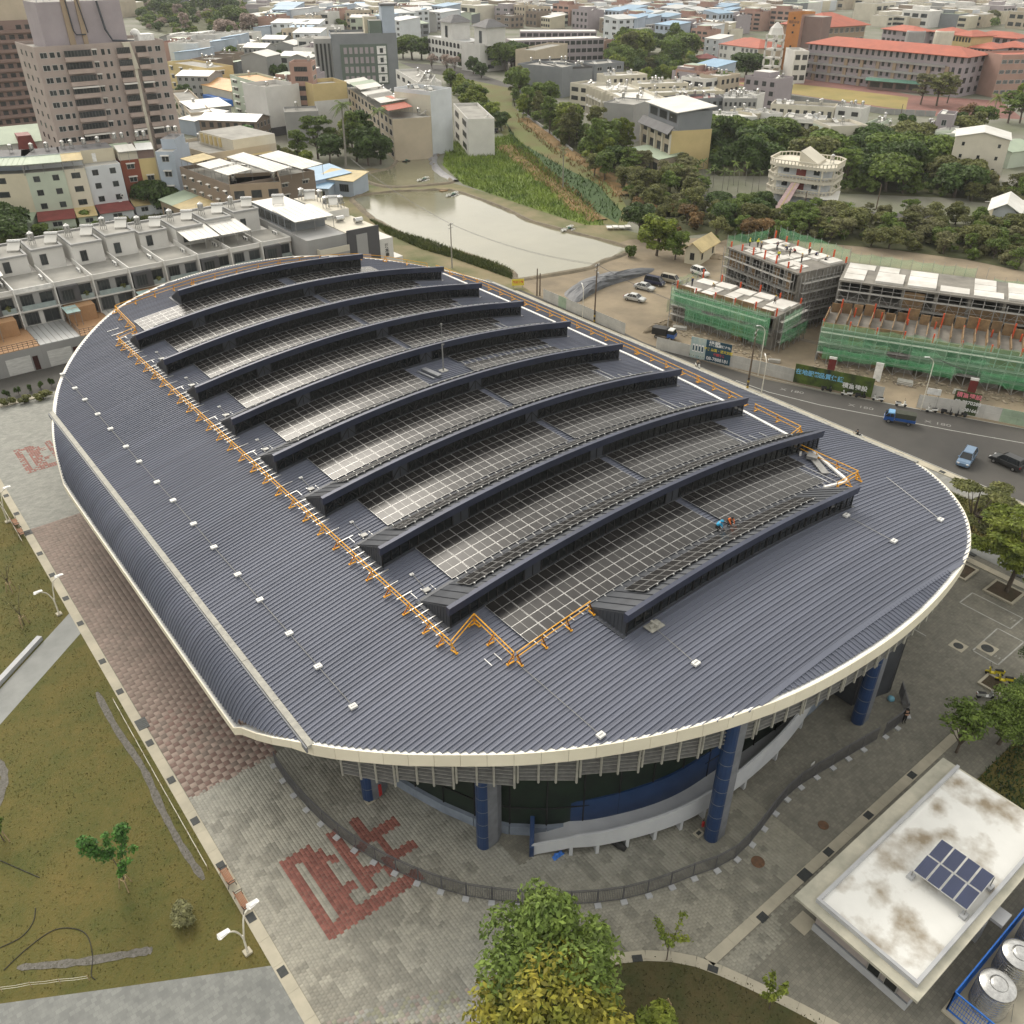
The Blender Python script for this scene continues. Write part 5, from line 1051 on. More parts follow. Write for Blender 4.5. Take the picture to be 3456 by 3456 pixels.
# ================================================================== VEHICLES
m_tyre=mat('tyre',.018,rough=.8);m_rim=mat('wheel rim',.35,rough=.35,metal=.7);m_lampg=mat('headlight',.7,rough=.15);m_tail=mat('tail light',(.35,.01,.01),rough=.2)
m_carg=glassy('car glass',(.02,.023,.026),rough=.06)
def wheel(x,y,r,w,par):
 o=M().tube([(x,y-w/2,r),(x,y-w/2+.02,r),(x,y+w/2-.02,r),(x,y+w/2,r)],[r*.93,r,r,r*.93],16).build('wheel',m_tyre,par);M().tube([(x,y-w/2-.012,r),(x,y+w/2+.012,r)],r*.6,12).build('rim',m_rim,o)
def car(loc,rz,kind,paint,label,group=None,sc=1.0):
 t=thing('parked_car' if kind!='truck' else 'truck',label,'car' if kind in('sedan','suv')else 'van' if kind=='van' else 'car',loc,rz,group);t.scale=(sc,)*3;pm=MATS[paint]
 if kind=='sedan':L_,W_=4.4,1.7;lo=[(-2.2,.35),(-2.2,.82),(-2.05,.92),(-1.25,.96),(.85,.95),(1.95,.80),(2.18,.62),(2.2,.35)];hi=[(-1.55,.95),(-1.0,1.38),(-.65,1.43),(.15,1.42),(.45,1.36),(1.15,.93)]
 elif kind=='suv':L_,W_=4.5,1.78;lo=[(-2.2,.4),(-2.25,.95),(-2.2,1.05),(.95,1.03),(1.95,.92),(2.2,.70),(2.22,.4)];hi=[(-2.15,1.04),(-1.95,1.66),(-1.6,1.74),(.15,1.73),(.45,1.66),(1.2,1.02)]
 else:L_,W_=4.4,1.68;lo=[(-2.15,.4),(-2.2,.95),(-2.18,1.1),(1.35,1.08),(2.0,.95),(2.15,.7),(2.18,.4)];hi=[(-2.16,1.09),(-2.05,1.78),(-1.8,1.86),(.8,1.85),(1.05,1.76),(1.7,1.07)]
 def loft(prof,ws):
  mb=M();n=len(prof);rows=[]
  for y,s in ws:rows.append([(x*(1 if abs(y)<W_*.4 else .985),y,lerp(prof[0][1],z,s))for x,z in prof])
  b=mb._a([q for r in rows for q in r]);k=len(rows)
  for i in range(k-1):
   for j in range(n):q=(j+1)%n;mb.f.append((b+i*n+j,b+i*n+q,b+(i+1)*n+q,b+(i+1)*n+j));mb.mi.append(0)
  mb.f.append(tuple(b+j for j in range(n-1,-1,-1)));mb.mi.append(0);mb.f.append(tuple(b+(k-1)*n+j for j in range(n)));mb.mi.append(0);return mb
 h=W_/2;loft(lo,[(-h,.82),(-h+.04,.95),(-h*.6,1),(h*.6,1),(h-.04,.95),(h,.82)]).build('body',pm,t)
 def cab(w0,w1,P,m,nm,inset=0):
  mb=M();zl=P[0][1];zh=max(z for _,z in P);wd=lambda z:lerp(w0,w1,(z-zl)/(zh-zl));n=len(P)
  mb.face([(x,-wd(z),z)for x,z in P]);mb.face([(x,wd(z),z)for x,z in P][::-1])
  for(x0,z0),(x1,z1)in zip(P,P[1:]):mb.face([(x0,wd(z0),z0),(x1,wd(z1),z1),(x1,-wd(z1),z1),(x0,-wd(z0),z0)])
  return mb.build(nm,m,t)
 cab(h-.06,h-.22,hi,m_carg,'windows');ro=[p for p in hi if p[1]>max(z for _,z in hi)-.12];z1=max(z for _,z in hi)
 M().hexa([(ro[0][0],-h+.24,z1-.07),(ro[-1][0],-h+.24,z1-.07),(ro[-1][0],h-.24,z1-.07),(ro[0][0],h-.24,z1-.07),(ro[0][0]+.08,-h+.28,z1+.02),(ro[-1][0]-.08,-h+.28,z1+.02),(ro[-1][0]-.08,h-.28,z1+.02),(ro[0][0]+.08,h-.28,z1+.02)]).build('roof',pm,t)
 pil=M();zl=hi[0][1]
 for s in(-1,1):
  for x0,x1 in((hi[0][0],ro[0][0]),(hi[-1][0],ro[-1][0]),(-.25,-.3),((hi[0][0]+ro[0][0])/2+.25,ro[0][0]+.45)):pil.beam((x0,s*(h-.05),zl),(x1,s*(h-.20),z1-.03),.07,.05)
 pil.build('pillars',pm,t)
 for s in(-1,1):
  M().box((L_/2-.06,s*(h-.28),.68),(.16,.32,.16)).build('headlight',m_lampg,t);M().box((-L_/2+.02,s*(h-.2),.8),(.10,.22,.24)).build('tail_light',m_tail,t);M().box((hi[-1][0]-.35,s*(h+.09),1.02),(.12,.18,.13)).build('mirror',pm,t)
 for x in(-L_/2+.82,L_/2-.82):
  for s in(-1,1):wheel(x,s*(h-.08),.31,.2,t)
 M().box((L_/2+.01,0,.42),(.08,W_*.85,.2)).box((-L_/2-.01,0,.45),(.08,W_*.85,.2)).build('bumper',pm if kind!='van' else m_grey,t);return t
for n_,c_,mt in(('silver car paint',(.50,.51,.50),.3),('white car paint',(.70,.70,.67),0),('navy car paint',(.015,.02,.055),.2),('sand car paint',(.42,.38,.30),.2),('steel blue paint',(.14,.22,.33),.2),('black car paint',(.02,.022,.024),.1),('truck blue paint',(.022,.095,.34),.1)):mat(n_,c_,var=.04,rough=.28,metal=mt,spec=.6)
def heading(a,b):d=b-a;return math.atan2(d.y,d.x)
def park(a,b,*k,**kw):c=(a+b)/2;return car((c.x,c.y,.012),heading(a,b),*k,**kw)
park(T(2,1,865,325),T(2,1,985,350),'sedan','silver car paint','silver sedan parked nearest the arena on the dirt yard',sc=1.02);park(T(2,1,935,240),T(2,1,1060,268),'sedan','silver car paint','silver sedan parked in front of the dark van on the dirt yard',sc=1.02)
park(T(2,1,1015,205),T(2,1,1135,230),'van','navy car paint','dark navy van parked between the silver sedan and the sand van');park(T(2,1,1145,190),T(2,1,1245,212),'van','sand car paint','sand coloured van parked beside the dark navy van',sc=.98);park(T(2,1,1370,125),T(2,1,1465,160),'suv','white car paint','white estate car parked by itself beside the green netting')
park(T(3,1,1520,1510),T(3,1,1460,1600),'suv','steel blue paint','blue grey car on the road half hidden behind the lime tree');park(T(3,1,1840,1600),T(3,1,1750,1560),'suv','black car paint','dark car on the road at the right edge behind the trees')
park(T(1,0,1830,1005),T(1,0,1740,1000),'suv','black car paint','black car parked at the end of the estate road by the white houses');park(T(1,0,200,1450),T(1,0,235,1500),'sedan','white car paint','white car parked by the blue roofed sheds');park(T(1,0,260,1490),T(1,0,310,1520),'van','truck blue paint','blue van parked by the blue roofed sheds');park(T(3,0,1905,1330),T(3,0,1940,1370),'sedan','silver car paint','silver car at the right edge beside the cream house')
# blue light truck with a dark canvas load
a,b=T(3,1,1085,1275),T(3,1,880,1240);c=(a+b)/2;TR=thing('truck','small blue light truck with a dark canvas covered bed driving on the road','truck',(c.x,c.y,.012),heading(a,b));pb=MATS['truck blue paint']
TR.scale=(.95,)*3
M().hexa([(.75,-.8,.45),(2.3,-.8,.45),(2.3,.8,.45),(.75,.8,.45),(.75,-.8,1.1),(2.25,-.8,1.1),(2.25,.8,1.1),(.75,.8,1.1)]).build('cab',pb,TR);M().hexa([(.80,-.78,1.1),(2.22,-.78,1.1),(2.22,.78,1.1),(.80,.78,1.1),(.85,-.70,1.72),(1.75,-.70,1.72),(1.75,.70,1.72),(.85,.70,1.72)]).build('windows',m_carg,TR);M().hexa([(.78,-.76,1.70),(1.82,-.76,1.70),(1.82,.76,1.70),(.78,.76,1.70),(.85,-.7,1.86),(1.7,-.7,1.86),(1.7,.7,1.86),(.85,.7,1.86)]).build('cab_roof',mat('pale blue paint',(.16,.36,.60),rough=.35),TR)
mb=M()
for s in(-1,1):mb.beam((.82,s*.76,1.1),(.86,s*.70,1.75),.1);mb.beam((2.2,s*.76,1.1),(1.76,s*.69,1.75),.08);mb.beam((1.45,s*.77,1.1),(1.45,s*.70,1.75),.06)
mb.build('pillars',pb,TR);M().bb(-2.45,-.82,.62,.68,.82,.74).bb(-2.45,-.85,.74,.68,-.80,1.08).bb(-2.45,.80,.74,.68,.85,1.08).bb(-2.45,-.8,.74,-2.40,.8,1.08).build('cargo_bed',pb,TR)
m_canv=mat('dark canvas',(.055,.06,.045),scale=2,rough=.9);M().hexa([(-2.4,-.79,.78),(.66,-.79,.78),(.66,.79,.78),(-2.4,.79,.78),(-2.38,-.74,1.9),(.64,-.74,1.9),(.64,.74,1.9),(-2.38,.74,1.9)]).tube([(-2.36,-.75,1.9),(-2.36,-.4,1.98),(-2.36,.4,1.98),(-2.36,.75,1.9)],.03,5).build('canvas_cover',m_canv,TR)
for s in(-1,1):M().box((2.28,s*.58,.75),(.1,.28,.2)).build('headlight',m_lampg,TR);M().box((2.1,s*.92,1.3),(.1,.2,.3)).build('mirror',m_black,TR)
for x in(-1.5,1.5):
 for s in(-1,1):wheel(x,s*.7,.33,.22,TR)
 # second truck behind the hoarding
p=T(2,1,1150,620);T2=thing('truck','truck with a black covered bed and white and blue cab behind the white hoarding','truck',(p.x,p.y,.012),heading(T(2,1,1080,600),T(2,1,1235,630)))
M().bb(-2.3,-.85,.7,.6,.85,2.0).build('canvas_cover',m_black,T2);M().bb(.7,-.82,.5,2.1,.82,1.2).build('cab',MATS['truck blue paint'],T2);M().hexa([(.7,-.8,1.2),(2.05,-.8,1.2),(2.05,.8,1.2),(.7,.8,1.2),(.8,-.72,1.85),(1.7,-.72,1.85),(1.7,.72,1.85),(.8,.72,1.85)]).build('windows',m_carg,T2);M().bb(.75,-.75,1.84,1.75,.75,1.98).build('cab_roof',m_white,T2)
for x in(-1.4,1.3):
 for s in(-1,1):wheel(x,s*.72,.33,.22,T2)
def scooter(loc,rz,paint,label,group=None,accent=None):
 t=thing('motor_scooter',label,'scooter',loc,rz,group);pm=MATS[paint]
 for x in(-.62,.62):M().tube([(x,-.06,.23),(x,.06,.23)],.23,14).build('wheel',m_tyre,t)
 M().hexa([(-.85,-.16,.42),(-.05,-.15,.36),(-.05,.15,.36),(-.85,.16,.42),(-.92,-.10,.72),(-.05,-.13,.68),(-.05,.13,.68),(-.92,.10,.72)]).hexa([(-.1,-.18,.24),(.42,-.18,.24),(.42,.18,.24),(-.1,.18,.24),(-.1,-.18,.34),(.42,-.18,.34),(.42,.18,.34),(-.1,.18,.34)]).hexa([(.36,-.20,.3),(.48,-.14,.3),(.48,.14,.3),(.36,.20,.3),(.44,-.17,.92),(.60,-.10,.90),(.60,.10,.90),(.44,.17,.92)]).hexa([(.45,-.09,.42),(.88,-.07,.40),(.88,.07,.40),(.45,.09,.42),(.50,-.06,.52),(.80,-.05,.50),(.80,.05,.50),(.50,.06,.52)]).build('body',pm,t)
 M().hexa([(-.80,-.14,.70),(.0,-.12,.68),(.0,.12,.68),(-.80,.14,.70),(-.75,-.12,.80),(-.08,-.10,.76),(-.08,.10,.76),(-.75,.12,.80)]).build('seat',m_rubber,t);M().tube([(.50,0,.85),(.46,0,1.05)],.03,6).tube([(.42,-.34,1.06),(.48,0,1.04),(.42,.34,1.06)],.018,6).build('handlebar',m_black,t)
 for s in(-1,1):M().tube([(.46,s*.25,1.06),(.48,s*.32,1.28)],.008,4).box((.48,s*.34,1.3),(.03,.12,.08)).build('mirror',m_black,t)
 M().box((.58,0,.80),(.08,.14,.12)).build('headlight',m_lampg,t);M().box((-.90,0,.62),(.06,.14,.08)).build('tail_light',m_tail,t)
 if accent:M().box((-.98,0,.92),(.36,.38,.32)).build('top_box',MATS[accent],t)
 return t
mat('yellow scooter paint',(.62,.52,.02),rough=.35)
for(q,rz,pt,lb)in((T(3,2,1635,1405),-.75,'silver car paint','silver and black scooter parked nearest in front of the small planter'),(T(3,2,1700,1230),2.2,'yellow scooter paint','yellow scooter parked left behind the small planter'),(T(3,2,1775,1285),2.2,'yellow scooter paint','yellow fronted scooter parked right behind the small planter')):scooter((q.x,q.y,.012),rz,pt,lb,'scooters parked by the planter')
for i,(x,y_,pt,lb)in enumerate(((440,1020,'black car paint','black scooter parked under the large black banner, leftmost by the hoarding'),(590,1055,'white car paint','white scooter parked under the middle of the large black banner'),(695,1070,'black car paint','dark scooter parked under the right end of the large black banner'),(825,1095,'white car paint','white scooter parked just right of the large black banner'),(1000,1135,'white car paint','white scooter standing alone in the gap of the hoarding'),(1230,1180,'white car paint','white scooter parked left of the phone number banner'),(1345,1195,'black car paint','dark scooter parked under the left of the phone number banner'),(1450,1215,'black car paint','dark scooter parked under the right of the phone number banner'))):p=T(3,1,x,y_);scooter((p.x,p.y,.014),-1.1+.15*(i%3)+3.14*(i%2),pt,lb,'scooters parked along the hoarding')
for q,sh,lb,hd in((T(2,1,1400,850),'tan cloth','rider on a pale scooter beside the blue advertising banner',-2.0),(T(3,1,655,1385),'black cloth','rider in black on a scooter at the pavement behind the arena roof',2.4)):
 scooter((q.x,q.y,.112 if q.x<113 else .014),hd,'white car paint','pale scooter carrying '+('the tan clad rider past the blue banner' if sh=='tan cloth' else 'the rider in black on the pavement'));person((q.x-.2*math.cos(hd),q.y-.2*math.sin(hd),.112 if q.x<113 else .014),hd-math.pi/2,'ride',sh,'dark trousers',lb,('black cloth',False))
# ================================================================== HOARDINGS, BANNERS, POLES, WIRES
m_hoard=mat('white hoarding sheet',(.56,.55,.52),(.44,.435,.41),scale=.5,rough=.55,rnd=.05);m_hoardg=mat('pale green hoarding sheet',(.36,.46,.34),scale=.5,rough=.6)
def hoarding(pts,label,h=2.3,g=(),rev=False):
 P=resample([Vector((p.x,p.y,0))for p in pts],2.4);t=thing('hoarding',label,'hoarding',P[0])
 for i,(a,b)in enumerate(zip(P,P[1:])):
  d=(b-a).normalized();n=Vector((-d.y,d.x,0));mb=M();L_=(b-a).length-.02;k=8
  for j in range(k):
   q0,q1=a+d*(L_*j/k),a+d*(L_*(j+1)/k);o=n*(.03 if j%2 else 0)
   for z0,z1 in((.05,h*.5),(h*.5+.015,h)):mb.hexa([tuple(q0+o+Vector((0,0,z0))),tuple(q1+o+Vector((0,0,z0))),tuple(q1+o+n*.02+Vector((0,0,z0))),tuple(q0+o+n*.02+Vector((0,0,z0))),tuple(q0+o+Vector((0,0,z1))),tuple(q1+o+Vector((0,0,z1))),tuple(q1+o+n*.02+Vector((0,0,z1))),tuple(q0+o+n*.02+Vector((0,0,z1)))])
  mb.build('hoarding_sheet',m_hoardg if i in g else m_hoard,t,w=True);q=a+n*.12*(-1 if rev else 1);M().beam(q,q+Vector((0,0,h)),.08).build('post',m_alud,t,w=True)
 return t
hoarding([T(2,1,235,330),T(2,1,470,432),T(2,1,850,597)],'pale metal hoarding between the arena and the dirt yard, with a greenish sheet',g=(2,));hoarding([T(2,1,1085,700),T(2,1,1340,765),T(2,1,1640,838),T(2,1,1932,905),T(3,1,180,950),T(3,1,775,1072),T(3,1,860,1090)],'long white metal hoarding along the road in front of the netted building');hoarding([T(3,1,1120,1145),T(3,1,1560,1215),T(3,1,1932,1290),T(3,1,2400,1400)],'white and grey metal hoarding along the road at the right edge',g=(5,6))
def banner(a,b,z0,z1,mtl,label,texts,off=.12):
 a,b=Vector((a.x,a.y,0)),Vector((b.x,b.y,0));d=(b-a).normalized();n=Vector((d.y,-d.x,0));L_=(b-a).length;rz=math.atan2(d.y,d.x);t=thing('advertising_banner',label,'banner',tuple(a+n*off),rz);h=z1-z0
 M().bb(0,-.03,z0,L_,.02,z1).build('panel',mtl,t)
 for k in range(3):M().bb(L_*(k+.5)/3-.04,.02,0,L_*(k+.5)/3+.04,.08,z1).build('post',m_alud,t)
 for s,fx,fz,size,m,sx in texts:letters(s,(L_*fx,-.036,z0+h*fz),h*size,m,(math.pi/2,0,0),t,sx=sx,bold=h*size*.02)
 return t,L_,h
for n_,c_ in(('print white',.75),('print cyan',(.20,.52,.80)),('print yellow',(.72,.58,.06)),('print red',(.62,.05,.06)),('print pink',(.72,.20,.25))):mat(n_,c_,var=.02,rough=.6)
bm=mat('deep teal print',(.018,.07,.11),scale=.6,rough=.6);bk=mat('dark landscape print',(.012,.018,.014),(.10,.15,.02),scale=.5,rough=.6);pale=mat('pale architectural print',(.30,.42,.44),(.50,.55,.50),scale=1.2,rough=.6)
P0,P1_,P2_=T(2,1,1340,770),T(2,1,1452,795),T(2,1,1640,838)
banner(P1_,P2_,.3,4.1,bm,'teal advertising banner with white Chinese characters and a phone number',[('綠墅',.33,.84,.27,MATS['print white'],1),('電梯大宅',.73,.80,.14,MATS['print white'],1),('專售 店面・透天別墅',.5,.56,.15,MATS['print yellow'],1),('公開發售',.55,.36,.14,MATS['print red'],1),('08-7888181',.5,.13,.22,MATS['print white'],1)])
t,L_,h=banner(P0,P1_,.3,4.1,pale,'pale picture banner showing a row of houses, left of the teal banner',[])
for k in range(4):M().bb(L_*(.12+.2*k),-.045,1.5,L_*(.12+.2*k)+L_*.15,-.031,2.9).build('printed_house',MATS['print white'],t);M().bb(L_*(.14+.2*k),-.055,1.7,L_*(.14+.2*k)+L_*.10,-.046,2.6).build('printed_window',bm,t)
for k in range(6):M().lathe([(.3,0),(.42,.2),(.3,.5)],(L_*(.1+.16*k),0,.5),8).build('printed_tree',LEAF['mid'],t).scale=(1,.08,1)
banner(T(3,1,187,955),T(3,1,775,1075),.2,3.5,bk,'long black landscape banner with blue and white Chinese characters along the road',[('在地服務',.17,.60,.30,MATS['print cyan'],1),('品質保證',.47,.60,.30,MATS['print cyan'],1),('積富建設',.78,.36,.30,MATS['print white'],1)])
banner(T(3,1,1370,1178),T(3,1,1560,1215),.2,3.9,mat('dark green print',(.02,.03,.018),(.05,.08,.02),scale=.6,rough=.6),'dark green banner with pink characters and two phone numbers by the road',[('積富建設',.55,.82,.24,MATS['print pink'],1),('08-7870280',.58,.52,.21,MATS['print white'],1),('0921-081661',.56,.20,.20,MATS['print white'],1),('預\n約',.06,.36,.13,MATS['print red'],1)])
def signp(p,w,h,z,mtl,label,rz,txt=None,legs=True):
 t=thing('sign_board',label,'sign',(p.x,p.y,0),rz);M().bb(-w/2,-.03,z,w/2,.03,z+h).build('panel',mtl,t)
 for s in(-1,1):M().bb(s*w*.4-.05,.03,0,s*w*.4+.05,.12,z+h).build('post',m_alud,t)
 if txt:letters(txt[0],(0,-.036,z+h/2),txt[1],txt[2],(math.pi/2,0,0),t,bold=.01)
signp(T(2,1,45,240),2.6,1.4,.5,MATS['print yellow'],'yellow sign board with red characters by the pond corner',-.5,('歡迎參觀',.55,MATS['print red']))
for q,m,lb,hh in((T(3,1,468,885),mat('maroon gate paint',(.14,.02,.02),rough=.5),'maroon gate post with white cap inside the building site, left one',2.6),(T(3,1,815,945),m_white,'white gate post inside the building site beside timber',2.9),(T(3,1,1525,1050),MATS['maroon gate paint'],'maroon gate leaf leaning inside the building site, right one',2.6)):
 t=thing('gate_panel',lb,'gate',(q.x,q.y,0),-1.1);M().bb(-.6,-.08,0,.6,.08,hh).build('leaf',m,t);M().bb(-.62,-.1,hh,.62,.1,hh+.4).build('cap',m_white,t)
m_pole=mat('concrete pole',(.33,.31,.28),scale=3,rough=.85);m_polet=mat('timber pole',(.14,.105,.075),scale=3,rough=.9);m_wire=mat('cable',.03,rough=.6);m_stripey=mat('yellow stripe',(.60,.42,.03),rough=.6)
def pole(p,h,label,mtl,arm=True,box=False,stripes=False,arm_rz=0.4):
 t=thing('utility_pole',label,'utility pole',(p.x,p.y,0),arm_rz);M().tube([(0,0,0),(0,0,h)],[.17,.11],8).build('pole',mtl,t)
 if arm:
  for z in(h-.35,h-1.1):M().beam((-.9,0,z),(.9,0,z),.1).build('crossarm',m_alud,t)
  for x in(-.8,-.3,.3,.8):M().lathe([(.05,0),(.07,.06),(.04,.18)],(x,0,h-.3),8).build('insulator',m_white,t)
 if box:M().lathe([(.28,0),(.3,.1),(.3,.75),(.2,.85)],(.42,0,h-2.6),12).build('transformer',m_lgrey,t)
 if stripes:
  for k in range(4):M().tube([(0,0,.2+k*.5),(0,0,.45+k*.5)],.185,8).build('stripe',m_stripey if k%2==0 else m_black,t)
 return t
pq1=T(1,0,1475,1980);q=T(1,1,1480,90);h1=ztop(q,420.5);pole(q,h1,'tall concrete power pole on the verge of the large pond',m_pole)
q2=T(2,1,620,500);h2=ztop(q2,1150/2.236/S*1.0+0)if False else 11.5;pole(q2,h2,'power pole with a transformer and striped foot behind the pale hoarding',m_polet,True,True,True)
q3=T(2,1,1775,1000);pole(q3,ztop(q3,(864+560/2.236)/S),'power pole with a yellow striped foot by the long white hoarding',m_polet,True,False,True)
for qq,yt,lb in((T(2,1,188,300),95,'left one of two bare timber poles at the pond corner'),(T(2,1,210,300),130,'right one of two bare timber poles at the pond corner'),(T(2,1,1165,620),470,'short pale pole beside the black covered truck'),(T(3,0,815,1580),1390,'leaning dead pole in the cleared plot behind the wood'),(T(3,0,985,940),785,'bare dead trunk beside the sports field fence'),(T(3,0,270,1585),1440,'dark pole in front of the three storey villa')):pole(qq,max(3,ztop(qq,(qq and(0 if qq.y>131.0 and False else 0)or 0)+((864 if lb.startswith(('left','right','short'))else 0)+yt/2.236)/S)),lb,m_polet if 'pale' not in lb else m_pole,False)
def wires(a,za,b,zb,sag,label,n=3):
 mb=M()
 for k in range(n):
  o=(k-(n-1)/2)*.5;P=[Vector((lerp(a.x,b.x,f)+o*.4,lerp(a.y,b.y,f)+o,lerp(za,zb,f)-sag*4*f*(1-f)))for f in np.linspace(0,1,13)];mb.tube(P,.02,3,cap=False)
 mb.build('overhead_wires',m_wire,None,label=label,cat='wires',kind=None)
wires(q,h1-.2,q2,h2-.2,1.2,'overhead wires from the pond pole to the transformer pole');wires(T(1,0,740,1440),9,q,h1-.2,1.0,'overhead wires crossing the pond from the left bank');wires(q2,h2-.2,q3,11,1.3,'overhead wires above the dirt yard along the hoarding');wires(q3,11,T(3,1,1180,1190),9,1.2,'overhead wires above the road in front of the netted building',4);wires(T(3,1,1180,1190),9,T(3,1,2200,1420),9,1.2,'overhead wires above the road at the right edge',4)
def streetlight(p,h,label,rz,arm=1.6):
 t=thing('street_lamp',label,'street lamp',(p.x,p.y,0),rz);M().tube(catmull([Vector(v)for v in((0,0,0),(0,0,h*.7),(.15,0,h*.92),(arm,0,h))],5),.07,6).build('pole',m_lampw,t);M().hexa([(arm-.1,-.1,h-.06),(arm+.7,-.12,h),(arm+.7,.12,h),(arm-.1,.1,h-.06),(arm-.1,-.08,h+.06),(arm+.65,-.08,h+.1),(arm+.65,.08,h+.1),(arm-.1,.08,h+.06)]).build('lamp_head',m_white,t);return t
streetlight(T(2,1,530,480),6.5,'curved street lamp behind the pale hoarding',1.0);streetlight(T(2,1,1855,905),9,'tall thin street lamp at the long white hoarding',2.6,1.0);streetlight(T(2,1,1880,1040),6,'pale street lamp between the road and the arena roof',.8);streetlight(T(3,1,1150,1165),9,'leaning street lamp in the hoarding gap by the road',2.5,1.0)
signp(T(3,1,1215,1160),2.0,1.0,2.6,m_white,'small white sign board on posts at the hoarding gap',-1.1)
# ================================================================== BUILDINGS (library)
def wallm(name,c,var=.07,dirt=.16):return mat('wall '+name,c,tuple(v*(1-dirt)for v in c),scale=.18,rough=.8,detail=8)
W=dict(cream=wallm('cream',(.60,.55,.42)),white=wallm('white',(.66,.65,.62)),grey=wallm('grey',(.33,.33,.325)),dgrey=wallm('dark grey',(.085,.085,.09)),pink=wallm('pinkish grey',(.40,.335,.305)),beige=wallm('beige',(.50,.43,.33)),
yellow=wallm('yellow',(.60,.48,.24)),ivory=wallm('ivory',(.64,.60,.50)),red=wallm('brick red',(.25,.075,.045)),brown=wallm('brown',(.24,.19,.15)),blue=wallm('pale blue',(.40,.46,.54)),green=wallm('pale green',(.50,.56,.46)),
bluew=wallm('bluish white',(.62,.65,.68)),orange=wallm('orange',(.50,.22,.07)),slate=wallm('slate grey',(.22,.235,.25)),pinkb=wallm('old pink',(.42,.27,.22)),teal=wallm('grey green',(.13,.165,.14)),tan=wallm('tan',(.36,.28,.20)),mauve=wallm('mauve brown',(.24,.17,.15)),lilac=wallm('lilac grey',(.36,.32,.34)))
m_rfw=mat('white metal roof',(.66,.65,.61),(.52,.51,.47),scale=.15,rough=.5,rnd=.08);m_rfg=mat('green metal roof',(.33,.40,.29),(.26,.32,.24),scale=.2,rough=.55,rnd=.1);m_rfc=mat('concrete roof',(.36,.35,.32),(.24,.235,.215),scale=.25,rough=.9,rnd=.12,detail=8);m_rfr=mat('red roof',(.44,.12,.07),(.34,.095,.06),scale=.2,rough=.65,rnd=.06);m_rfo=mat('orange roof',(.58,.33,.14),scale=.2,rough=.6);m_rfb=mat('blue metal roof',(.22,.36,.50),(.17,.29,.42),scale=.2,rough=.5,rnd=.1);m_rfd=mat('dark roof',(.10,.10,.105),scale=.3,rough=.7,rnd=.1);m_rfmr=mat('maroon metal roof',(.20,.05,.045),scale=.4,rough=.6);m_rfy=mat('ochre metal roof',(.50,.40,.20),scale=.3,rough=.6)
ROOFS=dict(w=m_rfw,g=m_rfg,c=m_rfc,r=m_rfr,o=m_rfo,b=m_rfb,d=m_rfd,m=m_rfmr,y=m_rfy,s=mat('silver metal roof',(.46,.47,.47),(.36,.37,.37),scale=.2,rough=.45,metal=.2,rnd=.1))
m_win=glassy('window glass',(.035,.042,.045),rough=.1,rnd=.4);m_wfr=mat('window frame',(.42,.42,.41),rough=.5);m_dfr=mat('dark window frame',.06,rough=.5)
def winmesh(nm,fr,mull,hood=None):
 mb=M();b=.07
 mb.bb(0,-.05,0,1,.02,b,1).bb(0,-.05,1-b,1,.02,1,1).bb(0,-.05,b,b*.8,.02,1-b,1).bb(1-b*.8,-.05,b,1,.02,1-b,1)
 for k in range(1,mull):mb.bb(k/mull-.022,-.04,b,k/mull+.022,0,1-b,1)
 mb.face([(b*.8,-.012,b),(1-b*.8,-.012,b),(1-b*.8,-.012,1-b),(b*.8,-.012,1-b)],0)
 if hood:mb.hexa([(-.08,-.7,.96),(1.08,-.7,.96),(1.08,0,1.10),(-.08,0,1.10),(-.08,-.7,.99),(1.08,-.7,.99),(1.08,0,1.13),(-.08,0,1.13)],2)
 return mb.mesh('window',[m_win,fr,hood or fr])
WIN=dict(p=winmesh('p',m_wfr,2),d=winmesh('d',m_dfr,2),b=winmesh('b',m_wfr,6),B=winmesh('B',m_dfr,8),h=winmesh('h',m_wfr,2,m_rfw),H=winmesh('H',m_wfr,5,m_rfw),s=winmesh('s',m_wfr,1),g=winmesh('g',m_dfr,4))
def arch_mesh():
 mb=M();n=10;P=[(0,0),(1,0)]+[(.5+.5*math.cos(math.pi*k/n),.72+.28*math.sin(math.pi*k/n))for k in range(n+1)]
 mb.face([(x,-.012,z)for x,z in P],0)
 for(x0,z0),(x1,z1)in zip(P,P[1:]+P[:1]):mb.beam((x0,-.03,z0),(x1,-.03,z1),.06,.05,1)
 return mb.mesh('window',[m_dark,W['white']])
WIN['a']=arch_mesh()
def tank_mesh():
 mb=M()
 for a in range(4):x,y_=(.38*(1 if a&1 else-1),.38*(1 if a&2 else-1));mb.bb(x-.04,y_-.04,0,x+.04,y_+.04,.9,1)
 mb.bb(-.5,-.5,.86,.5,.5,.92,1);mb.lathe([(.52,.92),(.55,1.0),(.55,2.05),(.50,2.15),(.2,2.3),(.15,2.4)],n=12,m=0);return mb.mesh('water_tank',[m_steel,m_alud])
def heater_mesh():
 mb=M();mb.hexa([(-1,-.9,.25),(1,-.9,.25),(1,.75,1.15),(-1,.75,1.15),(-1,-.9,.33),(1,-.9,.33),(1,.75,1.23),(-1,.75,1.23)],0);mb.tube([(-1.1,.85,1.35),(-1.0,.85,1.35),(1.0,.85,1.35),(1.1,.85,1.35)],[.2,.27,.27,.2],10,1)
 for x in(-.85,.85):mb.bb(x-.04,.7,0,x+.04,.8,1.2,2);mb.bb(x-.04,-.85,0,x+.04,-.78,.3,2)
 return mb.mesh('solar_heater',[m_rfw,m_steel,m_alud])
TANK,HEAT=tank_mesh(),heater_mesh()
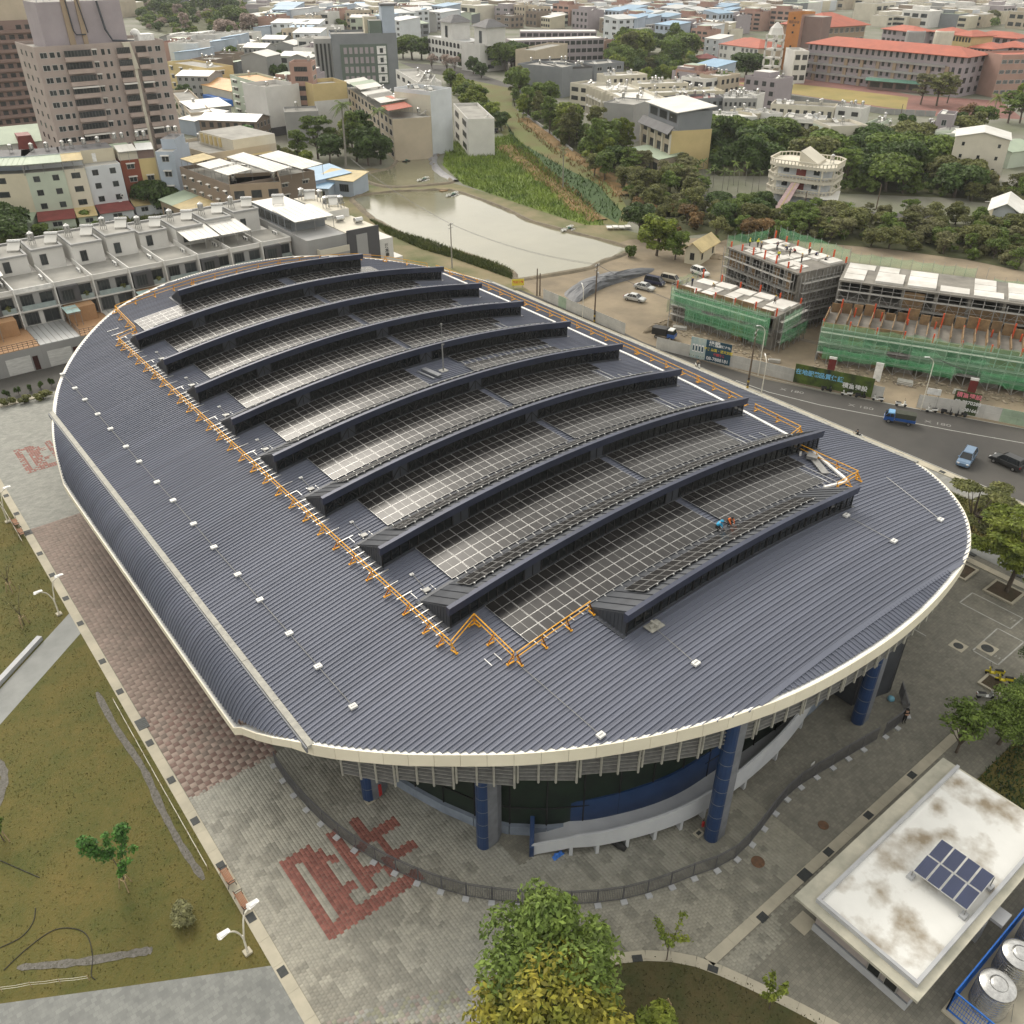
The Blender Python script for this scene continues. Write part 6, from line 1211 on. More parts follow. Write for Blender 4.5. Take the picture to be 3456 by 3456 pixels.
AC=M().bb(-.42,-.32,0,.42,0,.62,0).lathe([(.24,0),(.24,.01)],(0,0,0),12,1).mesh('air_conditioner',[m_white,m_black])
AC=M().bb(-.42,-.32,0,.42,0,.62,0).bb(-.32,-.335,.08,.18,-.32,.54,1).mesh('air_conditioner',[m_white,m_dgrey])
def bldg(a,b,d,h,wall,label,cat='house',name='house',floors=3,bays=4,win='p',roof='c',par=.9,sides='lr',clutter=2,group=None,ww=.5,wh=.5,z0=.32,top='flat',over=.4,seed=0,sbays=None,skip=(),gable_h=1.6,wallr=None):
 """block on the facade line a-b (left to right as seen from the camera) going d metres back"""
 a=Vector((a[0],a[1],0));b=Vector((b[0],b[1],0));w=(b-a).length;rz=math.atan2(b.y-a.y,b.x-a.x);r=random.Random(seed or label)
 t=thing(name,label,cat,a,rz,group);t['w']=w;t['d']=d;wm=W[wall]if isinstance(wall,str)else wall
 M().bb(0,0,0,w,d,h,[0,0,0,1,0,1]).build('wall',[wm,W[wallr]if wallr else wm],t)
 rm=ROOFS[roof]
 if top=='flat':
  M().bb(.2,.2,h,w-.2,d-.2,h+.04).build('roof',rm,t)
  if par:
   mb=M();e=.18
   for q in((-.02,-.02,w+.02,e),(-.02,d-e,w+.02,d+.02),(-.02,e+.004,e,d-e-.004),(w-e,e+.004,w+.02,d-e-.004)):mb.bb(q[0],q[1],h-.02,q[2],q[3],h+par)
   mb.build('parapet',wm,t)
 elif top=='shed':M().hexa([(-over,-over,h+.15),(w+over,-over,h+.15),(w+over,d+over,h+.15+gable_h),(-over,d+over,h+.15+gable_h),(-over,-over,h+.27),(w+over,-over,h+.27),(w+over,d+over,h+.27+gable_h),(-over,d+over,h+.27+gable_h)]).build('roof',rm,t);M().hexa([(0,0,h),(w,0,h),(w,d,h),(0,d,h),(0,0,h+.2),(w,0,h+.2),(w,d,h+.1+gable_h),(0,d,h+.1+gable_h)]).build('gable',wm,t)
 elif top=='gable':
  M().hexa([(-over,-over,h-.05),(w+over,-over,h-.05),(w+over,d/2,h+gable_h),(-over,d/2,h+gable_h),(-over,-over,h+.1),(w+over,-over,h+.1),(w+over,d/2,h+gable_h+.15),(-over,d/2,h+gable_h+.15)]).hexa([(-over,d/2,h+gable_h),(w+over,d/2,h+gable_h),(w+over,d+over,h-.05),(-over,d+over,h-.05),(-over,d/2,h+gable_h+.15),(w+over,d/2,h+gable_h+.15),(w+over,d+over,h+.1),(-over,d+over,h+.1)]).build('roof',rm,t)
  M().face([(.02,0,h),(.02,d,h),(.02,d/2,h+gable_h)][::-1]).face([(w-.02,0,h),(w-.02,d,h),(w-.02,d/2,h+gable_h)]).build('gable',wm,t)
 elif top=='gablef':
  M().hexa([(-over,-over,h-.05),(w/2,-over,h+gable_h),(w/2,d+over,h+gable_h),(-over,d+over,h-.05),(-over,-over,h+.1),(w/2,-over,h+gable_h+.15),(w/2,d+over,h+gable_h+.15),(-over,d+over,h+.1)]).hexa([(w/2,-over,h+gable_h),(w+over,-over,h-.05),(w+over,d+over,h-.05),(w/2,d+over,h+gable_h),(w/2,-over,h+gable_h+.15),(w+over,-over,h+.1),(w+over,d+over,h+.1),(w/2,d+over,h+gable_h+.15)]).build('roof',rm,t)
  M().face([(0,.02,h),(w,.02,h),(w/2,.02,h+gable_h)]).face([(0,d-.02,h),(w,d-.02,h),(w/2,d-.02,h+gable_h)][::-1]).build('gable',wm,t)
 elif top=='hip':
  q=min(d/2,w/2)*.9;z1=h+gable_h;A=[(-over,-over,h),(w+over,-over,h),(w+over,d+over,h),(-over,d+over,h)];B0,B1=((q,d/2,z1),(w-q,d/2,z1))if w>=d else((w/2,q,z1),(w/2,d-q,z1));mb=M()
  if w>=d:mb.face([A[0],A[1],B1,B0]).face([A[1],A[2],B1]).face([A[2],A[3],B0,B1]).face([A[3],A[0],B0])
  else:mb.face([A[0],A[1],B0]).face([A[1],A[2],B1,B0]).face([A[2],A[3],B1]).face([A[3],A[0],B0,B1])
  mb.bb(-over,-over,h-.25,w+over,d+over,h-.002);mb.build('roof',rm,t)
 fh=h/floors
 def row(face,L_,n,kinds,ww=ww):
  if not n:return
  for f in range(floors):
   for i in range(n):
    if(face,f,i)in skip or r.random()<.03:continue
    kd=kinds[f%len(kinds)]if len(kinds)>1 else kinds;bw=L_/n;x=bw*(i+.5-ww/2);z=fh*(f+z0);s=(bw*ww,1,fh*wh)
    if face=='f':link('window',WIN[kd],t,(x,0,z),0,s)
    elif face=='l':link('window',WIN[kd],t,(0,L_-x,z),-math.pi/2,s)
    elif face=='r':link('window',WIN[kd],t,(w,x,z),math.pi/2,s)
 row('f',w,bays,win);sb=sbays if sbays is not None else max(1,round(d/(w/max(1,bays))))if bays else 0
 for s_ in sides:row(s_,d,sb,'p' if len(win)>1 else('p' if win in 'bBHag' else win))
 if top=='flat':roofkit(t,w,d,h,clutter,r)
 return t
def roofkit(t,w,d,h,n,r,x0=.8,y0=.8):
 for k in range(n):
  x,y_=r.uniform(x0,max(x0+.1,w-1)),r.uniform(y0+d*.25,max(y0+.1,d-1))
  if r.random()<.55:link('water_tank',TANK,t,(x,y_,h+.03),r.uniform(0,1),(1,1,r.uniform(.9,1.25)))
  else:link('solar_heater',HEAT,t,(x,y_,h+.03),r.choice((0,.3,-.4)),(.9,.9,.9))
def addbox(t,x0,y0,z0,x1,y1,z1,m,name='annex',mt=None):return M().bb(x0,y0,z0,x1,y1,z1,[0,1 if mt else 0,0,0,0,0]).build(name,[m,mt]if mt else m,t)
def canopy(t,x0,y0,x1,y1,z,m,slope=.5,posts=True,name='roof_shed'):
 o=M().hexa([(x0,y0,z-slope),(x1,y0,z-slope),(x1,y1,z),(x0,y1,z),(x0,y0,z-slope+.08),(x1,y0,z-slope+.08),(x1,y1,z+.08),(x0,y1,z+.08)])
 n=max(2,int((x1-x0)/1.2))
 for k in range(n+1):x=lerp(x0,x1,k/n);o.hexa([(x-.04,y0,z-slope+.08),(x+.04,y0,z-slope+.08),(x+.04,y1,z+.08),(x-.04,y1,z+.08),(x-.04,y0,z-slope+.13),(x+.04,y0,z-slope+.13),(x+.04,y1,z+.13),(x-.04,y1,z+.13)])
 o.build(name,m,t)
 if posts:
  mb=M()
  for x in(x0+.1,(x0+x1)/2,x1-.1):
   mb.beam((x,y0+.1,z-slope-2.5),(x,y0+.1,z-slope),.09);mb.beam((x,y1-.1,z-2.7),(x,y1-.1,z),.09)
  mb.beam((x0,y0+.1,z-slope-.25),(x1,y0+.1,z-slope-.25),.08);n=max(2,int((x1-x0)/.7))
  for k in range(n):mb.beam((lerp(x0,x1,k/n),y0+.1,z-slope-(.25 if k%2 else 0)),(lerp(x0,x1,(k+1)/n),y0+.1,z-slope-(0 if k%2 else .25)),.05)
  mb.build('shed_frame',m_alud,t)
# ================================================================== ROW HOUSES behind the arena
m_deckw=mat('timber deck',(.42,.25,.13),(.32,.19,.10),scale=2,rough=.75,stretch=(8,1,1));m_glassb=mat('balcony glass',(.30,.36,.36),rough=.15);m_aqua=mat('pale aqua glass roof',(.42,.56,.54),rough=.25);m_shut=mat('white roller shutter',(.60,.60,.58),scale=1,rough=.55,stretch=(1,1,12))
UW=6.6;UX0=-2.4
def townhouse(k,x):
 dark=k%2==1;has_can=k in(0,1,2,3,9,10);lb='terraced townhouse behind the arena, '+nth(k)+(', roofed by a white metal canopy' if has_can else ', with an open roof terrace')
 t=thing('townhouse',lb,'house',(x,159.6,0),0,'terraced townhouses behind the arena');w=UW
 M().bb(0,0,0,w-.01,10.4,4.1).build('garage',W['grey'],t);M().bb(.7,-.06,.1,w-2.0,.0,2.9).build('garage_shutter',m_shut,t);M().bb(w-1.75,-.05,.1,w-.9,0,2.6).build('door',mat('dark red door',(.05,.015,.012),rough=.5),t)
 if k%2==0:
  M().bb(.0,0.05,4.1,w-.01,10.3,4.22).build('deck',m_rfw if k%4 else ROOFS['s'],t);mb=M()
  for q in range(8):mb.bb(q*.95,.05,4.22,q*.95+.06,10.3,4.28)
  mb.build('roof_seams',m_alud,t)
 else:
  M().bb(.0,0.05,4.1,w-.01,10.3,4.2).build('deck',m_deckw,t);mb=M()
  for q in range(9):mb.beam((.1+q*(w-.3)/8,.15,4.2),(.1+q*(w-.3)/8,.15,5.3),.06)
  for z in(4.6,4.95,5.3):mb.beam((.1,.15,z),(w-.2,.15,z),.06);mb.beam((.1,.15,z),(.1,9,z),.06)
  mb.build('deck_rail',m_black,t);M().bb(.5,7,4.2,w-1.4,10.35,6.9).build('timber_screen',m_deckw,t);canopy(t,-.1,5.2,2.2,8.6,6.9,m_aqua,.2,True,'glass_canopy')
 y0=10.4;wl=W['dgrey']if dark else W['grey']
 M().bb(0,y0,0,w-.01,31,10.3).build('wall',W['white'],t)
 M().bb(.25,y0-(1.3 if dark else .12),7.3,w*(.62 if dark else 1)-.3,y0,10.25).build('upper_facade',wl,t);M().bb(.25,y0-.10,4.2,w-.3,y0,7.05).build('lower_facade',W['white']if k%3 else wl,t);M().bb(-.05,y0-1.0,7.05,w,y0+.1,7.3).build('balcony_slab',W['white'],t);M().bb(-.05,y0-.5,10.2,w,y0+.1,10.4).build('terrace_slab',W['white'],t)
 for i,(xx,ww_,z,hh)in enumerate(((.6,2.3,4.4,2.2),(3.7,2.6,4.4,2.2),(.7,2.1,7.6,2.2),(3.9,2.2,7.6,2.2))):link('window',WIN['d' if i%2 else 'g'],t,(xx,y0-(1.31 if dark and i==2 else .13),z),0,(ww_,1,hh))
 M().bb(.5,y0-.98,7.3,w-.5,y0-.92,8.2).build('glass_balustrade',m_glassb,t);link('air_conditioner',AC,t,(w*.55,y0-.15,7.32),0,(1,1,1))
 mb=M();mb.bb(-.18,y0-1.2,4.1,.0,22,11.4).bb(w-.02,y0-.4,10.3,w+.02,20.5,11.1).bb(.02,y0-.4,10.4,w-.03,y0-.2,11.1);mb.build('party_wall',W['white']if k!=4 else m_white,t);M().bb(.02,y0-.2,10.3,w-.03,20.9,10.38).build('terrace_floor',m_rfc,t)
 py,pz=20.9+(k*7%3-1)*1.1,13.5+(k*5%4)*.3
 M().bb(.0,py,10.3,w-1.1,30.6,pz,[0,1,0,0,0,0]).build('penthouse',[W['white'],m_rfc],t);mb=M()
 for q in((-.1,py-.3,w-1,py+.3),(-.1,30.2,w-1,30.8),(-.1,py+.3,.3,30.2),(w-1.35,py+.3,w-1,30.2)):mb.bb(q[0],q[1],pz,q[2],q[3],pz+.35)
 mb.build('roof_rim',W['grey'],t);link('water_tank',TANK,t,(1.4,26,pz),.2,(1.05,1.05,1.1));link('solar_heater',HEAT,t,(4.6,25.5,pz),-.5,(1.1,1.1,1.15));link('window',WIN['d'],t,(1.2,py-.04,11),0,(1.2,1,2));M().tube([(.8,27,pz),(.8,27,pz+1.9),(2.2,27,pz+1.9)],.03,5).build('pipe',m_steel,t)
 if has_can:canopy(t,.1,13.2,w-.3,21,13.6,m_rfw,.7)
 if k<4:canopy(t,-.1,21.2,w-.1,30.4,14.3,m_rfw,.3,False)
 if k in(3,5,6,7):M().bb(w*.6,y0-.9,7.35,w-.7,y0-.4,7.8).build('planter_box',W['grey'],t);V,F=leafcloud([(w*.75,y0-.65,8.1,.5)],160,.3,k);link('plants',npmesh('plants',V,F,LEAF['olive']),t)
 for q in(0,.9):link('air_conditioner',AC,t,(w-.5,15.5+q*1.2,10.4),-1.57)
for k in range(12):townhouse(k,UX0+k*UW)
# end block with the black facade
ex=UX0+12*UW+.3;a=T(1,0,690,1745,12);b=T(1,0,910,1705,12);E_=thing('townhouse','end house of the terrace with a black facade and brush characters on white','house',(ex,163,0))
M().bb(0,0,0,16.4,27,11.6).build('wall',W['grey'],E_);M().bb(9.0,-.3,0,16.5,0,12.1).build('black_facade',W['dgrey'],E_);M().bb(11.0,-.42,3,13.6,-.3,11.0).build('grey_panel',W['grey'],E_);M().bb(10.8,-.8,5.5,13.9,-.3,6.6).build('balcony',W['lilac'],E_);M().bb(16.5,1.0,0,20.5,22,8.6).build('white_wall',W['white'],E_);letters('汶\n水\n岸',(18.9,.96,6.0),1.0,m_black,(math.pi/2,0,0),E_,bold=.03)
M().bb(8.8,.1,11.6,16.4,11,11.75).build('roof_terrace',W['ivory'],E_);M().bb(2,-1.2,0,8.8,5,8.4).build('lower_terrace',W['grey'],E_);M().bb(2.2,-1.0,8.4,8.6,4.8,8.46).build('terrace_floor',m_rfc,E_);M().bb(2,-1.2,8.4,8.8,-1.0,9.6).bb(2,-1.0,8.4,2.2,5,9.6).build('parapet',W['ivory'],E_)
M().bb(.5,8,11.6,8.5,26.5,14.2,[0,1,0,0,0,0]).build('penthouse',[W['slate'],m_rfw],E_);M().bb(10.5,11,11.6,16,26,13.4,[0,1,0,0,0,0]).build('penthouse',[W['white'],W['ivory']],E_);canopy(E_,.2,4.8,9,15,14.6,m_rfw,.4)
for i in range(5):link('window',WIN['d'],E_,(.46,10+i*3.1,12),-math.pi/2,(2.4,1,1.8))
for x,y_,z in((11.5,24,13.4),(14,20,13.4),(12.2,14,13.4),(15,12.5,13.4)):link('water_tank',TANK,E_,(x,y_,z),.3,(1.2,1.2,1.1))
for x,y_,z in((13,23,13.4),(14.5,15,13.4),(4,20,14.3)):link('solar_heater',HEAT,E_,(x,y_,z),-.5,(1.2,1.2,1.2))
for x,y_ in((12,8),(14.5,4.5)):M().tube([(x-.9,y_,12.5),(x+.9,y_,12.5)],.55,12).bb(x-.7,y_-.4,11.75,x+.7,y_+.4,12.0).build('steel_drum',m_steel,E_)
M().bb(20.6,3,0,24,20,3.4).build('side_yard_wall',W['white'],E_)
hp=[(x,151.2)for x in np.arange(-8,23,1.7)]
for i,(x,y_)in enumerate(hp):tree((x,y_),'bush','dark',1.5,'small trimmed roadside shrub before the townhouse garages, '+nth(i),name='shrub',cat='shrub',group='trimmed shrubs before the garages',seed=i%3,wide=.55)
sheetp('pavement',[(-25,149),(24,149),(30,156),(30,159.5),(-25,159.5)],.03,m_asph);kerb([(-22,148.5,0),(22,148.5,0)],1.2,.12)
# ================================================================== BUILDING SITE
m_net=mat('green safety net',(.34,.78,.46),(.22,.62,.32),scale=.5,rough=.8,var=.1);_b=m_net.node_tree.nodes['Principled BSDF'];_b.inputs['Alpha'].default_value=.27
m_netd=mat('dense green net',(.19,.62,.30),(.11,.48,.21),scale=.5,rough=.8);m_netd.node_tree.nodes['Principled BSDF'].inputs['Alpha'].default_value=.36
m_form=mat('formwork timber',(.26,.17,.085),(.15,.10,.055),scale=1.2,rough=.85,rnd=.2);m_deck=mat('white deck board',(.66,.645,.61),(.50,.48,.44),scale=.35,rough=.7,rnd=.08);m_raw=mat('raw concrete',(.25,.235,.205),(.15,.14,.125),scale=.4,rough=.9,detail=8);m_scaf=mat('scaffold tube',(.36,.36,.35),scale=2,rough=.5,metal=.3);m_prop=mat('red formwork prop',(.62,.09,.03),scale=2,rough=.6);m_plank=mat('scaffold plank',(.33,.32,.29),scale=1,rough=.8)
def netpanel(t,x0,x1,y,z0,z1,dense,seed,name='net_panel',rot=None):
 r=random.Random(seed);mb=M();nx,nz=5,5;g=[]
 for i in range(nx+1):
  for j in range(nz+1):
   u,v=i/nx,j/nz;sag=-.28*math.sin(math.pi*u)*v**3+.12*math.sin(math.pi*u)*(1-v)**3;p=(lerp(x0,x1,u),y+r.uniform(-.07,.07)-.2*math.sin(math.pi*u)*math.sin(math.pi*v),lerp(z0,z1,v)+sag)
   g.append(p if rot is None else rot(p))
 b=mb._a(g)
 for i in range(nx):
  for j in range(nz):k=b+i*(nz+1)+j;mb.f.append((k,k+nz+1,k+nz+2,k+1));mb.mi.append(0)
 mb.build(name,m_netd if dense else m_net,t,smooth=True)
def scaffold(p,rz,L_,z1,y,label,nets,bay=1.83,lift=1.85,z0=0.0,seed=1):
 t=thing('scaffolding',label,'scaffolding',p,rz);n=int(L_/bay);r=random.Random(seed)
 for yy in(y,y-.85):
  for i in range(n+1):M().beam((i*bay,yy,z0),(i*bay,yy,z1+r.uniform(-.1,.9)),.085).build('scaffold_pole',m_scaf,t)
 k=0;z=z0+lift
 while z<z1+.1:
  led=M();led.beam((0,y,z),(n*bay,y,z),.06).beam((0,y-.85,z),(n*bay,y-.85,z),.09)
  led.beam((0,y-.85,z+.9),(n*bay,y-.85,z+.9),.05)
  for i in range(n):led.beam((i*bay,y-.85,z-lift if i%2 else z),((i+1)*bay,y-.85,z if i%2 else z-lift),.045)
  led.build('ledgers',m_scaf,t,kind='stuff');M().bb(0,y-.75,z-.03,n*bay,y-.25,z+.03).build('walkway_plank',m_plank,t);z+=lift;k+=1
 for(xa,xb,za,zb,d)in nets:
  m=max(1,round((xb-xa)/(bay*2)))
  for i in range(m):
   if r.random()<.06:continue
   netpanel(t,lerp(xa,xb,i/m),lerp(xa,xb,(i+1)/m),y-.95,za+r.uniform(-.3,.25),zb+r.uniform(-.15,.2),d,r.random())
 return t
def shell(p,rz,L_,d,floors,fh,label,bayw=4.6,formtop=True,decks=True,seed=2,walls=.55,props=True,y0=0.0):
 t=thing('unfinished_building',label,'building',p,rz);r=random.Random(seed);nb=max(1,round(L_/bayw));bw=L_/nb
 for f in range(floors+1):
  z=f*fh
  if f:M().bb(-.2,y0-.5,z-.32,L_+.2,d,z).build('floor_slab',m_raw,t)
  if f==floors:break
  for i in range(nb+1):
   for yy in(y0,(y0+d)/2,d-.5):M().bb(i*bw-.25,yy,z,i*bw+.25,yy+.5,z+fh-.32).build('column',m_raw,t)
  for i in range(nb):
   if r.random()<walls:M().bb(i*bw+.25,y0+.1,z,(i+1)*bw-.25-r.choice((0,1.5)),y0+.3,z+fh*r.choice((.45,.85))-.2).build('formwork_panel',m_form if r.random()<.7 else m_raw,t)
   M().bb(i*bw+.25,d-.4,z,(i+1)*bw-.25,d-.2,z+fh-.32).build('rear_wall',m_raw,t)
 for s in(0,L_-.2):M().bb(s,y0,0,s+.2,d,floors*fh-.3).build('gable_wall',m_raw,t)
 z=floors*fh
 if decks:
  for i in range(nb):
   for j in range(3):
    x0,x1=i*bw+.35,(i+1)*bw-.35;a,b=lerp(y0+.5,d-.6,j/3),lerp(y0+.5,d-.6,(j+1)/3)-.2
    if r.random()<.12:continue
    hz=z+.03+r.choice((0,.0,.25));M().bb(x0,a,z,x1-r.choice((0,0,1.2)),b,hz+.12).build('deck_board',m_deck,t)
 if props:
  for i in range(nb+1):
   for yy in(y0+.2,d-.5):M().bb(i*bw-.12,yy,z,i*bw+.12,yy+.22,z+r.uniform(1.0,1.7)).build('prop',m_prop,t)
 if formtop:
  for i in range(nb):M().bb(i*bw+.3,y0+.05,z,(i+1)*bw-.3,y0+.18,z+r.uniform(.4,1.2)).build('formwork_panel',m_form,t)
 for i in range(int(L_/.9)):M().beam((i*.9+r.uniform(-.2,.2),r.uniform(y0,d),z),(i*.9+r.uniform(-.3,.3),r.uniform(y0,d),z+.1),.1)
 return t
def fr(p,q):d=Vector(q)-Vector(p);return math.atan2(d.y,d.x),d.length
pa,pb=(125.6,107.5),(128.4,86.6);rz,L_=fr(pa,pb);PA=(pa[0],pa[1],.012)
A1=shell(PA,rz,L_,9.5,2,3.15,'low unfinished house row with white deck boards on top behind green netting, left one',seed=3)
scaffold(PA,rz,L_,7.0,-.7,'scaffolding wrapped in green netting along the left low house row',[(0,L_,4.0,7.4,False),(0,L_,1.5,4.2,True),(0,L_,4.4,6.6,False)],seed=4)
def endscaf(p,rz,x,y1,z1,label,nets):
 c,s=math.cos(rz),math.sin(rz);q=(p[0]+c*x,p[1]+s*x,p[2]);return scaffold(q,rz+math.pi/2,y1,z1,-.1,label,nets)
endscaf(PA,rz,L_+.8,9.5,6.6,'netted scaffolding on the near end of the left low house row',[(0,9.5,3.6,7.0,False),(0,9.5,1.3,3.8,True)])
c,s=math.cos(rz+math.pi/2),math.sin(rz+math.pi/2);e=(PA[0]+c*10.2-math.cos(rz)*.8,PA[1]+s*10.2-math.sin(rz)*.8,.012);scaffold(e,rz-math.pi/2,10,6.6,-.1,'netted scaffolding on the far end of the left low house row',[(0,10,3.6,7.2,False),(0,10,1.3,3.8,True)])
pc,pd_=(142.2,109),(139.4,90.6);rz2,L2=fr(pc,pd_);PC=(pc[0],pc[1],.012)
A2=shell(PC,rz2,L2,12.5,3,3.65,'taller unfinished concrete block with workers on its top slab',decks=True,seed=5,bayw=3.1,walls=.9,props=True,formtop=False)
scaffold(PC,rz2,L2,10.6,-.6,'bare scaffolding in front of the tall block where workers stand',[],seed=6);endscaf(PC,rz2,L2+.8,12.5,10.6,'bare scaffolding on the right end of the tall block',[])
def backnet(p,rz,L_,y,z0,z1,label):
 t=thing('scaffolding',label,'scaffolding',p,rz);n=int(L_/1.83)
 for i in range(n+1):M().beam((i*1.83,y,0),(i*1.83,y,z1+.3),.06).build('scaffold_pole',m_scaf,t)
 for i in range(int(L_/3.66)):netpanel(t,i*3.66,(i+1)*3.66,y,z0,z1+R.uniform(-.1,.2),False,i)
 return t
backnet(PC,rz2,L2+1,13.2,9.5,13.2,'green net screen along the back of the tall unfinished block');cq,sq=math.cos(rz2),math.sin(rz2);backnet((PC[0]-cq*1.0,PC[1]-sq*1.0,.012),rz2+math.pi/2,13.5,.0,4.5,12.8,'green net screen on the left end of the tall unfinished block')
def onsite(p,rz,x,y,z):return(p[0]+math.cos(rz)*x-math.sin(rz)*y,p[1]+math.sin(rz)*x+math.cos(rz)*y,z)
for i in range(12):M()
for i in range(9):
 x,y_=R.uniform(1,L2-2),R.uniform(1,11);M().bb(-R.uniform(.5,1.4),-.5,0,R.uniform(.5,1.4),.6,R.uniform(.12,.5)).build('deck_board',m_deck if i%3 else m_plank,A2,loc=(x,y_,10.96))
wk=[('hi-vis yellow','yellow plastic'),('hi-vis yellow','yellow plastic'),('red cloth','white plastic'),('navy cloth','white plastic'),('grey cloth','yellow plastic'),('navy cloth','yellow plastic'),('hi-vis yellow','white plastic'),('grey cloth','white plastic'),('navy cloth','white plastic'),('tan cloth','yellow plastic'),('black cloth','white plastic'),('grey cloth','yellow plastic')]
wpos=[(2.2,3),(3.2,4.2),(9.5,8),(6.4,6.3),(5.0,3.4),(7.8,7.6),(11,2.2),(10.6,5.5),(13.4,9.6),(14.6,4.6),(12.6,8.6),(16.4,9)]
for i,((sh,ht),(x,y_))in enumerate(zip(wk,wpos)):
 q=onsite(PC,rz2,x,y_,10.98);person(q,R.uniform(0,6.28),('stand','walk','crouch')[i%3],sh,'dark trousers','worker in %s on the tall unfinished block, %s'%({'hi-vis yellow':'a yellow vest','red cloth':'red','navy cloth':'navy','grey cloth':'grey','tan cloth':'tan','black cloth':'black'}[sh],nth(i)),(ht,False),1.05,'construction workers on the top slab')
for i,(x,y_,sh,lb)in enumerate(((1.5,3,'navy cloth','worker in navy standing at the far end of the low house row'),(5.2,5,'tan cloth','worker in tan bending on the white decks of the low house row'),(18,5,'grey cloth','worker in grey on the near end of the low house row'))):person(onsite(PA,rz,x,y_,6.45),1.5*i,('stand','crouch','walk')[i],sh,'dark trousers',lb,('yellow plastic',False),1.05)
pe,pf=(131.6,79.0),(153.2,35.5);rz3,L3=fr(pe,pf);PE=(pe[0],pe[1],.012)
shell(PE,rz3,L3,7.5,2,3.0,'long low unfinished house row with brown formwork behind green netting, right one',seed=8,decks=False)
scaffold(PE,rz3,L3,7.1,-.7,'scaffolding wrapped in green netting along the right low house row',[(0,L3,4.3,7.6,False),(0,L3,2.2,5.0,False),(1,22,1.2,3.2,True),(26,L3,1.2,3.4,True)],seed=9)
q=onsite(PE,rz3,.5,12.2,.012);B2=shell(q,rz3,L3,11,3,3.6,'long tall unfinished block with rows of white deck boards on top',seed=10,walls=.8,props=False,formtop=False,bayw=5.4);scaffold(q,rz3,L3,10.3,-.8,'bare grey scaffolding in front of the long tall unfinished block',[],seed=11)
backnet(q,rz3,24,11.8,9.6,12.4,'green net screen behind the left half of the long unfinished block');q2_=onsite(q,rz3,25,0,.012);backnet(q2_,rz3,24,10.6,8.6,11.4,'green net screen behind the right half of the long unfinished block')
for i in range(26):
 x=1+i*1.85;h=R.uniform(7.2,8.6);o=onsite(PE,rz3,x,8.6,0);M().box((0,0,h-1.0),(1.55,.2,2.0)).build('formwork_panel',m_form,bpy.data.objects['unfinished_building.002'],loc=(x,8.4+R.uniform(-.2,.2),0))
 if i%3==0:M().box((0,0,7.3),(.25,.25,2.6)).build('prop',m_prop,bpy.data.objects['unfinished_building.002'],loc=(x+.9,8.0,0))
for i in range(27):M().bb(i*1.83,.8,6.0,i*1.83+.14,7.4,R.uniform(6.7,7.4)).build('formwork_panel',m_form,bpy.data.objects['unfinished_building.002'])
M().bb(0,7.4,5.6,L3,12,5.95).build('floor_slab',m_raw,bpy.data.objects['unfinished_building.002'])
# rubble, timber, tarp mound
def mound(pts,h,mtl,name,label,cat,seed=1,n=16):
 r=random.Random(seed);xs=[p[0]for p in pts];ys=[p[1]for p in pts];cx,cy=sum(xs)/len(xs),sum(ys)/len(ys);P=catmull([Vector((p[0],p[1],0))for p in pts],5,True);mb=M();prev=None
 for k,(f,z)in enumerate(((1,-.03),(.86,.42),(.66,.78),(.42,.95),(.15,1.0))):
  ring=[(cx+(p.x-cx)*f+r.uniform(-.25,.25)*(k>0),cy+(p.y-cy)*f+r.uniform(-.25,.25)*(k>0),h*z*r.uniform(.85,1.12))for p in P]
  if prev:
   for i in range(len(P)):j=(i+1)%len(P);mb.face([prev[i],prev[j],ring[j],ring[i]])
  prev=ring
 mb.face(prev);return mb.build(name,mtl,None,label=label,cat=cat,smooth=False)
mound([T(2,1,400,270),T(2,1,600,170),T(2,1,1030,90),T(2,1,1040,130),T(2,1,700,240),T(2,1,500,350),T(2,1,430,330)],1.5,mat('grey tarp cover',(.13,.135,.145),(.085,.09,.10),scale=.5,rough=.6,bump=.6,bscale=1.5),'covered_mound','long earth mound covered with grey sheeting beside the parked cars','mound')
mound([T(2,1,1000,560),T(2,1,1180,490),T(2,1,1215,500),T(2,1,1190,530),T(2,1,1010,585)],.9,m_earth,'earth_mound','small ridge of bare earth by the black covered truck','mound',3)
mound([T(2,1,1450,10),T(2,1,1640,-20),T(2,1,1650,20),T(2,1,1560,30)],.8,m_earth,'earth_mound','rough rubble heap at the far end of the dirt yard','mound',4)
rub=M();rr=random.Random(4)
for i in range(900):
 u,v=rr.random(),rr.uniform(-5.5,-1.6);q=onsite(PE,rz3,u*L3*1.05,v,0)if i%3 else onsite(PA,rz,u*L_*1.1,v,0);k=rr.uniform(.06,.35);rub.box((q[0],q[1],k*.25+.01),(k*rr.uniform(.6,3),k,k*.5),rr.uniform(0,3))
rub.build('rubble',mat('site rubble',(.36,.30,.22),(.20,.17,.13),scale=1.5,rough=.95,isl=.4),None,kind='stuff',label='loose timber and rubble strewn before the netted buildings')
for q,lb,dm in((T(3,1,1030,970),'pile of pale formwork boards at the gap of the hoarding',(2.4,1.3,.7)),(T(3,1,45,800),'small stack of timber at the foot of the left netted row',(2.0,.8,.5)),(T(3,1,1430,1040),'small stack of boards left of the right maroon gate',(1.4,1.2,.6)),(T(2,1,1265,550),'pale board stack at the far corner of the left netted row',(2.6,1.2,.5))):
 t=thing('board_stack',lb,'stack',(q.x,q.y,.012),R.uniform(-1.3,-.9))
 for k in range(5):M().box((R.uniform(-.08,.08),R.uniform(-.05,.05),dm[2]*(k+.5)/5),(dm[0],dm[1],dm[2]/5-.02),R.uniform(-.03,.03)).build('board',m_deck if k%2 else m_plank,t)
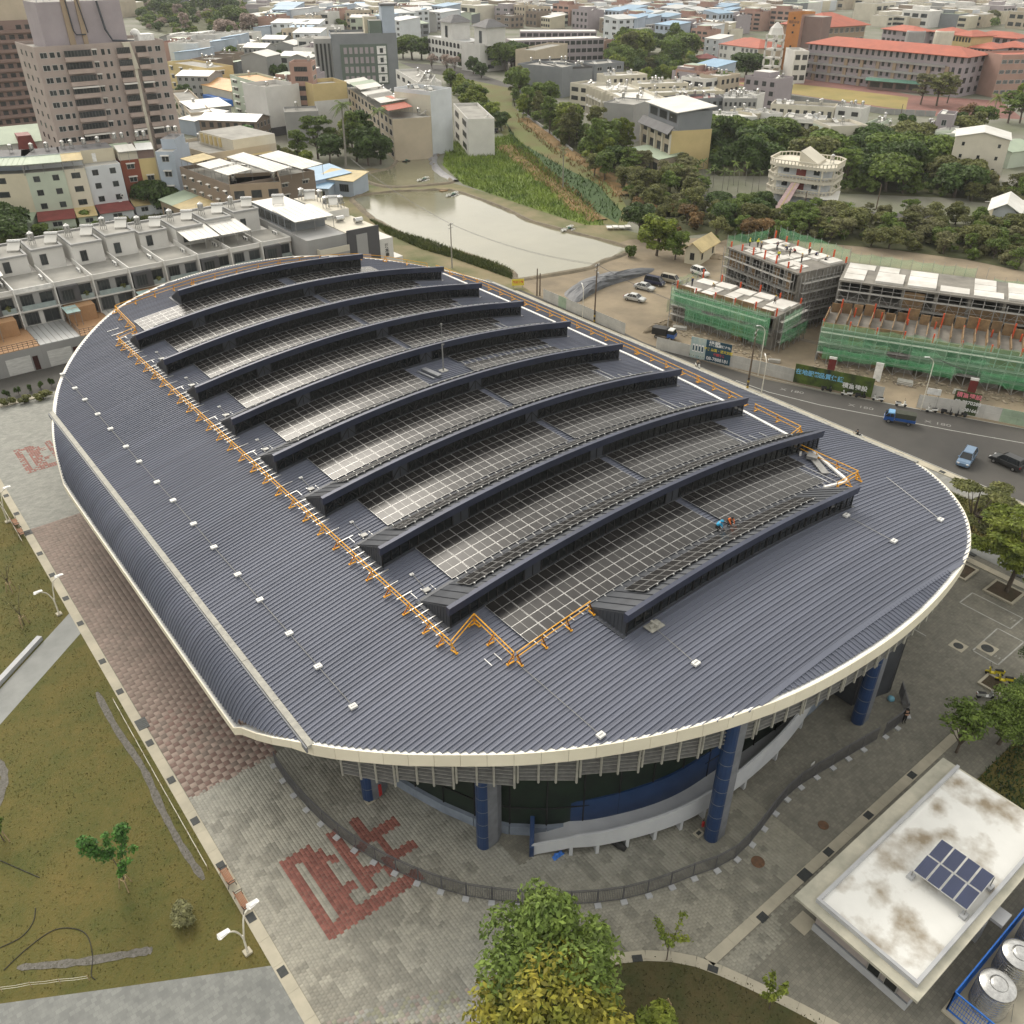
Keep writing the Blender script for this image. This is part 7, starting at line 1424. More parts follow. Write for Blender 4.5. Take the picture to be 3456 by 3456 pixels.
# ================================================================== THE NEARER TOWN
def TT(c,r,x,y,h):return T(c,r,x,y,h)
def B(c,xl,yl,xr,yr,h,d,wall,label,**kw):
 a,b=T(c,0,xl,yl,h),T(c,0,xr,yr,h);return bldg(a,b,d,h,wall,label,**kw)
 # --- apartment tower and its neighbours, upper left
def along(a,cpx):
 lo,hi=1,400
 for _ in range(40):m=(lo+hi)/2;lo,hi=(m,hi)if colof((a.x+m,a.y,a.z))<cpx else(lo,m)
 return Vector((a.x+lo,a.y,a.z))
hT=37.0;a=T(0,0,258,385,hT);b=along(a,1235/2.236);tw=bldg(a,b,20,hT,'pink','pinkish grey twelve storey apartment tower with balconies and rooftop machine rooms',name='apartment_tower',cat='apartment tower',floors=12,bays=0,sides='',clutter=0,wallr='pink');wT=(b-a).length;fh=hT/12
m_balc=mat('balcony render',(.43,.35,.315),(.35,.285,.255),scale=.3,rough=.8)
for f in range(12):
 z=f*fh
 for(u0,u1,kd)in((.03,.085,'p'),(.10,.14,'s'),(.155,.18,'s'),(.42,.455,'h'),(.49,.515,'d'),(.54,.56,'s'),(.86,.895,'s'),(.92,.965,'p')):link('window',WIN[kd],tw,(wT*u0,0,z+fh*.35),0,(wT*(u1-u0),1,fh*.48))
 for(u0,u1)in((.20,.405),(.60,.71),(.76,.85)):
  bb_=M().bb(wT*u0,-1.3,z+.05,wT*u1,0,z+.2).bb(wT*u0,-1.3,z+.2,wT*u1,-1.15,z+1.15).bb(wT*u0,-1.15,z+.2,wT*u0+.15,0,z+1.15).bb(wT*u1-.15,-1.15,z+.2,wT*u1,0,z+1.15).build('balcony',m_balc,tw)
  link('window',WIN['B'],bb_,(wT*u0+.1,-1.12 if(f*7+int(u0*10))%3 else-.05,z+1.15),0,(wT*(u1-u0)-.2,1,fh-1.5))
  if(f+int(u0*100))%4==0:M().hexa([(wT*u0,-2.0,z+fh-.5),(wT*u1,-2.0,z+fh-.5),(wT*u1,-1.2,z+fh-.2),(wT*u0,-1.2,z+fh-.2),(wT*u0,-2.0,z+fh-.44),(wT*u1,-2.0,z+fh-.44),(wT*u1,-1.2,z+fh-.14),(wT*u0,-1.2,z+fh-.14)]).build('awning',m_rfw,bb_)
 for y_ in(3,9,14):link('window',WIN['d'],tw,(0,y_+1.5,z+fh*.35),-math.pi/2,(1.5,1,fh*.45))
M().hexa([(wT*.715,-.5,0),(wT*.74,-.5,0),(wT*.74,0,0),(wT*.715,0,0),(wT*.715,-.5,hT-6),(wT*.74,-.5,hT-6),(wT*.74,0,hT-6),(wT*.715,0,hT-6)]).hexa([(wT*.70,-.8,hT-6),(wT*.755,-.8,hT-6),(wT*.755,0,hT-6),(wT*.70,0,hT-6),(wT*.66,-1,hT+.8),(wT*.72,-1,hT+.8),(wT*.72,0,hT+.8),(wT*.66,0,hT+.8)]).build('facade_fin',W['ivory'],tw)
pw=addbox(tw,wT*.12,4,hT,wT*.75,17,hT+11,W['lilac'],'machine_room',m_rfc)
for u0,u1,m in((.30,.345,'tan'),(.405,.44,'tan')):M().bb(wT*u0,3.5,hT,wT*u1,4,hT+12).build('pilaster',W[m],tw)
for pts,r in(([(.335,3.3,11.5),(.345,3.3,4),(.36,3.3,3),(.43,3.3,3)],.18),([(.42,3.3,12),(.45,3.3,3.4)],.14),([(.565,3.2,11),(.585,3.0,4),(.62,2.5,1.2),(.78,1.5,.8)],.3)):M().tube([(wT*u,y_,hT+z)for u,y_,z in pts],r,6).build('pipe',m_dgrey,tw)
for k in range(9):M().tube([(wT*(.14+.07*k),5+(k%3)*3,hT+11),(wT*(.14+.07*k),5+(k%3)*3,hT+13.5+k%3)],.12,5).tube([(wT*(.14+.07*k),5+(k%3)*3,hT+12.5),(wT*(.14+.07*k)+.3,5+(k%3)*3,hT+14)],.3,6).build('antenna',m_lgrey,tw)
M().lathe([(1.4,0),(1.4,.6),(.9,1.3),(.2,1.6)],(wT*.84,6,hT+2),14).build('water_tank',m_white,tw,smooth=True);addbox(tw,wT*.84,4,hT,wT*.97,8,hT+2.2,m_white,'tank_house')
ma=T(0,0,-330,195,38);mv=bldg(ma,along(ma,300/2.236),18,38,'mauve','mauve brown apartment tower cut by the left picture edge',name='apartment_tower',cat='apartment tower',floors=13,bays=9,win='B',sides='r',clutter=1,ww=.6,sbays=5);wv=mv['w']
addbox(mv,wv*.55,4,38,wv*.98,15,45,W['beige'],'machine_room',m_rfc);addbox(mv,wv*.1,3,38,wv*.45,15,43,W['mauve'],'machine_room',m_rfc)
for f in range(13):M().bb(0,-1.0,f*38/13,wv,0,f*38/13+1.0).build('balcony',W['mauve'],mv)
# --- the coloured walk-up row
cols=[(-300,190,1330,1310,'cream','cream walk-up with a plain stained side, far left of the coloured row','g'),(190,480,1310,1285,'green','pale green walk-up in the coloured row under a green metal roof','g'),(480,640,1283,1268,'ivory','narrow peeling cream walk-up between the green and white ones','y'),(640,905,1262,1232,'bluew','white walk-up with six windows in the coloured row','w'),(905,1045,1215,1200,'red','brick red narrow walk-up in the coloured row','w'),(1045,1170,1200,1190,'yellow','yellow narrow walk-up between the red and blue ones','s'),(1170,1305,1145,1145,'blue','pale blue grey walk-up at the right end of the coloured row','s')]
for x0,x1,y0,y1,wl,lb,rf in cols:
 h=13.2 if wl!='blue' else 15.2;t=B(0,x0,y0,x1,y1,h,13,wl,lb,name='walk_up',cat='house',floors=4,bays=1 if wl in('red','yellow','blue','ivory')else 2 if wl!='cream' else 1,win='h' if wl in('red','yellow','blue')else 'd',par=0,clutter=0,ww=.34 if wl not in('red','yellow','blue','ivory')else .42,wh=.42,roof='c',sides='r',sbays=0,group='coloured walk-up row');w=t['w']
 if wl in('green','ivory','cream'):canopy(t,-.1,-.7,w+.05,4,h+3.1,ROOFS[rf],1.0);addbox(t,.0,4,h,w,12.8,h+3.4,W['blue' if wl=='cream' else 'bluew'],'upper_storey',m_rfd)
 elif wl=='bluew':addbox(t,0,4.5,h,w,12.8,h+3.2,W['cream'],'upper_storey',m_rfd);M().bb(w*.35,4.44,h+.2,w*.46,4.5,h+2.3).build('door',m_white,t)
 elif wl in('red','yellow'):canopy(t,0,-.5,w,5,h+3.0,ROOFS[rf],.8,wl=='red');addbox(t,0,.4,h,w,12.8,h+2.2,W['ivory' if wl=='red' else 'mauve'],'upper_storey',m_rfg)
 else:addbox(t,w*.2,3,h,w,11,h+2.6,W['blue'],'stair_house',m_rfd)
 for k in range(2):link('water_tank',TANK,t,(w*(.3+.4*k),9,h+3.2 if wl!='blue' else h+2.6),.3)
 if wl in('red','bluew','yellow'):link('air_conditioner',AC,t,(w*.75,0,3.2));link('air_conditioner',AC,t,(w*.85,0,5.0))
 mts=dict(cream='g',green='m',ivory='y',bluew='m',red='y',yellow='g',blue='b')
 if wl!='blue':M().bb(.3,-5.2,0,w-.3,-.01,2.6).build('lean_to',W['green' if wl in('green','cream','ivory')else 'bluew'],t);M().hexa([(0,-5.7,2.6),(w,-5.7,2.6),(w,0,3.7),(0,0,3.7),(0,-5.7,2.7),(w,-5.7,2.7),(w,0,3.8),(0,0,3.8)]).build('lean_to_roof',ROOFS[mts[wl]],t);link('window',WIN['p'],t,(w*.35,-5.21,1.0),0,(min(2.4,w*.4),1,1.2))
 # --- green gabled hall with a red dormer
t=bldg(T(0,0,-380,1130,11),T(0,0,420,1050,11),16,11,'white','white hall with a pale green gable roof and red dormer at the left edge',name='hall',cat='hall',floors=3,bays=0,sides='',top='gable',roof='g',gable_h=3.5,over=1);w=t['w'];M().hexa([(w*.62,-1.2,9),(w*.80,-1.2,9),(w*.80,5,9),(w*.62,5,9),(w*.64,-1.2,13),(w*.77,-1.2,13),(w*.77,5,13.2),(w*.64,5,13.2)]).build('dormer',m_rfmr,t);addbox(t,w*.2,-7,0,w,-.02,6.5,W['white'],'front_wing',ROOFS['s'])
# --- cream villa and brown terrace right of the coloured row
t=B(0,1270,1095,1580,1185,10.5,22,'beige','cream courtyard house with yellow bays right of the pale blue walk-up',floors=3,bays=4,win='d',sides='r',clutter=1,ww=.35,sbays=0);addbox(t,t['w']*.2,8,10.5,t['w'],22,14.0,W['ivory'],'upper_storey',m_rfc)
for k in range(5):M().bb(t['w']*.25+k*2.6,7.7,11.2,t['w']*.25+k*2.6+1.3,8,13.6).build('yellow_bay',W['yellow'],t)
addbox(t,t['w']+.05,4,0,t['w']+12,20,9.5,W['pinkb'],'side_wing',W['yellow'])
t=B(0,1360,1285,1735,1425,11,24,'brown','long brown terrace with white metal canopies and hooded windows above the vacant lot',name='terrace',floors=4,bays=6,win='h',sides='r',clutter=6,ww=.3,wh=.36,sbays=4);w=t['w']
for k in range(3):canopy(t,w*(.02+.34*k),.4,w*(.29+.34*k),7,11+3.4,m_rfw if k else m_rfy,.5)
M().bb(0,-7,0,w*.95,-.02,4.6).build('lower_wing',W['tan'],t)
for k in range(3):M().hexa([(w*.32*k,-7.6,4.6),(w*.32*(k+1)-.2,-7.6,4.6),(w*.32*(k+1)-.2,.0,5.9),(w*.32*k,.0,5.9),(w*.32*k,-7.6,4.75),(w*.32*(k+1)-.2,-7.6,4.75),(w*.32*(k+1)-.2,.0,6.05),(w*.32*k,.0,6.05)]).build('lean_to_roof',m_rfg if k==0 else m_rfy,t)
for k in range(6):link('window',WIN['d'],t,(w*(.05+.15*k),-7.02,1.2),0,(1.8,1,1.8))
canopy(t,w*.35,9,w+6,14,15,m_rfw,.5);canopy(t,w*.5,16,w+8,22,15,m_rfw,.5)
e=bldg(T(0,0,1735,1425,11),T(0,0,1932+190,1400,11),12,11,'tan','brown end house of the terrace with a yellow lettered pillar facing the car yard',name='terrace_end',floors=3,bays=3,win='B',sides='r',clutter=2,ww=.6,sbays=2);M().bb(e['w']-1.2,-.3,0,e['w']+.1,0,9).build('pillar',W['yellow'],e);letters('大\n溪\n地',(e['w']-.55,-.34,5.2),1.3,m_black,(math.pi/2,0,0),e)
# --- blocks between the tower and the pond
B(0,1255,480,1560,530,11,14,'yellow','pale yellow house with stepped roof right of the tall tower',floors=3,bays=4,ww=.28,sides='r',clutter=3,win='h')
t=B(0,1480,630,1745,690,6,20,'cream','yellow shed with an orange roof and a blue awning',cat='shed',name='shed',floors=1,bays=0,sides='',top='gable',roof='o',gable_h=2);M().bb(t['w']*.3,-2.5,0,t['w'],-.02,2.6).build('blue_awning',m_bluet,t)
B(0,1345,900,1470,920,5,16,'blue','small blue shed with a white roof beside the tower foot',cat='shed',name='shed',floors=1,bays=0,sides='',top='shed',roof='w')
B(0,1450,830,1740,800,6,12,'grey','low grey workshop under a broad pale metal roof',cat='workshop',name='workshop',floors=1,bays=4,top='shed',roof='w',win='B');B(0,1500,905,1930,920,7,12,'brown','old brown terrace under silvery metal roofs by the red leaved tree',name='terrace',floors=2,bays=7,top='gable',roof='s',win='B');B(0,1290,700,1440,870,6,8,'beige','narrow beige house below the tower beside dark shrubs',floors=2,bays=3,roof='c')
B(0,1735,580,1930+20,640,14,12,'green','tall pale green house with an orange and white roof',floors=5,bays=3,win='h',sides='l',roof='o',clutter=2)
B(1,-10,640,80,680,13,22,'white','white block with small side windows left of the blank white wall',floors=4,bays=5,win='d',sides='r',ww=.35);t=B(1,75,690,325,660,15.5,16,'white','tall blank white block with a pale blue parapet above the trees',floors=4,bays=0,sides='',clutter=1,par=1.4)
addbox(t,t['w']*.0,-.5,0,t['w']*.45,-.02,3,W['dgrey'],'lower_shop');B(1,215,860,470,850,10,12,'grey','bare grey gable block with a stepped top above the trees',floors=3,bays=0,sides='',clutter=1,par=.6)
t=B(1,250,490,415,490,23,9,'pinkb','narrow old brown tower house between the white and yellow blocks',floors=7,bays=1,win='B',ww=.6,sides='r',clutter=1)
t=B(1,430,665,685,645,16,14,'yellow','white block with a yellow band at the top and pale blue parapet',floors=4,bays=0,sides='',clutter=0,par=1.3);M().bb(-.05,-.08,0,t['w']+.05,0,11.5).build('white_lower_wall',W['white'],t)
t=B(1,690,660,1030,900,13,13,'beige','long terrace with arched balconies under pale metal roofs running to the pond',name='terrace',floors=4,bays=12,win='a',sides='',clutter=0,ww=.6,wh=.6,par=0);w=t['w']
for k in range(7):canopy(t,w*k/7,-1.2,w*(k+1)/7-.1,7+(k%2),16.4+(k%3)*.4,(m_rfw,m_rfg,m_rfw,m_rfw,m_rfc,m_rfw,m_rfr)[k],.9,k%2==0)
for k in range(9):link('water_tank',TANK,t,(w*(k+.5)/9,10,13.1),.2)
for k in range(6):link('solar_heater',HEAT,t,(w*(k+.7)/6,11.5,13.1),-.4)
t=B(1,1030,820,1285,800,14,8,'beige','blank beige end wall standing on the bank of the small pond',name='terrace_end',floors=4,bays=0,sides='',clutter=2,par=.3);M().bb(-.05,-.1,5.6,t['w']+.05,0,6.0).build('belt_course',W['tan'],t);addbox(t,.2,.5,14,t['w']*.6,7.5,17.0,W['green'],'upper_storey',m_rfr);addbox(t,t['w']*.65,.5,14,t['w'],7.5,17.2,W['green'],'upper_storey',m_rfr)
t=B(1,1055,540,1220,640,13,10,'white','cream terrace with roof tanks behind the blank white block',name='terrace',floors=4,bays=4,sides='',clutter=6,win='d');t=B(1,1315,720,1475,690,19,16,'bluew','tall blank pale grey white block at the head of the small pond',floors=5,bays=0,sides='',clutter=5,par=1.2,wallr='ivory')
t=B(1,1225,640,1320,640,17,22,'white','white block with roof tanks left of the tall blank one',floors=5,bays=1,sides='',clutter=6,ww=.3,win='d');t=B(1,1490,800,1600,920,11,9,'white','white corner house with sloping dark glazed roof by the estate road',floors=3,bays=2,win='B',sides='',clutter=1)
t=B(1,565,275,1060,265,24,22,'slate','large grey office block with a dark green window panel and a blue stair tower',cat='office',name='office_block',floors=6,bays=0,sides='',clutter=2,wallr='blue',par=1.0);w=t['w'];gp2=M().bb(w*.12,-.35,3,w*.84,-.02,20.5).build('green_panel',W['teal'],t)
for f in range(4):
 for i in range(6):M().bb(w*(.17+.082*i),-.5,4.2+f*4.1,w*(.17+.082*i)+w*.05,-.36,6.9+f*4.1).build('window',W['lilac'],gp2)
 M().bb(w*.68,-.55,3.8+f*4.1,w*.82,-.36,7.3+f*4.1).bb(w*.725,-.6,4.4+f*4.1,w*.775,-.55,6.4+f*4.1,1).build('bay',[m_white,m_win],gp2)
addbox(t,-w*.26,1,0,-.05,16,23,W['grey'],'side_wing',m_rfc)
for k in range(4):M().bb(-w*(.24-.06*k),.6,2,-w*(.24-.06*k)+w*.03,.98,21).build('window',m_win,t)
addbox(t,w*.80,3,24,w*1.0,14,36,W['blue'],'stair_tower',W['blue']);M().bb(w*.79,2.6,36,w*1.02,14.4,36.8).build('tower_cap',m_rfd,t);addbox(t,w*.60,3,24,w*.79,12,30,W['teal'],'plant_room',m_rfc);addbox(t,w*.55,12.5,24,w*.75,21,31,W['cream'],'plant_room',m_rfc)
# --- school with arcades and two tower pavilions
t=B(1,1295,275,1690,345,13,18,'white','white school wing with three tiers of arches and two tower pavilions',cat='school',name='school_wing',floors=3,bays=14,win='a',sides='',clutter=1,ww=.72,wh=.62,z0=.2,roof='s',par=.5);w=t['w']
for u in(.22,.85):o=addbox(t,w*u,2,13,w*u+14,14,22,W['white'],'tower_pavilion');M().hexa([(w*u-1.5,.5,22),(w*u+15.5,.5,22),(w*u+15.5,15.5,22),(w*u-1.5,15.5,22),(w*u+5.5,6.5,25.5),(w*u+8.5,6.5,25.5),(w*u+8.5,9.5,25.5),(w*u+5.5,9.5,25.5)]).build('pavilion_roof',m_rfd,o);M().bb(w*u+5.5,1.9,14,w*u+8.5,2,20).build('pavilion_window',m_win,o)
t2=B(1,1690,350,1850,335,13,16,'white','white end block of the arched school wing with round windows',cat='school',name='school_wing',floors=3,bays=1,win='d',sides='',roof='d',ww=.3,clutter=0)
t=B(2,0,310,695,290,12.5,16,'lilac','long grey school wing with a white ribbed roof along the channel road',cat='school',name='school_wing',floors=3,bays=16,win='B',sides='',clutter=0,ww=.8,wh=.5,roof='w',par=.3);t=B(2,60,240,640,240,12.5,16,'lilac','rear grey school wing behind the white ribbed roof',cat='school',name='school_wing',floors=3,bays=12,win='B',sides='',clutter=0,ww=.8,roof='w',par=.3)
B(2,175,395,420,340,11,12,'beige','plain beige hall behind the dark townhouses',cat='hall',name='hall',floors=1,bays=0,sides='',clutter=0);B(2,700,320,770,310,9,10,'pinkb','small brick house at the end of the school wing',floors=2,bays=1)
B(2,755,345,920,330,7,14,'grey','grey house under a green grey gable roof beyond the trees',floors=2,bays=3,top='gable',roof='g')
# --- dark terrace by the channel
t=B(2,145,465,375,525,11.5,16,'dgrey','dark slatted townhouse row with white fins beside the channel trees',name='terrace',floors=3,bays=6,win='B',sides='',clutter=8,ww=.75,wh=.6,roof='c',wallr='slate');w=t['w']
for k in range(7):M().hexa([(w*k/6-.15,-2.6,0),(w*k/6+.15,-2.6,0),(w*k/6+.15,0,0),(w*k/6-.15,0,0),(w*k/6-.15,-.6,11.8),(w*k/6+.15,-.6,11.8),(w*k/6+.15,0,11.8),(w*k/6-.15,0,11.8)]).build('fin',W['white'],t)
B(2,380,525,525,500,12,26,'slate','slate grey end block of the dark townhouse row',name='terrace_end',floors=3,bays=0,sides='',clutter=4);B(2,625,500,845,480,10,14,'slate','slate grey house with pale roof behind the dark townhouse row',floors=3,bays=3,sides='l',clutter=3)
# --- cream terraces right of the channel
t=B(2,440,640,585,660,10,10,'ivory','cream house with deep balconies right of the slate end block',floors=3,bays=2,win='B',ww=.7,sides='',clutter=3)
for nm,x0,y0,x1,y1,lb in(('a',585,650,700,700,'cream columned terrace beside the channel, the farther of two'),('b',710,700,905,790,'cream columned terrace beside the channel, the nearer of two')):
 t=B(2,x0,y0,x1,y1,11,16,'ivory',lb,name='terrace',floors=3,bays=5 if nm=='a' else 7,win='B',sides='',clutter=9,ww=.8,wh=.62,roof='w',group='cream columned terraces');w=t['w'];n=5 if nm=='a' else 7
 for k in range(n+1):M().bb(w*k/n-.2,-1.5,0,w*k/n+.2,0,11.2).build('column',W['ivory'],t)
 for f in range(3):M().bb(0,-1.4,f*3.67,w,-.02,f*3.67+.7).build('balcony',W['white'],t)
B(2,920,800,1050,760,12.5,12,'grey','bare grey end wall of the cream columned terrace',name='terrace_end',floors=3,bays=0,sides='',clutter=3,par=.4)
t=B(2,985,900,1205,990,12,14,'beige','beige pillared house with dark tiled eaves above the wood',floors=3,bays=4,win='B',ww=.5,wh=.62,sides='',clutter=0,wallr='yellow',par=0);w=t['w'];M().hexa([(-.6,-1.6,11.0),(w+.6,-1.6,11),(w+.6,.5,13),(-.6,.5,13),(-.6,-1.6,11.2),(w+.6,-1.6,11.2),(w+.6,.5,13.3),(-.6,.5,13.3)]).build('tiled_eave',m_rfd,t);addbox(t,0,2,12,w,13.5,17.5,W['slate'],'upper_storey');M().hexa([(-1,.8,17.2),(w+1,.8,17.2),(w+1,14.5,18.6),(-1,14.5,18.6),(-1,.8,17.4),(w+1,.8,17.4),(w+1,14.5,18.8),(-1,14.5,18.8)]).build('roof',m_rfw,t)
for k in range(5):M().bb(w*k/4-.3,-.5,0,w*k/4+.3,0,11).build('pillar',W['ivory'],t)
for k in range(3):link('window',WIN['B'],t,(w*(.06+.32*k),1.97,14),0,(w*.25,1,2.4))
t=B(2,1210,890,1375,890,15,14,'yellow','tall yellow side block with a white roof above the dark trees',floors=4,bays=2,ww=.22,wh=.35,sides='r',top='shed',roof='w',gable_h=1,skip=[('f',f,i)for f in range(3)for i in range(2)]);B(2,1375,960,1490,950,9.5,10,'yellow','lower yellow annex with two small windows',floors=3,bays=2,ww=.3,sides='',roof='w',clutter=0)
t=B(2,915,1120,1110,1210,4.2,9,'beige','low garage wing with a grey green metal roof below the pillared house',cat='garage',name='garage',floors=1,bays=4,win='g',ww=.6,wh=.7,z0=.05,top='shed',roof='g',gable_h=1.2,sides='')
B(2,1400,900,1850,900,9.5,12,'white','white terrace with balcony canopies behind the dark trees',name='terrace',floors=3,bays=8,win='B',ww=.55,sides='r',clutter=8,roof='w');B(2,1850,880,1932+30,860,9.5,12,'cream','cream terrace end with a white canopy right of the white terrace',name='terrace',floors=3,bays=2,sides='',clutter=3,roof='w')
for x0,y0,x1,y1,wl,lb in((1280,770,1600,750,'slate','grey terrace with dark red mansard roofs, rear left'),(1600,760,1850,760,'grey','grey terrace with dark mansard roofs, rear right'),(960,650,1330,640,'ivory','ivory terrace with dark garages and roof tanks'),(1040,720,1600,700,'cream','cream terrace with a row of roof tanks in the middle'),(715,590,1020,575,'ivory','stepped ivory block behind the columned terraces'),(1600,720,1840,740,'white','white roofed terrace beside the sports field wall')):B(2,x0,y0,x1,y1,9,11,wl,lb,name='terrace',floors=3,bays=7,win='g',ww=.5,sides='',clutter=10,roof='w' if wl!='slate' else 'm',group='terraces by the sports field')
# tile 3
t=B(3,20,880,110,870,10,10,'white','white house with a small brick gable at the left of the white terraces',floors=3,bays=2,sides='',clutter=4,win='B');t=B(3,110,910,420,930,9.5,11,'white','white terrace with a long dark balcony canopy behind the wood',name='terrace',floors=3,bays=5,win='B',ww=.5,sides='r',clutter=6,roof='c');canopy(t,0,-1,t['w'],3,9.6,m_rfw,.3,False);B(3,420,940,480,940,9,14,'bluew','narrow white house beside the cream blank wall',floors=3,bays=1,sides='',clutter=2)
t=B(3,470,975,750,965,10,12,'ivory','blank cream gable wall above the wood',name='terrace_end',floors=3,bays=0,sides='',clutter=2,wallr='green');B(3,510,820,710,840,9,9,'white','white house with teal awnings and roof tanks beside the field',floors=3,bays=2,sides='',clutter=5,win='B',roof='w');B(3,750,940,840,950,8,12,'green','pale green house with solar heaters right of the cream wall',floors=3,bays=2,sides='r',clutter=4)
B(3,20,800,500,830,8.5,10,'ivory','ivory terrace with old mansard fronts along the field wall',name='terrace',floors=2,bays=8,win='B',ww=.5,sides='',clutter=8,roof='c');B(3,940,1000,1040,990,7,10,'ivory','low white roofed house at the edge of the wood',floors=2,bays=1,sides='',clutter=1,roof='w');B(3,1050,960,1260,1000,8,12,'white','white house with solar heaters and roof tanks in the middle right',floors=2,bays=2,sides='',clutter=5,roof='c');B(3,1260,1010,1350,1035,8.5,10,'green','pale green house with one window left of the cream house',floors=2,bays=1,ww=.4,sides='',clutter=1,roof='w');B(3,1275,880,1400,890,12,9,'lilac','tall narrow grey house behind the cream house',floors=3,bays=1,ww=.3,sides='',clutter=1)
t=B(3,1420,1030,1830,1060,13.5,13,'ivory','large cream gabled house with scattered square windows at the right',floors=4,bays=3,win='d',ww=.16,wh=.30,sides='',top='gablef',roof='w',gable_h=1.6,skip=[('f',1,0),('f',0,2),('f',3,1)]);M().bb(-.1,-.2,3.2,t['w']+.1,0,3.6).build('belt_course',W['orange'],t);M().bb(-.06,-.1,0,t['w']+.06,0,3.2).build('yellow_base',W['yellow'],t)
B(3,1840,1150,1932+120,1120,5,16,'green','pale green metal sheds at the right picture edge',cat='shed',name='shed',floors=1,bays=0,sides='',top='gable',roof='g')
t=bldg(T(3,0,1700,1590,4.5),T(3,0,1875,1610,4.5),12,4.5,'bluew','small pale blue house with a white gable roof near the right edge',floors=1,bays=1,win='d',ww=.2,wh=.35,sides='',top='gablef',roof='w',gable_h=2.2,over=1.4);bldg(T(3,0,1880,1610,4),T(3,0,2100,1600,4),11,4,'cream','open fronted shed with a cream roof at the right edge',cat='shed',name='shed',floors=1,bays=2,win='g',ww=.8,wh=.7,z0=.05,sides='',top='gable',roof='w',gable_h=1.5,over=1)
# --- three storey villa with octagonal terraces
VA=thing('villa','ornate cream villa with octagonal balconies and a pink staircase before the wood','villa',T(3,0,190,1560),heading(T(3,0,0,1545),T(3,0,380,1600)))
oct_=lambda w_,d_,c_:[(-w_+c_,0),(w_-c_,0),(w_,c_),(w_,d_-c_),(w_-c_,d_),(-w_+c_,d_),(-w_,d_-c_),(-w_,c_)]
M().prism([(x,y_+2.2)for x,y_ in oct_(7.2,9,1.5)],0,10.6,0).build('wall',W['bluew'],VA)
for z in(3.6,7.2,10.8):
 M().prism(oct_(9.2,13,2.5),z-.8,z,0,bottom=True).build('terrace_slab',W['ivory'],VA);P=oct_(9.2,13,2.5);mb=M();mb2=M()
 for i in range(8):
  a,b=Vector((*P[i],z)),Vector((*P[(i+1)%8],z));mb.beam(a+Vector((0,0,.95)),b+Vector((0,0,.95)),.3,.22);n=max(2,int((b-a).length/.9))
  for k in range(n):q=a.lerp(b,(k+.5)/n);mb.beam(q,q+Vector((0,0,.9)),.22)
  for k in range(max(1,int((b-a).length/2.2))):q0=a.lerp(b,(k+.15)/max(1,int((b-a).length/2.2)));mb2.beam(q0+Vector((0,0,-1.0)),q0+Vector((0,0,-.6)),.5,.2)
 mb.build('balustrade',W['ivory'],VA);mb2.build('scalloped_valance',W['ivory'],VA,kind='stuff')
for x,y_ in oct_(8.6,12.4,2.4):M().tube([(x,y_+.3,0),(x,y_+.3,10.6)],.28,8).build('column',W['ivory'],VA)
for z in(4,7.6):M().bb(-1.3,2.0,z,1.3,2.25,z+2.4).build('door',m_rfmr,VA);[link('window',WIN['d'],VA,(x,2.15,z+.8),0,(1.6,1,1.2))for x in(-5,3.4)]
M().prism([(-1,2),(4,2),(4,10),(-1,10)],10.8,[14.2,11.4,11.4,14.2]).build('roof_stair',W['ivory'],VA);link('water_tank',TANK,VA,(6.2,8,10.8),0)
M().hexa([(-3.4,-6,0),(-.6,-6,0),(.8,1,6.8),(-1.4,1,6.8),(-3.4,-6,.3),(-.6,-6,.3),(.8,1,7.1),(-1.4,1,7.1)]).build('staircase',mat('pink steps',(.50,.36,.36),rough=.7),VA);M().hexa([(-2.2,-6,.32),(-1.8,-6,.32),(-.1,1,7.13),(-.4,1,7.13),(-2.2,-6,.4),(-1.8,-6,.4),(-.1,1,7.2),(-.4,1,7.2)]).build('stair_divider',m_rfy,VA)
t=bldg(T(3,0,400,1510,3),T(3,0,515,1520,3),7,3,'dgrey','dark lean-to with a white roof beside the ornate villa',cat='shed',name='shed',floors=1,bays=0,sides='',top='shed',roof='w',gable_h=.9)
bldg(T(2,0,1310,1880,3.2),T(2,0,1420,1900,3.2),9,3.2,'cream','small pale cottage with a cream gable roof behind the lime tree by the pond',floors=1,bays=1,win='d',ww=.3,sides='r',top='gablef',roof='y',gable_h=1.8,over=.8)
# --- blue roofed sheds by the small pond
for x0,y0,x1,y1,d,rf,lb in((120,1300,225,1320,8,'b','small blue roofed shed, leftmost by the small pond'),(295,1300,450,1370,11,'b','large blue roofed shed by the small pond'),(455,1350,730,1375,9,'y','blue walled shed with an ochre roof by the small pond'),(320,1420,545,1430,7,'b','low blue roofed lean-to in front of the blue sheds')):B(1,x0,y0,x1,y1,4.2 if d!=7 else 2.8,d,'blue',lb,cat='shed',name='shed',floors=1,bays=2,win='g',ww=.5,sides='',top='shed',roof=rf,gable_h=.9)
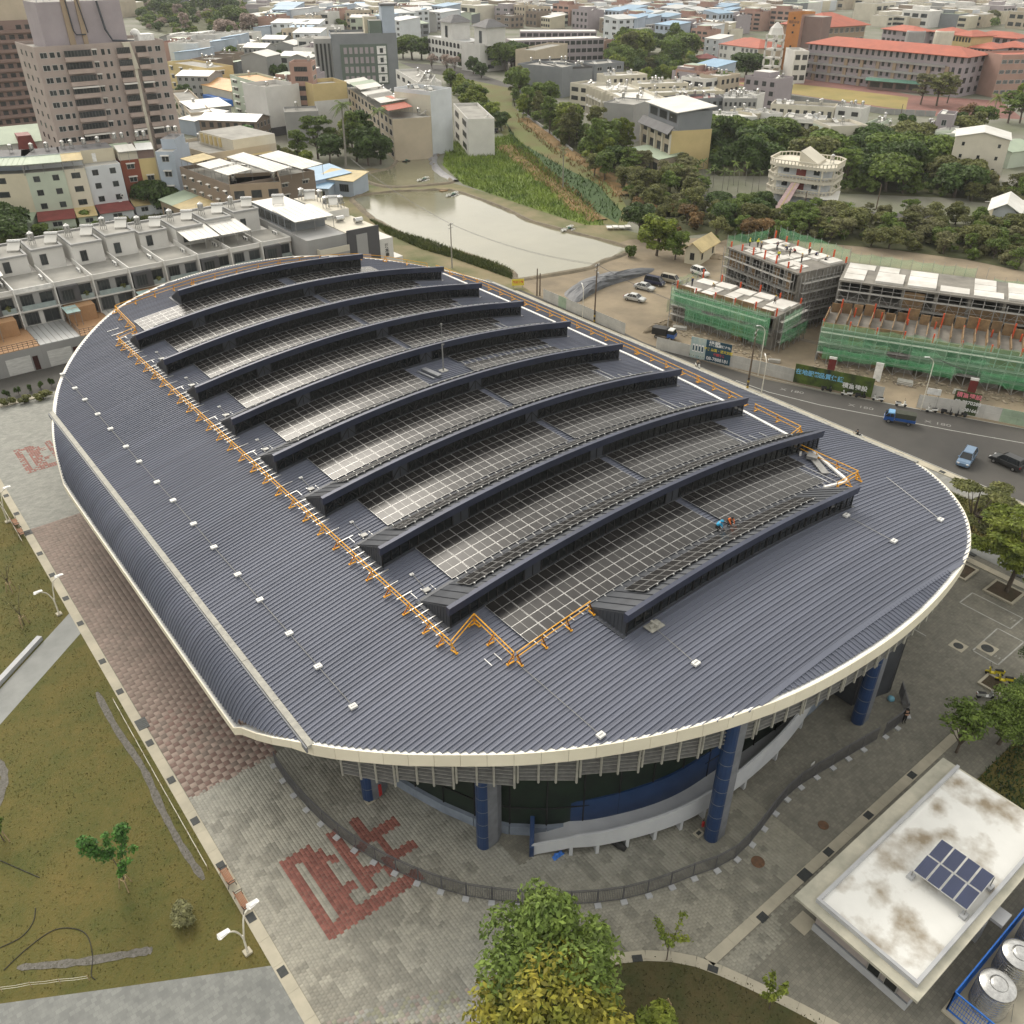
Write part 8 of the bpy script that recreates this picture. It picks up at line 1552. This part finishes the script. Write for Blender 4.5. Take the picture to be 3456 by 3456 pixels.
# --- school complex on the right
t=B(3,310,325,1500,430,17,20,'lilac','long four storey school block with a red roof facing the sports field',cat='school',name='school_block',floors=4,bays=26,win='d',ww=.42,wh=.58,sides='r',top='hip',roof='r',gable_h=3.2,over=1.5,sbays=3);w=t['w']
for k in range(9):M().bb(w*(.06+.105*k),-.7,0,w*(.06+.105*k)+w*.02,-.02,12.4).build('brick_bay',W['tan'],t)
for f in range(3):M().bb(w*.02,-1.2,f*4.25+3.3,w*.9,-.02,f*4.25+4.3).build('balcony',W['grey'],t)
B(3,205,400,310,400,14,18,'white','white end bay of the long school block',cat='school',name='school_block',floors=3,bays=2,win='B',ww=.7,sides='',clutter=0)
oa,ob=T(3,0,92,525),T(3,0,190,535);oh=ztop(oa,105/4.0);t=bldg(oa,ob,14,oh,'orange','tall orange school tower with lettering at the top',cat='tower',name='school_tower',floors=8,bays=1,ww=.14,wh=.3,win='d',sides='',clutter=0,wallr='pinkb');letters('國民中學',(t['w']*.5,-.05,oh*.86),t['w']*.2,m_dgrey,(math.pi/2,0,0),t);addbox(t,t['w']+.05,3,0,t['w']+11,13,oh*.97,W['mauve'],'stair_wing',m_rfc);addbox(t,t['w']+.1,-1,0,t['w']+14,2.95,oh*.42,W['pinkb'],'link_wing',m_rfc)
B(3,420,205,740,185,21,30,'tan','brown school hall with a large red hipped roof beside the orange tower',cat='school',name='school_block',floors=4,bays=8,win='b',ww=.7,sides='l',top='hip',roof='r',gable_h=6,over=2,sbays=3);addo=B(3,255,205,415,210,20,24,'orange','orange wing between the tower and the red hipped hall',cat='school',name='school_block',floors=4,bays=0,sides='',clutter=0)
for x0,y0,x1,y1,h,wl,tp,lb in((870,215,1090,240,16,'lilac','hip','rear school wing with a red roof, left one'),(1230,235,1400,250,16,'lilac','hip','rear school wing with a red roof, middle one'),(1400,260,1540,275,18,'yellow','hip','yellow school wing with a red roof beside the round tower'),(1545,265,1880,290,16,'lilac','hip','rear school wing with a red roof, right one'),(1525,355,1700,370,13,'lilac','hip','small red roofed school pavilion by the roof garden'),(1700,345,1930,360,13,'lilac','hip','red roofed school wing at the right edge')):B(3,x0,y0,x1,y1,h,16,wl,lb,cat='school',name='school_block',floors=4,bays=6,win='B',ww=.6,sides='',top=tp,roof='r',gable_h=2.4,over=1.2,group='rear school wings')
for cx,y0,wl,lb in((1120,240,'grey','grey round stair tower of the school'),(1335,240,'ivory','cream round stair tower of the school')):p=T(3,0,cx,y0,20);t=thing('stair_tower',lb,'tower',(p.x,p.y,0));M().lathe([(5,0),(5,20),(4.6,20.6)],n=20).build('wall',W[wl],t,smooth=False);M().lathe([(4.5,20.6),(.1,21.2)],n=20).build('roof',m_rfr,t);M().box((-3,-4.1,8),(1.2,.6,2.4),.6).build('window',m_win,t)
t=B(3,1770,430,2200,420,17,16,'pinkb','brick coloured school block with white windows at the right edge',cat='school',name='school_block',floors=4,bays=9,win='b',ww=.8,wh=.4,sides='',clutter=0,roof='r');t=B(3,1600,480,1770,470,10,18,'pinkb','dark open link between the two school blocks',cat='school',name='school_block',floors=3,bays=4,win='B',ww=.8,sides='',clutter=0)
for k,(x0,y0)in enumerate(((60,265),)):p=T(3,0,x0,260,22);t=thing('white_lattice_tower','slim white lattice tower left of the orange school tower','tower',(p.x,p.y,0));[M().bb(x-.4,y_-.4,0,x+.4,y_+.4,22).build('corner_post',W['white'],t)for x in(-3,3)for y_ in(-3,3)];[M().bb(-3.4,-3.4,z,3.4,3.4,z+.8).build('floor_slab',W['white'],t)for z in range(3,22,4)];M().lathe([(4,22),(3.6,23),(3,25),(.5,27.5)],n=8).build('cap',W['white'],t)
t=thing('field_pavilion','grey pavilion with a teal awning on the edge of the sports field','pavilion',T(3,0,745,670),heading(T(3,0,745,670),T(3,0,980,690)));M().bb(0,0,0,26,8,4.5).build('wall',W['mauve'],t);M().hexa([(-1,-3,4),(27,-3,4),(27,0,5),(-1,0,5),(-1,-3,4.2),(27,-3,4.2),(27,0,5.2),(-1,0,5.2)]).build('awning',m_green2,t);[link('window',WIN['B'],t,(1+6.3*k,0,1),0,(5,1,2.4))for k in range(4)];M().bb(-1,0,4.5,34,10,5).build('roof',m_rfc,t)
t=B(2,1570,330,1860,365,12,20,'white','white three storey school with a red hipped roof left of the orange tower',cat='school',name='school_block',floors=3,bays=9,win='b',ww=.6,sides='',top='hip',roof='r',gable_h=3.4,wallr='beige');B(2,1860,350,1932+60,320,11,24,'lilac','grey side wing of the red hipped white school',cat='school',name='school_block',floors=3,bays=2,win='B',sides='',top='hip',roof='r',gable_h=3)
B(2,1455,290,1560,300,11,14,'bluew','white house with a shed roof left of the red hipped school',floors=3,bays=2,win='h',ww=.25,sides='',top='shed',roof='w');B(2,1410,440,1555,440,4,12,'brown','low maroon roofed house before the red hipped school',floors=1,bays=2,sides='',top='hip',roof='m',gable_h=2)
fw=thing('field_wall','long grey panel wall along the near side of the sports field','wall',T(3,0,0,740));P=resample([T(2,0,1780,680),T(3,0,0,735),T(3,0,500,800),T(3,0,860,860),T(3,0,1260,880)],4)
for a,b in zip(P,P[1:]):d=(b-a)*.49;c=(a+b)/2;M().box((c.x,c.y,1.1),((b-a).length-.15,.2,2.2),math.atan2(d.y,d.x)).build('wall_panel',W['grey'],fw,w=True)
gw=thing('guard_rail','pale concrete rail along the right bank of the channel','guard rail',T(2,0,50,850));P=resample([T(2,0,40,830),T(2,0,220,960),T(2,0,460,1150)],5)
for a,b in zip(P,P[1:]):c=(a+b)/2;M().box((c.x,c.y,.5),((b-a).length-.2,.3,1.0),math.atan2(b.y-a.y,b.x-a.x)).build('rail_block',W['grey'],gw,w=True)
# --- fish pond aerators, little pier
m_foam=mat('white foam',(.72,.72,.68),scale=3,rough=.9)
for q,lb in((T(1,0,1270,1360),'paddle aerator throwing spray in the small pond'),(T(1,0,1490,1475),'paddle aerator throwing spray at the far end of the large pond'),(T(2,0,430,1735),'paddle aerator throwing spray at the right end of the large pond'),(T(1,0,1135,1220),'idle paddle aerator in the upper part of the small pond')):
 t=thing('pond_aerator',lb,'aerator',(q.x,q.y,.04),.4);M().bb(-1.2,-.8,0,-.6,.8,.25).bb(.6,-.8,0,1.2,.8,.25).build('float',m_rubber,t);M().beam((-1.2,0,.45),(1.2,0,.45),.12).box((0,0,.6),(.5,.4,.3)).build('motor',m_green2,t)
 if 'idle' not in lb:
  V,F=leafcloud([(1.8,.6,.3,1.5,.8,.35),(-1.8,.6,.3,1.5,.8,.35),(0,-.9,.1,2.4,.5,.1)],420,.26,3,.1);link('spray',npmesh('spray',V,F,m_foam),t)
q=T(1,0,1425,1440);t=thing('wooden_raft','small dark raft moored at the far bank of the large pond','raft',(q.x,q.y,.04));[M().bb(-1.6,-.8+k*.4,0,1.6,-.45+k*.4,.25).build('plank',m_form,t)for k in range(4)]
q=T(2,0,800,1730);t=thing('metal_sheet_stack','stack of white sheets on the bank by the right end of the pond','stack',(q.x,q.y,.5),-.6);[M().bb(-3+k*1.6,-1,0,-1.6+k*1.6,1,.2+.1*(k%2)).build('sheet',m_rfw,t)for k in range(4)]
# ================================================================== TREES OF THE TOWN
FOOT=[]
for o in list(scn.objects):
 if 'w' in o.keys()and 'd' in o.keys():c,s=math.cos(o.rotation_euler.z),math.sin(o.rotation_euler.z);FOOT.append((o.location.x,o.location.y,c,s,o['w'],o['d']))
FOOT+=[(PA[0],PA[1],math.cos(rz),math.sin(rz),L_,30),(PE[0],PE[1],math.cos(rz3),math.sin(rz3),L3,26),(VA.location.x-10,VA.location.y,1,0,20,14)]
def free(x,y,m=1.5):
 for a,b,c,s,w,d in FOOT:
  u,v=(x-a)*c+(y-b)*s,-(x-a)*s+(y-b)*c
  if-m<u<w+m and-m<v<d+m:return False
 return True
PLACED=[]
def grow(trees,desc,group):
 trees.sort(key=lambda q:colof((q[0][0],q[0][1],0)));cnt={}
 for q in trees:cnt[q[2]]=cnt.get(q[2],0)+1
 seen={};nm=dict(dark='dark green',mid='mid green',lime='lime green',yellow='yellowing',olive='olive',russet='russet brown',pink='pale pink flowering',fresh='fresh green',bare='thin grey green')
 for p,kind,col,h in trees:
  i=seen.get(col,0);seen[col]=i+1;n=cnt[col]
  tree(p,kind,col,h,'%s tree %s%s'%(nm[col],desc,', '+nth(i,n)if n>1 else ''),group=group,wide=R.uniform(.95,1.25))
FILL=[];m_floor=mat('woodland floor',(.085,.085,.035),(.05,.06,.022),scale=.15,rough=.95,bump=.6,bscale=1.2,detail=8)
def wood(c,poly,n,gap,kinds,cols,h,desc,group,r0=0,fill=1.0):
 n=int(n*.8)
 P=[T(c,r0,x,y)for x,y in poly];Q=[(p.x,p.y)for p in P];x0,x1,y0,y1=min(p[0]for p in Q),max(p[0]for p in Q),min(p[1]for p in Q),max(p[1]for p in Q);out=[];k=0
 while len(out)<n and k<n*60:
  k+=1;x,y=R.uniform(x0,x1),R.uniform(y0,y1)
  if inpoly(x,y,Q)and free(x,y)and all((x-a)**2+(y-b)**2>gap*gap for a,b in PLACED):PLACED.append((x,y));out.append(((x,y),R.choice(kinds),R.choice(cols),R.uniform(*h)))
 grow(out,desc,group);sheetp('woodland_floor',Q,.03,m_floor);m=int(n*2.6*fill);k=0
 while m>0 and k<4000:
  k+=1;x,y=R.uniform(x0,x1),R.uniform(y0,y1)
  if inpoly(x,y,Q)and free(x,y,.5):FILL.append((x,y,R.choice(cols),R.uniform(h[0]*.35,h[0]*.75)));m-=1
def some(c,items,desc,group,r0=0):grow([(tuple(T(c,r0,x,y))[:2],k,col,h)for x,y,k,col,h in items],desc,group);PLACED.extend([tuple(T(c,r0,q[0],q[1]))[:2]for q in items])
some(2,[(1090,1930,'round','lime',9.5),(960,1790,'round','dark',8.5),(1230,1960,'round','mid',7),(880,1940,'bush','mid',3)],'at the right end of the large pond','trees at the pond end')
some(2,[(80,900,'tall','lime',10),(190,900,'tall','olive',11),(290,960,'tall','mid',11),(430,1110,'tall','olive',14),(350,980,'round','lime',9),(600,1260,'tall','mid',15),(640,1120,'tall','olive',14),(800,1190,'tall','lime',13),(700,1360,'round','mid',9),(620,1330,'round','olive',7),(770,1300,'round','dark',8),(20,800,'tall','mid',9),(880,1340,'loose','mid',9)],'along the right bank of the channel','trees on the right channel bank')
some(1,[(1470,660,'round','mid',8),(1540,690,'round','lime',8),(1590,740,'round','lime',8),(1650,790,'round','lime',8.5),(1690,850,'round','lime',8),(1730,920,'round','mid',7.5),(1790,930,'round','lime',8),(1850,990,'round','dark',7),(1700,770,'round','mid',7),(1880,960,'round','lime',6)],'along the estate road left of the channel','trees along the estate road')
some(1,[(330,1240,'tall','mid',11),(470,1200,'loose','mid',14),(560,1250,'round','dark',10),(760,1220,'tall','mid',16),(830,1180,'tall','dark',15),(850,1250,'round','dark',12),(940,1240,'round','dark',10),(730,1130,'round','lime',11),(250,1260,'round','olive',6),(390,1280,'round','lime',6),(180,1240,'round','olive',6),(620,1180,'round','olive',9)],'in the grove beside the small pond','grove beside the small pond')
p=T(1,0,680,1280);palm(p,ztop(p,790/4),'tall pale trunked palm standing over the grove by the small pond',L=4.2,r0=.32,seed=2,n=20);p=T(1,0,955,1200);palm(p,ztop(p,830/4),'second palm in the grove nearer the beige end wall',L=4,seed=3);p=T(2,0,385,1425);palm(p,ztop(p,1130/4),'lone palm with drooping dead fronds in the channel',L=2.2,seed=4,n=12,col='bare');p=T(3,0,1700,860);palm(p,7,'broad palm by the red track at the right',L=4,seed=5,n=18,col='lime')
for i in range(12):p=T(2,0,1340+i*46+R.uniform(-10,10),1400+R.uniform(-10,85));palm(p,R.uniform(5,7),'slender small palm in the grove left of the ornate villa, %s'%nth(i),L=1.6,n=8,seed=i,r0=.09,group='slender palm grove')
wood(2,[(1350,1120),(1932,1060),(1932,1330),(1560,1330),(1400,1230)],16,4.2,('wide','round'),('dark','mid','dark'),(9,13),'in the wood below the white terrace','wood below the white terrace')
wood(3,[(0,1130),(420,1140),(1000,1080),(1370,1110),(1540,1360),(1500,1500),(560,1460),(430,1330),(0,1240)],52,4.4,('wide','round','wide','loose'),('dark','mid','dark','mid','olive'),(8,12.5),'in the dense wood behind the ornate villa','dense wood behind the villa')
wood(2,[(1500,1560),(1932,1560),(1932,1880),(1640,1800),(1490,1850)],22,3.4,('round','wide','thin','round'),('mid','dark','russet','olive'),(4.2,7),'left behind the building site','trees left behind the site')
wood(3,[(0,1640),(420,1660),(1300,1680),(1932,1720),(1932,2050),(1500,1960),(900,1880),(0,1800)],64,3.6,('round','wide','loose','thin'),('mid','olive','olive','bare','mid'),(4,6.6),'in the belt behind the building site','tree belt behind the site')
wood(3,[(1500,1380),(1932,1420),(1932,1560),(1520,1520)],10,4,('round','thin'),('olive','mid','bare'),(4,7),'below the cream gabled house','trees below the cream house')
wood(2,[(820,1290),(1330,1280),(1450,1480),(1460,1640),(1150,1640),(950,1560),(820,1420)],34,3.3,('thin','loose','round'),('olive','bare','olive','mid'),(5,8),'in the dry thicket right of the channel','dry thicket by the channel')
wood(2,[(780,1420),(1000,1530),(1480,1640),(1500,1760),(1340,1780),(900,1620)],9,3,('bush','thin'),('russet','russet','olive'),(3,5.5),'at the foot of the dry thicket','russet scrub')
wood(2,[(0,690),(120,800),(340,880),(600,1080),(880,1140),(930,1260),(660,1300),(430,1150),(210,960),(0,800)],14,3.5,('tall','round','tall'),('olive','lime','mid','mid'),(9,14),'filling the belt right of the channel','belt right of the channel');wood(1,[(1430,600),(1560,620),(1720,800),(1880,980),(1780,1020),(1640,900),(1500,720)],10,3.5,('round','tall'),('lime','mid','lime'),(6,9),'filling the slope left of the channel','slope left of the channel')
wood(2,[(1120,1150),(1380,1160),(1400,1290),(1120,1280)],8,3.5,('round','wide'),('dark','mid'),(6,9),'around the pillared house','trees round the pillared house')
wood(2,[(680,470),(880,380),(1380,420),(1380,560),(900,580),(700,520)],26,6,('wide','tall','round'),('mid','dark','lime','mid','olive'),(11,19),'in the grove behind the dark townhouses','grove behind the dark townhouses')
some(2,[(1010,630,'round','lime',8),(1080,630,'round','mid',8),(1140,630,'round','lime',9),(1210,635,'round','lime',8.5),(1290,640,'round','lime',8),(1390,680,'thin','olive',9),(1480,690,'round','lime',9),(1760,590,'wide','dark',13),(1850,590,'wide','mid',12),(1530,590,'wide','dark',9),(1460,570,'wide','mid',8),(20,500,'wide','mid',13),(80,480,'wide','dark',12),(60,640,'round','dark',9)],'beside the sports field and school wings','trees by the sports field')
some(3,[(1150,790,'loose','bare',13),(1270,800,'loose','olive',14),(1350,780,'loose','bare',12),(1480,960,'thin','russet',9),(1430,990,'round','dark',7),(1600,980,'round','mid',9),(1560,1010,'round','olive',8),(1810,930,'loose','mid',12),(1900,930,'loose','mid',14),(1890,840,'tall','lime',12),(1030,960,'bush','dark',5),(420,590,'bush','mid',4),(300,590,'bush','mid',4)],'around the right end of the sports field','trees at the right of the field')
some(1,[(1110,440,'wide','dark',12),(1180,450,'wide','mid',14),(1250,450,'wide','dark',13),(1330,520,'thin','pink',8),(1440,540,'thin','pink',9),(1500,540,'thin','pink',8),(1640,560,'round','dark',9),(1700,590,'round','dark',8),(1800,520,'wide','dark',14),(1880,540,'wide','mid',15),(1930,530,'wide','dark',15),(1560,520,'round','dark',8),(250,390,'wide','dark',13),(320,410,'wide','dark',12),(220,310,'wide','mid',12)],'around the arched school wing and grey office','trees round the arched school')
wood(0,[(920,60),(1900,20),(1932,330),(1560,330),(1130,230)],34,9,('wide','round','tall'),('mid','dark','lime','mid','pink'),(11,18),'in the park behind the tall tower','park behind the tower',fill=3.5)
wood(1,[(0,20),(520,40),(480,250),(160,250),(0,330)],20,9,('wide','round'),('mid','dark','pink','olive'),(10,16),'in the park left of the grey office','park left of the office',fill=3.5)
some(0,[(1800,1200,'thin','russet',10),(1880,1210,'round','fresh',11),(1410,780,'round','dark',8),(1400,860,'round','dark',6),(1180,1600,'wide','dark',8.5),(1270,1600,'wide','dark',7),(60,1800,'wide','dark',9),(20,1900,'wide','dark',9),(620,1700,'bush','mid',4),(130,1780,'round','mid',5),(300,1800,'bush','mid',4),(930,1720,'bush','olive',3),(760,1760,'bush','mid',3)],'around the coloured walk-up row','trees round the coloured row')
# ================================================================== THE FAR TOWN
def fproto(k):
 r=random.Random(k);wl=['white','cream','ivory','grey','beige','bluew','lilac','slate','brown','green','pinkb','blue'][k%12];tp=['flat','shed','flat','gable','flat','shed'][k%6];rf=['c','w','c','w','w','s','c','g','c','w','m','b'][k%12];w,d,h=r.uniform(11,20),r.uniform(10,15),r.choice((7,9.5,10,12.5,13))
 t=bldg((0,0),(w,0),d,h,wl,'x',floors=max(2,int(h/3.2)),bays=r.choice((3,4,5)),win=r.choice(('B','g','d','p')),ww=r.choice((.5,.7)),sides='l',sbays=2,top=tp,roof=rf,clutter=3,seed=k);
 if tp=='flat' and k%4:addbox(t,w*.1,d*.3,h,w*.6,d*.9,h+2.8,W[wl],'upper_storey',ROOFS[r.choice('wwsgc')])
 return t,wl,{'w':'white','c':'grey','s':'silver','g':'green','m':'maroon','b':'blue'}[rf]
FP_=[fproto(k)for k in range(12)];WN=dict(bluew='bluish white',pinkb='old pink',lilac='lilac grey',slate='slate grey',green='pale green',blue='pale blue')
LIM=[(0,420,55),(420,860,12),(860,1060,120),(1060,1350,85),(1350,1700,70),(1700,2050,80),(2050,2330,135),(2330,2640,105),(2640,2930,35),(2930,3456,72)]
cand=[];d=330.0
while d<2300:
 a=-.58
 while a<.58:
  an=YAW+a+R.uniform(-.01,.01);dd=d*R.uniform(.98,1.02);x,y=math.sin(an)*dd,math.cos(an)*dd;c,rw=colof((x,y,0)),rowof((x,y,0));lim=next((l for p,q,l in LIM if p<=c<q),40)
  if-120<c<3580 and-60<rw<lim and free(x,y,6)and all((x-p)**2+(y-q)**2>60 for p,q in PLACED):cand.append((dd,x,y,c))
  a+=R.uniform(.011,.019)
 d*=1.024
def infill(c,poly,gap,where):
 P=[T(c,0,x,y)for x,y in poly];Q=[(p.x,p.y)for p in P];x0,x1,y0,y1=min(p[0]for p in Q),max(p[0]for p in Q),min(p[1]for p in Q),max(p[1]for p in Q);ht=heading(P[0],P[1])
 for u in np.arange(x0,x1,gap*.8):
  for v in np.arange(y0,y1,gap):
   x,y=u+R.uniform(-2,2),v+R.uniform(-2,2)
   if inpoly(x,y,Q)and free(x,y,3)and free(x+8,y+6,2)and all((x-p)**2+(y-q)**2>50 for p,q in PLACED):cand.append((math.hypot(x,y),x,y,colof((x,y,0))));PLACED.append((x,y))
infill(0,[(1240,420),(1800,380),(1932,520),(1932,580),(1700,600),(1560,560),(1560,620),(1290,640)],17,'');infill(0,[(1300,640),(1500,620),(1500,800),(1340,830)],15,'');infill(1,[(0,330),(420,330),(430,580),(250,640),(0,640)],17,'');infill(1,[(520,20),(1290,10),(1290,260),(1100,330),(560,250),(500,160)],20,'');infill(1,[(1290,10),(1932,10),(1932,240),(1690,130),(1300,240)],22,'')
infill(2,[(0,30),(700,60),(700,220),(0,210)],22,'');infill(2,[(700,60),(1560,60),(1560,300),(1400,400),(1000,330),(780,330)],19,'');infill(3,[(740,90),(1932,120),(1932,230),(760,210)],22,'');infill(1,[(680,900),(330,1060),(120,900),(330,760)],16,'');infill(2,[(1040,700),(1850,760),(1850,820),(1400,860),(1210,800)],14,'')
cand.sort();used=set();far=M();farm=[m_win,m_rfw,m_rfc,m_rfg]+[W[k]for k in('white','cream','ivory','grey','beige','bluew','lilac','slate','brown')];cnt={};lab={};hd=heading(T(3,0,310,325,17),T(3,0,1500,430,17))
for i,(dd,x,y,c)in enumerate(cand):
 q=R.random();ang=hd+R.choice((0,0,math.pi/2))+R.uniform(-.12,.12)+(-.9 if c<1200 else 0)
 if q<.10:FILL.append((x,y,R.choice(('mid','dark','olive','mid')),R.uniform(8,14)));continue
 if i<290:
  k=R.randrange(12);t,wl,rf=FP_[k];st=('upper left','upper middle','upper right')[int(min(2,max(0,c)/1152))];lb='%s far house with %s roof, %s'%(WN.get(wl,wl),rf,st);g='far town houses';sc=R.uniform(.9,1.2)*(1+max(0,dd-600)/1500)
  if k not in used:used.add(k);t.location=(x,y,0);t.rotation_euler.z=ang;t['label']=lb;t['group']=g;t.scale=(sc,sc,R.uniform(.85,1.2));o=t
  else:o=copytree(t,(x,y,0),ang,lb,g,(sc,sc,R.uniform(.85,1.2)))
  lab.setdefault(lb,[]).append((c,o))
 else:
  w,dp,h=R.uniform(14,26)*(1+dd/1800),R.uniform(10,16)*(1+dd/2500),R.uniform(6,14);far.xf=Matrix.Translation((x,y,0))@Matrix.Rotation(ang,4,'Z');m=4+R.randrange(9);far.bb(0,0,0,w,dp,h,[m,R.choice((1,1,2,2,3)),m,m,m,m]);far.bb(w*.2,dp*.3,h,w*.6,dp*.8,h+2.8,[m,1,m,m,m,m])
  for f in range(2):
   for b_ in range(3):far.face([(w*(.08+.31*b_),-.06,h*(.15+.45*f)),(w*(.30+.31*b_),-.06,h*(.15+.45*f)),(w*(.30+.31*b_),-.06,h*(.38+.45*f)),(w*(.08+.31*b_),-.06,h*(.38+.45*f))],0)
for lb,L in lab.items():
 L.sort(key=lambda q:q[0])
 for i,(c,o)in enumerate(L):o['label']=lb+(', '+nth(i,len(L))if len(L)>1 else '')
for k in range(12):
 if k not in used:
  for ch in list(FP_[k][0].children_recursive):bpy.data.objects.remove(ch)
  bpy.data.objects.remove(FP_[k][0])
cs=list(dict.fromkeys(q[2]for q in FILL));VV,MI,tot=[],[],0
for i,(x,y,col,h)in enumerate(FILL):
 tr,V,F,_=proto('fill',i%5);s=h/4.8;a=i*2.4;c_,s_=math.cos(a)*s,math.sin(a)*s;VV.append(np.stack([V[:,0]*c_-V[:,1]*s_+x,V[:,0]*s_+V[:,1]*c_+y,V[:,2]*s*R.uniform(.85,1.1)],1));MI.append(np.full(len(F),cs.index(col)))
VV=np.concatenate(VV);link('undergrowth',npmesh('undergrowth',VV,np.arange(len(VV)).reshape(-1,4),[LEAF[c]for c in cs],np.concatenate(MI)),None,kind='stuff',label='bushes and small far trees filling the woods and gaps between houses')
far.xf=None;far.build('far_houses',farm,None,kind='stuff',label='mass of small pale houses reaching to the far edge of the town')
for o in scn.objects:
 for k in('w','d'):
  if k in o.keys():del o[k]
  # ------------------------------------------------------------------ haze: one thin even body of air round everything
hz=M().bb(-3900,-290,-1,4900,5900,75).build('haze',bpy.data.materials.new('haze air'),None,kind='stuff');hm=hz.data.materials[0];hm.use_nodes=True;hn=hm.node_tree;hn.nodes.clear();ho=hn.nodes.new('ShaderNodeOutputMaterial');hv=hn.nodes.new('ShaderNodeVolumePrincipled');hv.inputs['Color'].default_value=(.93,.95,.97,1);hv.inputs['Density'].default_value=.00009;hn.links.new(hv.outputs[0],ho.inputs['Volume'])
